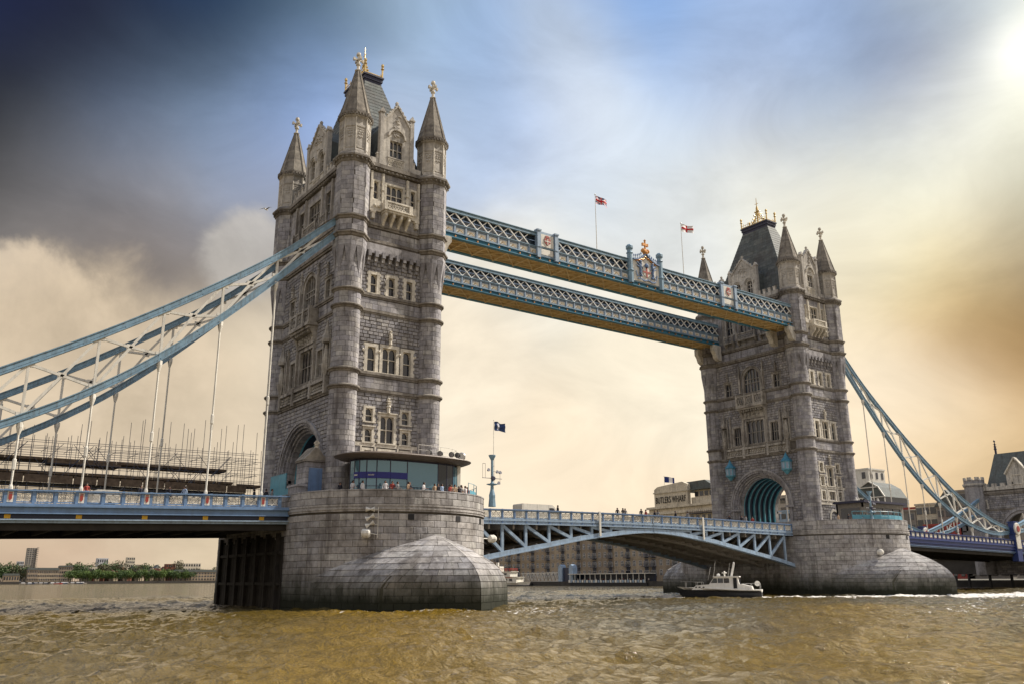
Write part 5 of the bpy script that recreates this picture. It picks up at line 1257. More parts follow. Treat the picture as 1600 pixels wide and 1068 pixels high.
LBL=[(-8.6,DK,'walk','person in dark jacket walking by the stone gate pier'),(-7.6,WH,'lean','person in white shirt leaning on the pier wall left of the pavilion'),(-6.6,WH,'stand','person in white standing just left of the pavilion sign'),
 (-4.3,WH,'walk','man in white shirt under the blue sign'),(-3.5,RDc,'lean','person in dark red top leaning on the wall below the blue sign'),(-3.0,GRY,'lean','person in grey leaning on the wall below the blue sign'),
 (-1.7,TAN,'lean','person in tan top by the pavilion left panes'),(-1.35,DK,'stand','dark clothed figure beside the one in tan top'),(.35,WH,'lean','man in white shirt before the pavilion left big pane'),
 (2.0,TAN,'stand','woman in tan top next to man in black jacket'),(2.55,DK,'stand','man in black jacket before the dark pavilion doorway'),(3.2,BLc,'walk','person in pale blue shirt left of the pavilion door'),
 (4.5,RDc,'lean','person in red brown top before the pavilion door'),(4.9,TAN,'lean','woman with tan shoulders before the pavilion door'),(5.5,TAN,'stand','woman in tan top right of the pavilion door'),
 (6.3,DK,'stand','man in dark coat before the pavilion right pane'),(6.65,GRY,'lean','companion in grey beside the dark coat'),(7.0,TAN,'stand','person in beige before the right pane'),
 (7.8,WH,'stand','person in white before the right end of the pavilion'),(8.2,RDc,'lean','person in red brown at the right end of the pavilion')]
for x,c,k,lb in LBL:
    xx=x*.78-1.2; person(xx+rng.uniform(-.05,.05),ring_pt(xx,9.7),10.2,rng.uniform(-.6,.6),k,c,lb,s=rng.uniform(.96,1.05),group='people on the near pier')
person(8.75,-14.0,10.2,.9,'stand',BLc,'person in pale blue by the turquoise railing',group='people on the near pier'); person(9.05,-13.4,10.2,.4,'lean',GRY,'person in grey by the turquoise railing',group='people on the near pier')
for x,c,k,lb in ((35.9,DK,'stand','dark figure leftmost of three on the left bascule'),(36.9,DK,'walk','middle dark figure of three on the left bascule'),(37.3,GRY,'stand','grey figure rightmost of three on the left bascule'),(40.3,DK,'stand','tall dark figure at the join of the bascules'),(41.2,RDc,'walk','figure in red brown at the join of the bascules'),
  (42.9,DK,'stand','dark figure just right of the bascule join'),(43.5,GRY,'walk','grey figure right of the bascule join'),(47,DK,'walk','dark figure in front of the lettered wharf building'),(49.5,GRY,'walk','grey figure near the white gauge board'),(58.5,DK,'walk','dark figure left of the far arch'),(61.3,DK,'stand','dark figure before the far arch'),(62.2,GRY,'walk','grey figure before the far arch'),(63.8,RDc,'stand','figure in red brown before the far arch'),(25.6,DK,'stand','dark figure beside the white van')):
    person(x,-7.9,9.62+.3*math.sin(min(1,(min(x,82.3-x)-10)/31)*PI/2)+.1,rng.uniform(-2,2),k,c,lb,s=rng.uniform(.97,1.06),group='people crossing the bascules')
for x,c,k,lb in ((-12.6,DK,'walk','dark figure nearest the near tower on the left deck'),(-13.8,DK,'stand','dark figure beside the hanger next to the near tower'),(-12.0,GRY,'walk','grey figure below the blue hoarding'),(-20.6,BLc,'walk','figure in blue before the scaffold boards'),(-24.6,DK,'walk','dark figure left of the middle hanger'),(-22.0,DK,'stand','dark figure in front of scaffolding boards'),(-29.2,RDc,'walk','figure in red beside the white vehicle')):
    person(x,-8.2,LZ(-x)-.95,rng.uniform(-2,2),k,c,lb,s=rng.uniform(.97,1.05),group='people on the left side span')
for i,(x,c) in enumerate(((74.5,TAN),(75.4,DK),(76.3,DK),(77.0,WH),(77.6,DK))):
    person(x,ring_pt(x-82.3,9.7),10.2,0,'lean' if i%2 else 'stand',c,['person in tan','dark figure second from left','dark figure in the middle','person in white','dark figure nearest the turquoise fence'][i]+' on the far pier',group='people on the far pier')
# ------------------------------------------------------------------ glass pavilion on the near pier
def pavilion():
    T=thing('glass_pavilion',(-.4,-14.6,ZF),0,'oval glass pavilion with overhanging brown roof on the near pier','pavilion')
    def ov(rx,ry,a): c,s=math.cos(a),math.sin(a); return (rx*abs(c)**.8*(1 if c>=0 else -1),ry*abs(s)**.8*(1 if s>=0 else -1))
    n=48; prof=[(6.2,3.0,4.70),(6.9,3.6,4.78),(7.45,4.1,4.98),(7.55,4.2,5.08),(7.5,4.15,5.16),(6.6,3.4,5.34),(3,1.5,5.42)]
    r_=MB(); vs=[];fs=[]
    for rx,ry,z in prof: vs+=[(*ov(rx,ry,2*PI*i/n),z) for i in range(n)]
    for j in range(len(prof)-1):
        for i in range(n): fs.append((j*n+i,j*n+(i+1)%n,(j+1)*n+(i+1)%n,(j+1)*n+i))
    fs+= [tuple(range(n))[::-1],tuple(range((len(prof)-1)*n,len(prof)*n))]; r_.add(vs,fs); r_.build('roof',M['kroof'],T,smooth=False)
    gm,t,b=newmat('pavilion_glass'); b.inputs['Base Color'].default_value=(.10,.20,.26,1); b.inputs['Roughness'].default_value=.04; b.inputs['Specular IOR Level'].default_value=1; b.inputs['Metallic'].default_value=.35
    dk_,t,b=newmat('pavilion_dark_glass'); b.inputs['Base Color'].default_value=(.012,.015,.02,1); b.inputs['Roughness'].default_value=.05
    A=[PI+PI*q for q in (0,.06,.12,.19,.27,.36,.455,.60,.672,.742,.87,.95,1.0)]
    for k in range(12):
        p=ov(6.1,2.95,A[k]+.0);q=ov(6.1,2.95,A[k+1])
        g=MB(); dark=k in (7,8) ; d=Vector((q[0]-p[0],q[1]-p[1],0)).normalized()*.04
        for z0,z1 in ((0,1.95),(2.0,4.5)):
            g.bar((p[0]+d.x,p[1]+d.y,(z0+z1)/2),(q[0]-d.x,q[1]-d.y,(z0+z1)/2),.03,z1-z0)
        g.build('pane',dk_ if dark else gm,T)
        m_=MB(); m_.tube((p[0],p[1],0),(p[0],p[1],4.75),.06,6); m_.bar((p[0],p[1],1.98),(q[0],q[1],1.98),.07,.06); m_.build('mullion',M['lead'],T)
        if k in (1,2,3,4,5):
            s_=MB(); o=.09; nx,ny=-(q[1]-p[1]),(q[0]-p[0]); l_=math.hypot(nx,ny); nx,ny=-nx/l_*-o,-ny/l_*o; nx,ny=(q[1]-p[1])/l_*o,-(q[0]-p[0])/l_*o
            s_.bar((p[0]+nx,p[1]+ny,3.05),(q[0]+nx,q[1]+ny,3.05),.04,.62); s_.build('blue_sign',M['sign'],T)
            if k in (1,3):
                for j in range(7): f=.18+.09*j; s2=MB(); x=p[0]+(q[0]-p[0])*f+nx*1.4; y=p[1]+(q[1]-p[1])*f+ny*1.4; s2.bar((x,y,2.98),(x,y,3.12),.05,.02,up=(1,0,0)); s2.build('sign_letter',M['white'],T)
    w=MB(); w.add([(*ov(5.9,2.8,2*PI*i/24),z) for z in (4.4,4.78) for i in range(24)],[(i,(i+1)%24,24+(i+1)%24,24+i) for i in range(24)]); w.build('head_band',M['lead'],T)
    inn=MB(); inn.box(-4.6,.3,0,4.6,.45,4.6); inn.box(-2.5,-1.2,0,-2.2,.3,3.2); inn.build('inner_wall',M['cabin'],T)
    fl=MB(); fl.add([(*ov(6.1,2.95,2*PI*i/24),.03) for i in range(24)],[tuple(range(24))]); fl.build('floor',M['cabin'],T)
    c=MB(); c.box(5.55,-1.6,0,5.95,-.9,4.7); c.build('white_column',M['white'],T)
    for x in (2.4,3.3): cu=MB(); cu.box(x,-2.2,0,x+.5,-2.1,2.0); cu.build('curtain',M['pblue'],T)
    rl=MB(); n=24
    for i in range(n):
        p=ov(5.9,2.9,PI+PI*i/n);q=ov(5.9,2.9,PI+PI*(i+1)/n)
        if i>11: rl.tube((*p,6.35),(*q,6.35),.022,4); rl.tube((*p,5.85),(*q,5.85),.015,4)
        if i>11 and i%3==0: rl.tube((*p,5.3),(*p,6.35),.02,4)
    rl.build('roof_rail',M['white'],T)
    return T
PV=pavilion()
def floodlight(x,y,z,rz,label):
    T=thing('floodlight',(x,y,z),rz,label,'floodlight','floodlights on the pavilion roof')
    a=MB(); a.tube((0,0,0),(0,0,.18),.05,6); a.box(-.3,-.04,.12,.3,.04,.18); a.build('bracket',M['black'],T)
    h=MB(); h.X=Matrix.Translation((0,0,.33))@Matrix.Rotation(R(100),4,'X'); h.lathe([(.14,-.3),(.2,-.2),(.24,.1),(.3,.16),(.3,.2)],10); h.build('lamp_head',M['black'],T)
    l_=MB(); l_.X=h.X; l_.lathe([(.26,.205),(.26,.215)],10); l_.build('lens',M['steel'],T); return T
for i,x in enumerate((1.0,2.35,3.75,4.5)): floodlight(x,-17.3,ZF+5.35,R(-60),['leftmost black floodlight on the pavilion roof','second black floodlight from the left on the pavilion roof','third black floodlight from the left on the pavilion roof','black floodlight next to the round drum on the pavilion roof'][i])
dm=thing('drum_lamp',(5.4,-16.6,ZF+5.25),R(-35),'round white-faced drum lamp at the right end of the pavilion roof','lamp')
h=MB(); h.X=Matrix.Translation((0,0,.42))@Matrix.Rotation(R(90),4,'X'); h.lathe([(.38,-.3),(.42,-.25),(.42,.2),(.36,.26)],16); h.build('drum',M['steel'],dm); h=MB(); h.X=Matrix.Translation((0,0,.42))@Matrix.Rotation(R(90),4,'X'); h.lathe([(.32,.265),(.32,.275)],14); h.build('face',M['white'],dm)
h=MB(); h.tube((0,0,-.1),(0,0,.1),.06,6); h.build('foot',M['black'],dm)
# railings along the pier edge
def pier_railing(x0,pts,z0,label,solid):
    T=thing('pier_railing',(x0,0,0),0,label,'railing','turquoise railings on the piers')
    for (xa,ya),(xb,yb) in zip(pts,pts[1:]):
        m_=MB(); m_.tube((xa,ya,z0+1.25),(xb,yb,z0+1.25),.03,5); m_.tube((xa,ya,z0+.5),(xb,yb,z0+.5),.02,5); m_.build('rail',M['bteal'],T)
        m_=MB(); m_.tube((xa,ya,z0),(xa,ya,z0+1.28),.035,5); m_.build('rail_post',M['bteal'],T)
        m_=MB(); m_.bar((xa,ya,z0+solid/2),(xb,yb,z0+solid/2),.03,solid-.04); m_.build('infill_panel',M['bteal'] if solid>.3 else M['pblue'],T)
    return T
pr=[(9.9*math.sin(R(a)),-PC-9.9*math.cos(R(a))) for a in (32,42,52,62,72,82,92)]
pier_railing(0,pr,11.1,'turquoise railing at the right edge of the near pier',.55)
pr=[(10.0*math.sin(R(a)),-PC-10.0*math.cos(R(a))) for a in range(-42,93,9)]
pier_railing(82.3,pr,11.05,'long turquoise fence along the far pier edge',.75)
def signal_mast(x,y,z0,label,big):
    T=thing('signal_mast',(x,y,z0),0,label,'signal mast','turquoise signal masts')
    m_=MB(); m_.lathe([(.42,0),(.42,.1),(.34,.9),(.36,1.2),(.2,1.8),(.16,2.4),(.24,2.5),(.14,2.6),(.14,5.0),(.34,5.35),(.4,5.5),(.4,5.58)],8,0,0,.5); m_.build('column',M['blue'],T)
    p=MB(); p.lathe([(.35,2.3),(.62,2.38),(.62,2.44)],10); p.build('platform',M['blue'],T)
    b_=MB(); b_.tube((-1.3,0,3.05),(1.3,0,3.05),.035,5); b_.tube((-.9,0,3.05),(-.9,0,4.6),.02,4); b_.tube((-1.25,0,3.05),(-1.25,0,4.6),.02,4); b_.tube((-1.25,0,4.6),(-.9,0,4.6),.02,4); b_.tube((.25,0,2.4),(.25,0,5.4),.022,4)
    b_.tube((1.05,0,2.4),(1.05,0,3.6),.02,4); b_.tube((0,0,4.4),(.3,0,4.4),.02,4); b_.tube((0,0,3.8),(.6,0,3.8),.02,4); b_.build('yard',M['lead'],T)
    for i,(dx,dz) in enumerate(((.6,3.75),(1.0,3.7),(-.55,3.9),(.8,2.55))):
        l_=MB(); l_.X=Matrix.Translation((dx,-.05,dz))@Matrix.Rotation(R(70),4,'X'); l_.lathe([(.09,-.12),(.16,.05),(.2,.12)],8); l_.build('lamp',M['lead'],T)
    l_=MB(); l_.X=Matrix.Translation((0,-.2,3.05))@Matrix.Rotation(R(90),4,'X'); l_.lathe([(.26,-.1),(.28,.05),(.2,.1)],12); l_.build('round_lamp',M['lead'],T)
    return T
signal_mast(9.45,-16.5,10.2,'turquoise signal mast with lamps at the right edge of the near pier',1)
signal_mast(82.3-4.2,-18.9,9.7,'turquoise signal mast before the far pier cabin',1)
# lamps fixed to the pier wall
def wallpos(x): return -PC-math.sqrt((PR+.06)**2-x*x)
T=thing('navigation_lamps',(-6.2,wallpos(-6.2)-.15,7.0),R(-33),'column of white double-cone signals above a drum lamp on the near pier wall','signal lamps')
g=MB(); g.tube((.75,0,-.5),(.75,0,2.4),.035,6); g.build('upright',M['white'],T)
for z in (2.15,1.4,.75):
    g=MB(); g.X=Matrix.Translation((0,-.12,z))@Matrix.Rotation(R(90 if z>2 else 65),4,'Y'); g.lathe([(.26,-.42),(.24,-.38),(.07,0),(.24,.38),(.26,.42)],8); g.build('double_cone',M['white'],T)
    g=MB(); g.tube((.35,0,z),(.75,0,z),.03,5); g.build('arm',M['white'],T)
g=MB(); g.X=Matrix.Translation((-.25,-.3,-.1))@Matrix.Rotation(R(90),4,'Y'); g.lathe([(.3,-.5),(.42,-.4),(.42,.2),(.3,.35)],12); g.build('drum',M['white'],T); g=MB(); g.tube((.1,-.2,-.1),(.75,0,-.2),.04,5); g.build('arm',M['white'],T)
def drum(x,y,z,rz,label):
    T=thing('drum_light',(x,y,z),rz,label,'signal lamp'); g=MB(); g.X=Matrix.Rotation(R(90),4,'Y'); g.lathe([(.15,-.2),(.4,0),(.45,.5),(.3,.75),(.1,.85)],12); g.build('drum',M['white'],T); g=MB(); g.tube((-.9,0,.0),(-.1,0,0),.06,5); g.build('arm',M['white'],T)
drum(11.3,-13.4,7.0,0,'white drum lamp projecting from the right side of the near pier'); drum(82.3-4.6,wallpos(-4.6)-.1,6.2,R(-100),'small white drum lamp on the far pier wall')
# ------------------------------------------------------------------ stone gate piers, hoardings, lanterns
def gate_pier(x,y,label):
    T=thing('gate_pier',(x,y,ZF),0,label,'stone hut','stone gate piers at the tower arches')
    g=MB()
    for i in range(9):
        z0,z1=i*.56+.015,(i+1)*.56-.015
        for (a,b,c,d) in ((-1.1,-1.2,1.1,1.2),): g.box(a,b,z0,c,d,z1,rng.uniform(.02,1))
    g.build('wall',M['ashlar'],T); g=MB(); g.box(-1.25,-1.35,5.05,1.25,1.35,5.25); g.build('cornice',M['moulding'],T)
    g=MB(); g.prism([(-1.3,5.25),(1.3,5.25),(0,6.7)],-1.3,1.3,t=.5); g.build('pitched_roof',M['spire'],T); g=MB(); finial(g,0,0,1.15,6.5,7.3,.2); g.build('finial',M['trim'],T)
    g=MB(); g.box(-.75,-1.24,.3,.75,-1.2,4.4); g.build('blue_door',M['mid'],T); g=MB(); g.box(-2.0,-1.5,0,-1.1,1.0,2.4,.3); g.box(-2.1,-1.6,2.4,-1.0,1.1,2.6,.6); g.build('plinth_wall',M['ashlar'],T)
gate_pier(-7.6,-7.4,'stone gate pier with pitched roof and blue door beside the near arch')
g=MB()
for i in range(3): g.box(-8.6,-2.9+i*1.6,10.0 if i else 9.6,-8.5,-1.35+i*1.6,13.9)
g=None
for i,(a,b,z1) in enumerate(((-3.1,-.9,13.9),(-.87,1.4,13.9),(-5.6,-3.13,12.2))):
    g=MB(); g.box(-8.6,a,ZF,-8.5,b,z1); g.box(-8.62,a,z1,-8.48,b,z1+.06); o=g.build('hoarding_panel',M['bteal']); tag(o,['middle tall turquoise hoarding panel in the near arch','leftmost tall turquoise hoarding panel in the near arch','low turquoise hoarding panel next to the gate pier'][i],'hoarding','hoarding in the near arch')
def lantern(y,label):
    T=thing('signal_cabin',(75.9,y,20.6),0,label,'lantern box','turquoise lantern boxes on the far tower')
    g=MB(); g.lathe([(.15,-1.6),(.55,-1.1),(.85,-.9)],8,0,0,.5); g.build('base',M['bteal'],T); g=MB(); g.lathe([(.85,-.88),(.85,.5)],8,0,0,.5); g.build('box',M['bteal'],T); g=MB(); g.lathe([(1.0,.5),(.95,.62),(.45,1.2),(.08,1.9),(.02,2.1)],8,0,0,.5); g.build('roof',M['teal'],T)
    for k in range(8): a=2*PI*k/8; g=MB(); g.X=Matrix.Rotation(a,4,'Z'); g.box(.79,-.22,-.7,.81,.22,.35); g.build('pane',M['pblue'],T)
    g=MB(); g.box(.3,-.1,-.2,1.0,.1,.1); g.build('bracket',M['bteal'],T)
lantern(5.6,'turquoise pointed lantern box left of the far arch'); lantern(-6.1,'turquoise pointed lantern box right of the far arch')
# ------------------------------------------------------------------ cabin on the far pier
T=thing('pier_cabin',(82.3+2.6,-14.6,ZF),0,'grey stone control cabin with wide dark windows on the far pier','cabin')
g=MB(); w,d,h=5.6,2.4,4.2
for a,b in ((-w,-w+.9),(-.2,.2),(w-.9,w),(-2.9,-2.7),(2.7,2.9)): g.box(a,-d,0,b,-d+.4,h)
g.box(-w,-d+.003,0,w,-d+.38,1.3); g.box(-w,-d+.003,3.5,w,-d+.38,h); g.box(-w,-d+.4,0,-w+.3,d,h); g.box(w-.3,-d+.4,0,w,d,h); g.box(-w,d-.3,0,w,d,h-.01); g.build('wall',M['cabin'],T)
g=MB(); g.box(-w-.5,-d-.5,h,w+.5,d+.3,h+.18); g.box(-w-.4,-d-.4,h+.18,w+.4,d+.2,h+.34); g.build('flat_roof',M['lead'],T)
for a,b in ((-4.7,-2.95),(-2.65,-.25),(.25,2.65),(2.95,4.7)): g=MB(); g.box(a,-d+.12,1.35,b,-d+.16,3.45); o=g.build('window',M['glass'],T)
g=MB(); g.box(-w-.04,-1.6,1.35,-w-.003,1.6,3.45); g.build('window',M['glass'],T)
for x,zh in ((-3.6,.6),(0.5,1.0),(2.6,.7)): g=MB(); g.lathe([(.25,h+.34),(.3,h+.5),(.12,h+.34+zh),(.02,h+.5+zh)],8,x,0); g.build('roof_vent',M['white'],T)
# ------------------------------------------------------------------ scaffolding on the far side of the left span
def scaffold():
    T=thing('scaffolding',(0,0,0),0,'dark tube scaffolding with boarded platforms behind the left side span','scaffolding')
    g=random.Random(11); n=0
    def tube(name,p,q,r_=.03): m_=MB(); m_.tube(p,q,r_,5); m_.build(name,M['tubes'],T)
    xs=np.arange(-44,-6,1.15)
    for x in xs:
        for y in (10.8,12.6,14.2):
            top=(17.2 if y<12 else 18.5)+(g.choice((0,0,0,0,.8,2.0,3.2))*g.uniform(.8,1.05) if x<-6 else 0); j=g.uniform(-.3,.3)
            tube('pole',(x+j,y,8.6),(x+j+g.uniform(-.08,.08),y,top))
    for y in (10.75,12.55,14.15):
        for z in (11.2,11.8,12.4,13.1,14.0,14.9,15.7,16.4,17.0,17.6):
            if y<12 and z>16.6: continue
            e=-6.2 if z!=14.0 else -6.0; tube('ledger',(-44,y,z+g.uniform(-.05,.05)),(e,y,z+.12*(1)+.25),.028)
    for x in xs[::2]:
        for z in (12.15,15.0,16.6): tube('transom',(x,10.3,z+.1),(x,14.7,z+.1))
    for i in range(46): x=g.uniform(-42,-9); z=g.choice((11.5,13,14.6)); s=g.choice((-1,1)); tube('brace',(x,10.7,z),(x+s*2.2,10.7,z+2.6))
    for (a,b,z,y0,y1) in ((-44,-10.6,15.35,10.9,14.0),(-44,-9.7,13.9,10.9,14.2),(-30,-22,15.1,10.9,14),(-9.3,-6.2,13.7,10.9,13)):
        x=a
        while x<b-1:
            L_=min(g.uniform(3.2,4),b-x)
            for k in range(5): y=y0+k*(y1-y0)/5; m_=MB(); m_.box(x+.02,y,z,x+L_-.02,y+(y1-y0)/5-.04,z+.06); m_.build('board',M['wood'],T)
            m_=MB(); m_.box(x+.02,y0-.12,z+.02,x+L_-.02,y0-.06,z+(.3 if z>14.5 else .28)); m_.build('toe_board',M['wood'],T); x+=L_
    for x in np.arange(-44,-10,2.4):      # timber beams standing on edge below the platform
        m_=MB(); m_.box(x,10.65,12.95,x+2.3,10.72,13.85+g.uniform(-.1,0)); m_.build('side_sheet',M['wood'],T)
        m_=MB(); m_.box(x,10.9,12.75,x+2.3,14,12.95); m_.build('joist',M['black'],T)
scaffold()
# white vehicles
def van(x,y,z,rz,label,L_=5.8,H=2.6):
    T=thing('van',(x,y,z),rz,label,'van','vans on the bridge')
    b=MB(); b.prism([(-L_/2,.45),(L_/2,.45),(L_/2,1.2),(L_/2-.6,1.45),(L_/2-1.35,H-.25),(L_/2-1.7,H),(-L_/2+.1,H),(-L_/2,H-.15)],-1.0,1.0); b.build('body',M['white'],T)
    w=MB(); w.prism([(L_/2-.75,1.5),(L_/2-1.4,H-.35),(L_/2-1.45,H-.35),(L_/2-.82,1.5)],-.85,.85); 
    for s in (-1.01,.99): w.prism([(L_/2-1.0,1.5),(L_/2-1.5,H-.4),(L_/2-2.2,H-.4),(L_/2-2.2,1.5)],s,s+.02)
    w.build('window',M['glass'],T)
    for sx in (-1,1):
        for sy in (-1,1):
            t_=MB(); t_.X=Matrix.Translation((sx*L_*.32,sy*.9,.36))@Matrix.Rotation(PI/2,4,'X'); t_.lathe([(.2,-.12),(.36,-.12),(.36,.12),(.2,.12)],14); t_.build('wheel',M['black'],T)
    h=MB(); h.box(L_/2-.02,-.9,.8,L_/2+.02,-.6,1.0); h.build('headlight',M['steel'],T); h=MB(); h.box(L_/2-.02,.6,.8,L_/2+.02,.9,1.0); h.build('headlight',M['steel'],T)
van(25.0,-4.6,9.35,0,'white van on the left bascule roadway',6.6,2.55)
van(-27.8,-5.4,LZ(28)-1.25,PI,'white van on the left side span before the scaffolding',3.6,1.75)
for i,(x,l) in enumerate(((101,'red car just right of the far pier'),(120,'red car farther along the right side span'))):
    T=thing('car',(x,-5.5,RZ(x-82.3)-1.25),0,l,'car','red cars on the right side span'); b=MB(); b.prism([(-2.1,.3),(2.1,.3),(2.1,.8),(1.2,.95),(.6,1.45),(-1.1,1.5),(-1.8,1.0),(-2.1,.9)],-.85,.85); b.build('body',M['red'],T); w=MB(); w.prism([(.5,1.4),(1.05,.98),(-1.5,.98),(-1.0,1.42)],-.87,.87); w.build('window',M['glass'],T)
    for sx in (-1.3,1.3):
        for sy in (-.8,.8): t_=MB(); t_.X=Matrix.Translation((sx,sy,.32))@Matrix.Rotation(PI/2,4,'X'); t_.lathe([(.32,-.1),(.32,.1)],12); t_.build('wheel',M['black'],T)
M['pale']=plain('pale_render',(.50,.50,.52),.8,0,.1,1)
# ------------------------------------------------------------------ launch
def loft(mb,secs,t=0.,cap=True):
    n=len(secs[0]); vs=[p for s in secs for p in s]; fs=[]
    for j in range(len(secs)-1):
        for i in range(n-1): a=j*n+i; fs.append((a,a+1,a+n+1,a+n))
    if cap: fs+=[tuple(range(n))[::-1],tuple(range((len(secs)-1)*n,len(secs)*n))]
    mb.add(vs,fs,t)
def hull(mb,L_,B,zk,shear,n=14,stern=.85,bow=1.2,z1=None,z0=None):
    secs=[]
    for i in range(n+1):
        f=i/n; x=-L_/2+L_*f; w=B/2*(stern+(1-stern)*min(1,f*3))*(1-max(0,(f-.55)/.45)**2.2); w=max(w,.02); zt=zk(f); rake=bow*max(0,f-.8)/.2
        z_lo=-.5 if z0 is None else z0(f); xx=x
        secs.append([(xx,-w*.15,z_lo),(xx+rake*.15,-w*.72,z_lo+.25),(xx+rake*.5,-w*.95,z_lo+.7*(zt-z_lo)),(xx+rake,-w,zt),(xx+rake,w,zt),(xx+rake*.5,w*.95,z_lo+.7*(zt-z_lo)),(xx+rake*.15,w*.72,z_lo+.25),(xx,w*.15,z_lo)])
    for s in secs: s.append(s[0])
    loft(mb,secs)
T=thing('motor_launch',(52.3,-11.0,0),math.atan2(9.3,-6.4),'white motor launch with dark blue hull leaving a wake below the right bascule','boat')
g=MB(); hull(g,11.6,3.3,lambda f:.78+.42*f*f,0); g.build('hull',M['black'],T)
g=MB(); hull(g,11.7,3.36,lambda f:1.22+.45*f*f,0,z0=lambda f:.8+.42*f*f); g.build('topside',M['bright'],T)
g=MB(); g.prism([(-4.6,1.15),(4.6,1.2),(3.9,1.85),(1.9,2.0),(1.9,2.05),(-3.0,2.0),(-4.4,1.7)],-1.25,1.25); g.build('coachroof',M['bright'],T)
g=MB(); g.prism([(-2.6,2.0),(1.9,2.0),(1.1,3.05),(-2.4,3.1)],-1.12,1.12); g.box(-2.7,-1.25,3.05,1.25,1.25,3.2); g.build('wheelhouse',M['bright'],T)
for s in (-1,1):
    for a,b in ((-1.15,-.35),(-.25,.55)): g=MB(); g.prism([(a,2.2),(b,2.2),(b,2.9),(a,2.9)],s*1.135-.01,s*1.135+.01); g.build('window',M['glass'],T)
    g=MB(); g.prism([(.65,2.2),(1.65,2.2),(1.15,2.9),(.65,2.9)],s*1.135-.01,s*1.135+.01); g.build('window',M['glass'],T)
    g=MB(); g.prism([(-2.3,1.4),(-1.75,1.4),(-1.75,2.95),(-2.3,2.95)],s*1.28-.02,s*1.28+.01); g.build('door',M['black'],T)
    for x in (2.6,3.2,3.7): g=MB(); g.box(x,s*1.26-.01,1.5,x+.3,s*1.26+.01,1.68); g.build('porthole',M['glass'],T)
    for (x,z),(x2,z2) in zip([(3.0,2.35),(3.9,2.35),(5.6,2.45)],[(3.9,2.35),(5.6,2.45),(6.4,2.4)]): g=MB(); g.tube((x,s*1.0*(1 if x<4 else .55),z),(x2,s*1.0*(1 if x2<4 else (.55 if x2<6 else .05)),z2),.03,5); g.tube((x,s*1.0*(1 if x<4 else .55),1.5),(x,s*1.0*(1 if x<4 else .55),z),.03,5); g.build('bow_rail',M['steel'],T)
g=MB(); g.prism([(1.95,2.06),(1.22,2.98),(1.18,2.98),(1.9,2.06)],-.98,.98); g.build('windscreen',M['glass'],T)
g=MB(); g.lathe([(.12,3.17),(.12,3.6),(.4,3.65),(.4,3.75),(.1,3.8)],10,-.4,0); g.bar((-.4,-.7,3.9),(-.4,.7,3.9),.12); g.lathe([(.25,3.17),(.3,3.3),(.25,3.5),(.05,3.6)],10,.5,.3); g.build('radar',M['bright'],T)
g=MB(); g.bar((-1.4,0,3.1),(-1.9,0,5.0),.2,.3); g.bar((-1.9,-.6,4.6),(-1.9,.6,4.6),.06); g.lathe([(.12,5.0),(.14,5.2),(.02,5.3)],6,-1.9,0); g.build('mast',M['bright'],T)
for x,y,h in ((1.3,.6,2.9),(2.2,-.5,2.0),(-.9,.8,2.6)): g=MB(); g.tube((x,y,2.6),(x-.5,y,2.6+h),.022,4); g.build('aerial',M['bright'],T)
g=MB(); g.X=Matrix.Translation((-5.2,0,2.1))@Matrix.Rotation(PI/2,4,'X'); g.lathe([(.28,-.07),(.4,-.07),(.4,.07),(.28,.07)],14); g.build('lifebuoy',M['bright'],T)
for s in (-1,1): g=MB(); g.tube((-5.6,s*1.1,1.2),(-5.6,s*1.1,2.1),.03,5); g.tube((-5.6,s*1.1,2.1),(-3,s*1.2,2.1),.03,5); g.tube((-4.3,s*1.15,1.2),(-4.3,s*1.15,2.1),.03,5); g.build('stern_rail',M['steel'],T)
T.scale=(.9,.9,.9)
person(53.6,-12.9,1.1,R(200),'stand',DK,'person in dark clothes standing in the launch cockpit',s=.95,group='crew of the launch')
# ------------------------------------------------------------------ tour boat at the pier
T=thing('tour_boat',(168,206,0),math.atan2(-1,.35),'white tour boat with red rails moored beyond the near cutwater','boat')
g=MB(); hull(g,30,6,lambda f:1.1+.6*f*f,0); g.build('hull',M['white'],T); g=MB(); hull(g,30.1,6.05,lambda f:.35,0); g.build('boot_stripe',M['navy'],T)
for z0,z1,a,b in ((1.2,3.4,-13,11),(3.6,5.6,-13,8)): 
    g=MB(); g.box(a,-2.7,z0,b,2.7,z1); g.box(a-.4,-2.9,z1,b+.6,2.9,z1+.15); g.build('deckhouse',M['white'],T)
    for s in (-1,1):
        for k in range(9): x=a+1+k*(b-a-2)/9; g=MB(); g.box(x,s*2.72-.01,z0+.7,x+1.5,s*2.72+.01,z1-.5); g.build('window',M['glass'],T)
g=MB(); 
for z in (6.4,6.9): g.bar((-13,-2.8,z),(8,-2.8,z),.14); g.bar((-13,2.8,z),(8,2.8,z),.14); g.bar((8,-2.8,z),(8,2.8,z),.14)
for k in range(12): x=-13+k*1.9; g.bar((x,-2.8,5.7),(x,-2.8,6.9),.1); g.bar((x,2.8,5.7),(x,2.8,6.9),.1)
g.build('red_rail',M['red'],T); g=MB(); g.box(-2,-1.5,5.75,2,1.5,7.8); g.box(-.5,-.4,7.8,.5,.4,9.4); g.build('bridge_house',M['white'],T); g=MB(); g.box(-12,-2.95,3.35,9,2.95,3.55); g.build('red_band',M['red'],T)
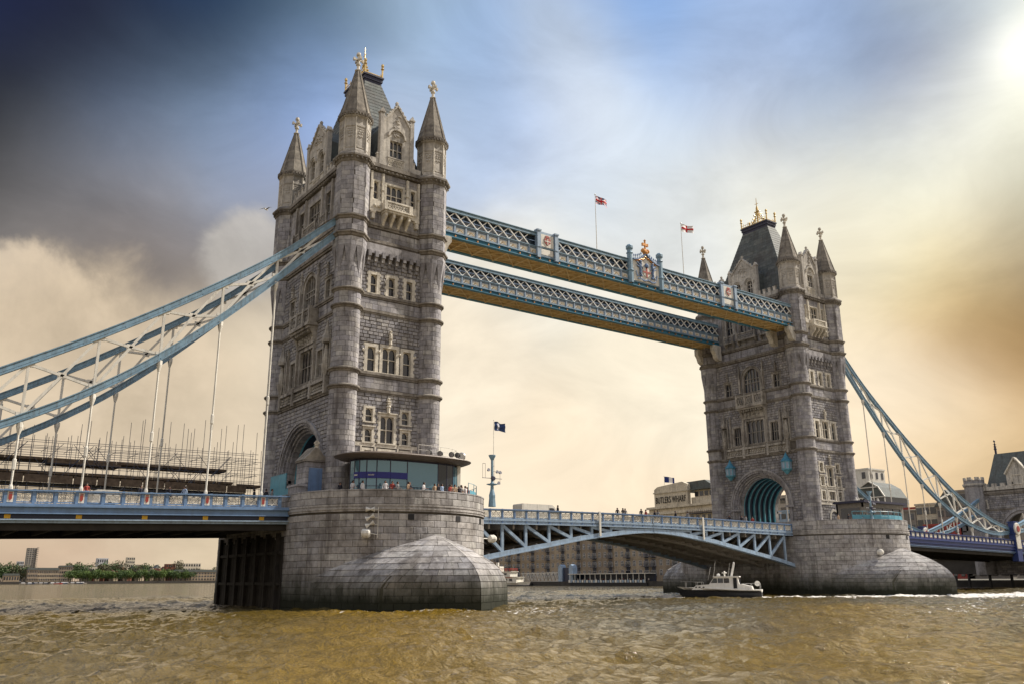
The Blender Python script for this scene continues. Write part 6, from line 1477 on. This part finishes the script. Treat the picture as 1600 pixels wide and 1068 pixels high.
# ------------------------------------------------------------------ gangway, landing stage, riverside terrace
T=thing('gangway',(190,0,0),0,'white lattice truss gangway down to the moored tour boat','gangway')
a,b=188.,217.5; n=12; p=(b-a)/n
for x in (-1.3,1.3):
    g=MB(); g.bar((x,a,5.3),(x,b,5.0),.22); g.bar((x,a-1,1.9),(x,b,1.6),.26); g.build('truss_chord',M['white'],T)
    for i in range(n): y=a+i*p; g=MB(); g.bar((x,y,1.9),(x,y+p/2,5.2),.16); g.bar((x,y+p/2,5.2),(x,y+p,1.9),.16); g.build('truss_brace',M['white'],T)
g=MB(); g.box(-1.3,a-1,1.4,1.3,b,1.6); g.build('walk',M['cabin'],T)
g=MB(); g.box(-6,205,-.6,-2,245,.9); g.box(-6,205,.9,-2,245,1.0); g.build('pontoon',M['black'],T)
T=thing('gate_kiosk',(187,184,1.5),0,'blue-fronted white arched landing gate beside the gangway','kiosk'); g=MB()
for y in (-3.6,3.2): g.box(-1.2,y-1.2,0,1.2,y+1.2,5.4); g.prism([(y-1.2,5.4),(y+1.2,5.4),(y+.8,6.4),(y,6.8),(y-.8,6.4)],-1.2,1.2,'x')
g.build('tower',M['pblue'],T); g=MB(); g.box(-.5,-2.4,0,.5,2.0,5.6); g.build('gate',M['navy'],T)
T=thing('terrace_pavilion',(188,0,0),0,'long low riverside terrace with white awning before the brick warehouses','terrace')
g=MB(); g.box(-3,137,-1,2,180,1.2); g.build('deck',M['black'],T); g=MB(); g.prism([(-3.2,4.3),(2,4.9),(2,5.0),(-3.2,4.4)],137,181,'y') if 0 else g.box(-3.2,137,4.35,2,181,4.6); g.build('awning',M['white'],T)
g=MB(); g.box(1.6,137,1.2,2,181,4.34); g.build('back_wall',M['navy'],T)
for i in range(15): y=138+i*3; g=MB(); g.box(-3,y-.1,1.2,-2.8,y+.1,4.35); g.build('awning_post',M['white'],T)
for i in range(32): y=138.2+i*1.35; g=MB(); g.box(-3.05,y,1.25,-2.98,y+.9,2.1+.2*rng.random()); g.build('planter_panel',M['white'] if i%2 else M['pblue'],T)
for i in range(22): 
    y=139+i*1.9; person(186.5+rng.uniform(0,1.5),y,1.2,rng.uniform(0,6),'stand',(WH,DK,RDc,TAN,GRY)[i%5],'far tiny diner in %s under the white terrace awning'%('white','black','dark red','tan','grey')[i%5],group='diners on the riverside terrace')
# ------------------------------------------------------------------ warehouses on the south bank
def brickmat(name,cols): return stone(name,cols,streak=.25,bump=.2,grime=.3)
M['brick1']=brickmat('stock_brick',[(.40,.325,.235)]*5); M['brick2']=brickmat('brown_brick',[(.31,.25,.185)]*5); M['brick3']=brickmat('buff_brick',[(.36,.285,.20)]*5); M['brick4']=brickmat('red_brick',[(.20,.08,.05)]*5)
def archwin(w,h):
    f=MB(); r=w/2; P=[(-r,0),(r,0)]+[(r*math.cos(PI*i/8),h-r*.5+r*.5*math.sin(PI*i/8)) for i in range(9)]
    Q=[(x*1.25,z*1.08-.1) for x,z in P]; f.prism([(z_[0],z_[1]) for z_ in Q],-.06,.0,'x'); g_=MB(); g_.prism(P,-.1,-.065,'x'); b=MB(); b.box(-.14,-.05,0,-.1,.05,h); b.box(-.14,-r,h*.5,-.1,r,h*.5+.08); return f,g_,b
f_,g_,b_=archwin(1.3,2.0); AWF=f_.mesh('window',M['pale']); AWG=g_.mesh('pane',M['glass']); AWB=b_.mesh('glazing_bar',M['white'])
bal=MB(); bal.box(-1.3,-1.8,0,0,1.8,.15)
for k in range(13): bal.box(-1.28,-1.8+k*.3-.02,.15,-1.24,-1.8+k*.3+.02,1.1)
bal.box(-1.3,-1.8,1.1,-1.2,1.8,1.18); bal.box(-1.3,-1.8,.15,-1.2,-1.74,1.1); BALM=bal.mesh('balcony',M['navy'])
def warehouse(y0,y1,h,mt,label,x=205,cols=None):
    T=thing('brick_warehouse',(x,(y0+y1)/2,2.5),0,label,'warehouse','brick warehouses along the far quay'); hw=(y1-y0)/2
    g=MB(); g.box(0,-hw+.05,-3,16,hw-.05,h); g.box(-.25,-hw+.1,h-.9,0,hw-.1,h-.3); 
    for z in (7.5,): g.box(-.12,-hw+.1,z,0,hw-.1,z+.3)
    g.build('wall',mt,T); g=MB(); g.prism([(-hw,h),(hw,h),(hw-2,h+2.5),(-hw+2,h+2.5)],1,15,'x'); g.build('roof',M['slate'],T)
    cols=cols or 'wwbwwbww'; n=len(cols); p=2*hw/n
    for i,c in enumerate(cols):
        y=hw-(i+.5)*p
        if c=='b':
            d=MB(); d.box(-.08,-1.0,1.0,.0,1.0,h-2.5); link('loading_bay',d.mesh('loading_bay',M['navy']),T,(0,y,0))
        for fl in range(7):
            z=1.5+fl*3.65
            if z+2.6>h-.8: break
            if c=='w':
                w=link('window',AWF,T,(-.0,y,z)); link('pane',AWG,w); link('glazing_bar',AWB,w)
            else:
                w=link('window',AWF,T,(-.1,y-.55,z-.3)); link('pane',AWG,w); w=link('window',AWF,T,(-.1,y+.75,z-.3)); link('pane',AWG,w)
                link('balcony',BALM,T,(-.05,y,z-.55),None,(1,.8,1))
WDEF=[(276,306,27,'brick1','brown stock brick warehouse left end of the quay, behind the near cutwater','wwbwwbww'),(247,275.8,28.5,'brick1','stock brick warehouse with dark balconies behind the tour boat','wwbwwbwwb'),(221,246.8,27,'brick3','buff brick warehouse behind the white gangway','wbwwbww'),(196,220.8,29,'brick1','stock brick warehouse right of the gangway top','bwwbwwb'),
 (176,195.8,28,'brick2','dark brown warehouse behind the landing gate','wwbwwb'),(155,175.8,27.5,'brick1','stock brick warehouse behind the white awning','wwbwwb'),(128,154.8,27,'brick2','darkest warehouse seen under the right bascule','bwwbwwb')]
for a,b,h,mt,lb,c in WDEF: warehouse(a,b,(h*.8 if a>150 else 20),M[mt],lb,cols=c)
warehouse(119.2,127.8,22,M['brick2'],'narrow brown brick warehouse hidden mostly behind the far pier',cols='wbw')
T=thing('lettered_wharf_building',(203,0,2.5),0,'cream wharf building with large dark lettering and stepped cornice','wharf building')
M['creamst']=stone('cream_render',[(.64,.57,.45)]*5,streak=.3,grime=.2,bump=.1)
g=MB(); g.box(0,119,18,1.9,152,27); g.box(17,119,0,25,152,27); g.box(-.6,118.6,24.0,.4,152.4,24.9); g.box(-.9,118.4,26.2,.4,152.6,27.0); g.build('wall',M['creamst'],T)
g=MB(); g.box(-.5,131,27.003,1.2,148.3,32.3); g.prism([(131,32.3),(148.3,32.3),(148.3,33.6),(146.5,34.6),(133.5,35.6),(131,34.6)],-.5,1.2,'x'); g.box(-.8,130.6,32.0,1.3,148.6,32.5); g.build('name_parapet',M['creamst'],T)
g=MB(); g.box(1.5,119,27.0,14,131,29.5); g.box(2.5,120,29.5,13,130,32.2); g.build('setback_storey',M['creamst'],T)
g=MB(); g.box(.5,118.5,32.2,14,138,32.6); g.prism([(119,32.6),(138,32.6),(134,35.4),(124,35.6)],1.5,13,'x'); g.build('setback_roof',M['slate'],T)
for i in range(4): g=MB(); g.box(2.4,121+i*2.4,29.9,2.49,122.8+i*2.4,31.6); g.build('window',M['glass'],T)
for i in range(11): g=MB(); g.box(-.1,120.5+i*2.85,19.5,-.0,122+i*2.85,22.8); g.build('window',M['glass'],T)
g=MB(); g.box(-1.8,119,23.2,0,131,23.4); 
for i in range(13): g.box(-1.8,119+i*1.0-.03,23.4,-1.74,119+i*1.0+.03,24.4)
g.build('balcony',M['lead'],T)
fc=bpy.data.curves.new('lettering','FONT'); fc.body='BUTLERS WHARF'; fc.size=3.1; fc.extrude=.06; fc.align_x='CENTER'; fc.space_character=1.06
fo=bpy.data.objects.new('lettering_src',fc); C.objects.link(fo); dg=bpy.context.evaluated_depsgraph_get(); me=bpy.data.meshes.new_from_object(fo.evaluated_get(dg)); bpy.data.objects.remove(fo)
w_=max(v.co.x for v in me.vertices)-min(v.co.x for v in me.vertices); me.materials.clear(); me.materials.append(M['black']); me.name='lettering'
o=link('lettering',me,T,(-.62,139.7,28.2),(PI/2,0,-PI/2),(15.6/w_,1.12,1))
flag(203,143,37,41,4.2,2.2,bw,[CW,CR,CB],'blue and white flag on the lettered wharf building','flag',R(-35),.1,seed=4,plabel='short pole on the lettered wharf building')
# ------------------------------------------------------------------ buildings right of the far tower
def block(name,label,cat,x0,y0,x1,y1,z0,z1,mt,rows,colsx,colsy,roof=None,win='glass',wf=.55,group=None):
    T=thing(name,((x0+x1)/2,(y0+y1)/2,0),0,label,cat,group); X0,X1=(x0-x1)/2,(x1-x0)/2; Y0,Y1=(y0-y1)/2,(y1-y0)/2
    g=MB(); g.box(X0,Y0,z0,X1,Y1,z1); g.box(X0-.2,Y0-.2,z1,X1+.2,Y1+.2,z1+.5); g.build('wall',M[mt],T)
    h=(z1-z0)/rows
    for r_ in range(rows):
        for c in range(colsy):
            p=(Y1-Y0)/colsy; y=Y0+(c+.5)*p; g=MB(); g.box(X0-.12,y-p*wf/2,z0+r_*h+h*.25,X0-.02,y+p*wf/2,z0+r_*h+h*.8); g.build('window',M[win],T)
        for c in range(colsx):
            p=(X1-X0)/colsx; x=X0+(c+.5)*p; g=MB(); g.box(x-p*wf/2,Y0-.12,z0+r_*h+h*.25,x+p*wf/2,Y0-.02,z0+r_*h+h*.8); g.build('window',M[win],T)
    if roof: g=MB(); g.prism([(Y0-.4,z1+.5),(Y1+.4,z1+.5),((Y0+Y1)/2,z1+.5+roof)],X0-.4,X1+.4,'x'); g.build('roof',M['slate'],T)
    return T
block('white_block','white office block with few windows right of the far tower','office block',230,73,240,80.5,2,38.4,'white',9,3,2,wf=.35)
T=thing('glass_gable',(200,53,3),0,'glass gabled atrium behind the far pier cabin','glass building')
g=MB(); g.box(-4,-5,0,8,4.5,22.5); g.build('wall',M['glass'],T)
g=MB(); g.prism([(-5.2,22.5),(4.7,22.5),(3,25.5),(-.5,27.3),(-3.4,25.5)],-4.2,8,'x'); g.build('glass_roof',M['slate'],T)
for y in (-5,-2.6,-.2,2.2,4.4): g=MB(); g.box(-4.3,y-.1,0,-4.02,y+.1,22.5); g.build('mullion',M['white'],T)
for a,b in (((-5.2,22.5),(-3.4,25.5)),((-3.4,25.5),(-.5,27.3)),((-.5,27.3),(3,25.5)),((3,25.5),(4.7,22.5)),((-3.4,25.5),(3,25.5)),((-5.2,22.5),(4.7,22.5))): g=MB(); g.bar((-4.4,*a),(-4.4,*b),.3); g.build('gable_bar',M['white'],T)
for k in range(4): g=MB(); g.box(-4.1,-4.8+k*2.4,18,-4.02,-2.8+k*2.4,22); g.build('pane',M['glass'],T)
block('terrace_building','low building with thin dark red roof band right of the far pier','building',200,41.5,214,50,2,21.0,'concrete',6,4,3,group=None)
block('office_building','cream modern building with dark strip windows behind the right chains','building',200,33,214,41.3,2,22.5,'creamst',6,4,4,wf=.8)
block('gabled_building','building with pitched slate roof behind the right chain','building',196,26.5,212,33,2,21.0,'concrete',6,4,3,roof=4.5,wf=.7)
block('red_office','red panelled modern building between the chains','building',190,22,196,34,2,16,'red',5,2,6,wf=.5)
block('grey_block','flat roofed grey building left of the gatehouse turret','building',190,13,206,24,2,24.5,'concrete',7,4,4,wf=.7)
block('brick_flats','brick flats beyond the near arch of the gatehouse','building',215,-10,225,12,2,22,'brick2',6,4,6)
block('white_terrace','white framed building glimpsed through the far arch','building',215,94,225,110,2,25,'pblue',7,4,6,wf=.7)
block('grey_terrace','grey roofed building glimpsed through the far arch','building',240,92,255,122,2,33,'concrete',9,4,8,wf=.6)
g=MB(); g.box(199.8,41.3,21.6,200.3,50.3,22.2); o=g.build('roof_band',M['red']); tag(o,'dark red roof edge band on the low building right of the far pier','roof band')
# south gatehouse
def gatehouse():
    T=thing('gatehouse_tower',(172,0,0),0,'stone gatehouse with slate roof and turret at the right edge','gatehouse')
    Wd=0; H=[arch_hole(0,5.0,12.5,6)]
    mat=Matrix.Rotation(-PI/2,4,'Z')
    def P(mb,name,m_,**k): o=mb.build(name,M[m_],T,**k); o.rotation_euler=(0,0,-PI/2); return o
    H.append(window(T,0,-PI/2,-8.6,-7.6,18.4,20.4)); H.append(window(T,0,-PI/2,7.6,8.6,18.4,20.4))
    g=MB(); backing(g,(0,0,0),(1,0,0),(0,-1,0),-12,12,3,22.5,H); P(g,'wall','mortar')
    g=MB(); masonry(g,(0,0,0),(1,0,0),(0,-1,0),-12,12,3,22.3,.5,.9,H,rough=True); P(g,'masonry','rock',kind='stuff')
    g=MB(); g.box(-12,0.02,3,-5,11,22.5); g.box(5,.02,3,12,11,22.5); g.box(-5,.02,17.6,5,11,22.5); P(g,'core','mortar')
    g=MB(); round_ring(g,0,0,12.5,4.4,5.0,-.8,.1,20); round_ring(g,0,0,12.5,5.0,5.6,-.2,.3,20); P(g,'arch_ring','ashlar')
    g=MB(); string(g,0,-12,12,21.8,.35,.8); string(g,0,-12,12,17.9,.2,.5); P(g,'string_course','moulding')
    g=MB(); fbox(g,0,-12,12,-.4,.3,22.5,23.4)
    for i in range(12): s=-11.5+i*2; fbox(g,0,s-.55,s+.55,-.4,.3,23.4,24.1)
    P(g,'parapet','upper')
    for s in (-10.2,10.2):
        g=MB(); g.lathe([(2.3,3),(2.3,23.6),(2.55,23.8),(2.55,24.2),(2.3,24.3),(2.3,25.2)],8,s,0,.5); P(g,'turret','rock')
        g=MB(); g.lathe([(2.6,24.0),(2.62,24.4)],8,s,0,.5)
        for k in range(8): a=2*PI*k/8; g.X=Matrix.Translation((s,0,0))@Matrix.Rotation(a,4,'Z'); g.box(1.95,-.5,25.2,2.3,.5,25.9); g.X=None
        P(g,'battlement','upper')
    g=MB(); g.add([(-7.8,.8,23),(7.8,.8,23),(7.8,10.5,23),(-7.8,10.5,23),(-6.4,4.4,31.6),(6.4,4.4,31.6),(6.4,6.8,31.6),(-6.4,6.8,31.6)],[(0,1,5,4),(1,2,6,5),(2,3,7,6),(3,0,4,7),(4,5,6,7)]); P(g,'roof','slate')
    for s in (-6.4,6.4): g=MB(); finial(g,s,0,-5.4,31.4,35.2,.25); P(g,'roof_finial','lead')
    g=MB(); g.prism([(-2.4,22.5),(2.4,22.5),(2.4,26.2),(0,29.5),(-2.4,26.2)],-.2,1.0); P(g,'gable','upper')
    H2=window(T,.2,-PI/2,-1.3,1.3,23.6,25.8,lights=3)
    for sg in (-1,1): g=MB(); g.bar((sg*2.6,-.0,26.0),(0,0,29.7),1.3,.3); P(g,'gable_coping','trim')
    g=MB(); g.prism([(3.8,24.2),(5.4,24.2),(5.4,25.6),(3.8,25.6)],1.2,3.2); P(g,'roof_dormer','lead')
gatehouse()
# quay walls and things at the right edge
g=MB(); g.box(185.6,-200,-1.5,187.2,400,1.7); structure('quay_wall',g,M['quay'])
T=thing('river_pier_shed',(176,14,0),0,'dark timber shed on piles under the right side span','shed')
g=MB(); g.box(-1.5,-30,3.2,4,12,6.8); g.build('wall',M['quay'],T); g=MB(); g.box(-2,-31,6.8,4.2,13,7.1); g.build('roof',M['cabin'],T)
for i in range(9): g=MB(); g.tube((-1.3,-28+i*5,-1.5),(-1.3,-28+i*5,3.2),.35,6); g.build('pile',M['black'],T)
for y in (6,9.5): g=MB(); g.box(-1.6,y-1.3,1.0,-1.5,y+1.3,2.8); g.build('opening',M['black'],T)
# ------------------------------------------------------------------ far bank
M['leaf1']=plain('spring_foliage',(.11,.17,.04),.8,0,.35,.25); M['leaf2']=plain('dark_foliage',(.06,.10,.032),.8,0,.35,.25); M['leaf3']=plain('brown_foliage',(.10,.095,.05),.8,0,.35,.25); M['bark']=plain('bark',(.06,.045,.035),.9)
def crown(seed,mt,w,h):
    g=random.Random(seed); mb=MB()
    lob=[(g.uniform(-.45,.45)*w,g.uniform(-.45,.45)*w,g.uniform(.35,.85)*h,g.uniform(.22,.38)*w) for _ in range(9)]
    for i in range(520):
        cx,cy,cz,r_=g.choice(lob); d=Vector((g.gauss(0,1),g.gauss(0,1),g.gauss(0,1))).normalized()*r_*g.uniform(.55,1.05); c=Vector((cx,cy,cz))+d
        a=Vector((g.gauss(0,1),g.gauss(0,1),g.gauss(0,1))).normalized(); b=a.cross(Vector((g.gauss(0,1),g.gauss(0,1),g.gauss(0,1)))).normalized(); s=g.uniform(.5,1.0)*w*.07
        mb.add([c-a*s,c+b*s*.8,c+a*s,c-b*s*.7],[(0,1,2,3)])
    return mb.mesh('crown',mt)
def trunkmesh(h):
    mb=MB(); mb.tube((0,0,0),(0,0,h*.45),h*.03,6,h*.018)
    for k in range(5): a=k*1.3; mb.tube((0,0,h*.3+k*h*.04),(math.cos(a)*h*.22,math.sin(a)*h*.22,h*.6+k*.03*h),h*.014,5,h*.004)
    return mb.mesh('trunk',M['bark'])
CR=[crown(i,M[('leaf1','leaf2','leaf3')[i%3]],1,1) for i in range(9)]; TM=trunkmesh(1)
def tree(x,y,z,w,h,k,label,group):
    T=thing('bank_tree',(x,y,z),rng.uniform(0,6),label,'tree',group); T.scale=(1,1,1); o=link('crown',CR[k],T,(0,0,h*.08),None,(w,w,h*.95)); link('trunk',TM,T,None,None,(h,h,h)); return T
def bankx(u,y): d=wdir(u,904); t=(y-CAM.y)/d.y; return CAM.x+d.x*t
tk=['bright green tree','dark green tree','brownish bare tree']
for i in range(52): u=108+i*3.7+rng.uniform(-1,1); tree(bankx(u,1402),1402+rng.uniform(0,8),3.5,rng.uniform(11,15),rng.uniform(13,17),rng.choice((0,3,6,1,4)),'round green tree in the waterfront row below the left span','waterfront row of trees on the distant bank')
for i in range(46): u=rng.uniform(-30,45) if i<14 else rng.uniform(100,345); kk=rng.choice((1,2,4,5,7,8)); tree(bankx(u,1440),1440+rng.uniform(0,60),4,rng.uniform(16,25),rng.uniform(19,29) if u<300 else 21,kk,('dark green' if kk%3==1 else 'brownish')+' taller tree standing among the distant roofs','taller trees of the distant bank')
def farblock(u0,u1,vtop,y,mt,rows,cols,label,cat='building',roof=None,depth=14,group=None):
    x0,x1=bankx(u0,y),bankx(u1,y); d=wdir((u0+u1)/2,vtop); z=CAM.z+d.z*(y-CAM.y)/d.y
    T=thing('distant_building',((x0+x1)/2,y,3.5),0,label,cat,group); w=(x1-x0)/2; h=z-3.5-(roof or 0)
    g=MB(); g.box(-w,0,0,w,depth,h); g.build('wall',M[mt],T)
    if roof: g=MB(); g.prism([(-w-.4,h),(w+.4,h),(w*.9,h+roof),(-w*.9,h+roof)],-.5,depth+.5); g.build('roof',M['slate'],T)
    for r_ in range(rows):
        for c in range(cols): p=2*w/cols; hh=h/rows; g=MB(); g.box(-w+(c+.2)*p,-.15,r_*hh+hh*.3,-w+(c+.75)*p,-.03,r_*hh+hh*.8); g.build('window',M['glass'],T)
    return T
T=farblock(37,52,855,1480,'concrete',18,4,'tall grey balconied tower block on the distant left bank','tower block')
for k in range(18): g=MB(); w=(bankx(52,1480)-bankx(37,1480))/2; g.box(w,-1.5,2+k*2.9,w+2.2,8,3.2+k*2.9); g.build('balcony',M['concrete'],T)
farblock(24,34,876,1500,'pale',6,4,'pale lower block left of the tower block','office block')
farblock(149,166,871,1500,'pale',4,5,'wide pale office slab in the middle of the distant bank','office block'); farblock(196,208,869.5,1500,'creamst',7,4,'narrow cream office block above the trees','office block')
farblock(42,58,886,1420,'brick2',3,6,'left wing of the long dark riverside wharf','wharf building',3); farblock(58,91,886,1422,'brick1',3,12,'long riverside wharf with slate roof','wharf building',4); farblock(91,112,882.5,1424,'brick2',4,6,'dark brick warehouse left of the tree row','warehouse',2)
farblock(5,30,895,1405,'brick3',1,6,'low brick pavilion left of the long wharf','building',3)
farblock(258,272,880,1450,'brick4',4,4,'red brick block behind the tree row','building'); farblock(272,312,879,1460,'creamst',4,10,'pale stepped apartment terrace on the distant bank','apartments'); farblock(128,150,885,1450,'creamst',2,6,'pale block behind the tree row','building')
farblock(272,345,889,1404,'brick3',3,16,'long buff terrace next to the near pier edge','terrace',4)
for i in range(56):
    u=135+rng.uniform(0,120); y=1430+rng.uniform(0,60); x=bankx(u,y); w=rng.uniform(5,8); h=rng.uniform(7,11)+(y-1430)*.08
    wm,rm=rng.choice(('brick4','brick3','brick1')),rng.choice(('slate','brick2','brick4'))
    T=thing('gabled_house',(x,y,3.5+(y-1430)*.16),rng.uniform(-.6,.6),'small %s house with steep %s roof above the tree row'%({'brick4':'red brick','brick3':'buff brick','brick1':'yellow brick'}[wm],{'slate':'grey slate','brick2':'brown','brick4':'red'}[rm]),'house','pitched-roof houses on the distant bank')
    g=MB(); g.box(-w/2,-4,-12,w/2,4,h); g.build('wall',M[wm],T); g=MB(); g.prism([(-w/2-.3,h),(w/2+.3,h),(0,h+4)],-4.3,4.3); g.build('roof',M[rm],T)
    g=MB(); g.box(-.7,-4.08,h-4,.7,-4.0,h-2); g.build('window',M['glass'],T)
mb_=MB(); mb_.box(-500,1394,-1,640,1396,3.9); structure('embankment_wall',mb_,M['quay'])
for i in range(12):
    u=40+i*8.2+rng.uniform(-2,2); T=thing('moored_boat',(bankx(u,1370),1370+rng.uniform(-6,6),0),rng.uniform(-.2,.2),('red' if i==6 else ('grey','dark blue','brown')[i%3])+' boat moored below the distant wharf'+('' if i==6 else ''),'boat','boats moored at the distant bank')
    g=MB(); hull(g,11,3.4,lambda f:1.2+.6*f*f,0,n=8); g.build('hull',M['red' if i==6 else ('concrete','navy','cabin')[i%3]],T); g=MB(); g.prism([(-3,1.2),(2.5,1.3),(1.6,2.9),(-2.6,2.9)],-1.2,1.2); g.build('cabin',M['pale'],T)
# gull
T=thing('gull',(-18.9,-20,36.2),.6,'small gull flying in the open sky left of the near tower','bird')
g=MB(); g.lathe([(.01,-.28),(.05,-.2),(.08,0),(.05,.18),(.015,.28)],8); g.X=None; g.v=[(z,y,x) for x,y,z in g.v]; g.build('body',M['white'],T)
for s in (-1,1): g=MB(); g.add([(.08,s*.05,0),(.05,s*.35,.16),(-.1,s*.75,.05),(-.08,s*.35,.13),(-.12,s*.05,0),(.08,s*.05,-.015),(.05,s*.35,.145),(-.08,s*.35,.115),(-.12,s*.05,-.015)],[(0,1,3,4),(1,2,3),(5,8,7,6),(6,7,2)]); g.build('wing',M['cabin'],T)
g=MB(); g.add([(-.2,-.03,0),(-.2,.03,0),(-.36,.07,0),(-.36,-.07,0)],[(0,1,2,3)]); g.build('tail',M['white'],T)
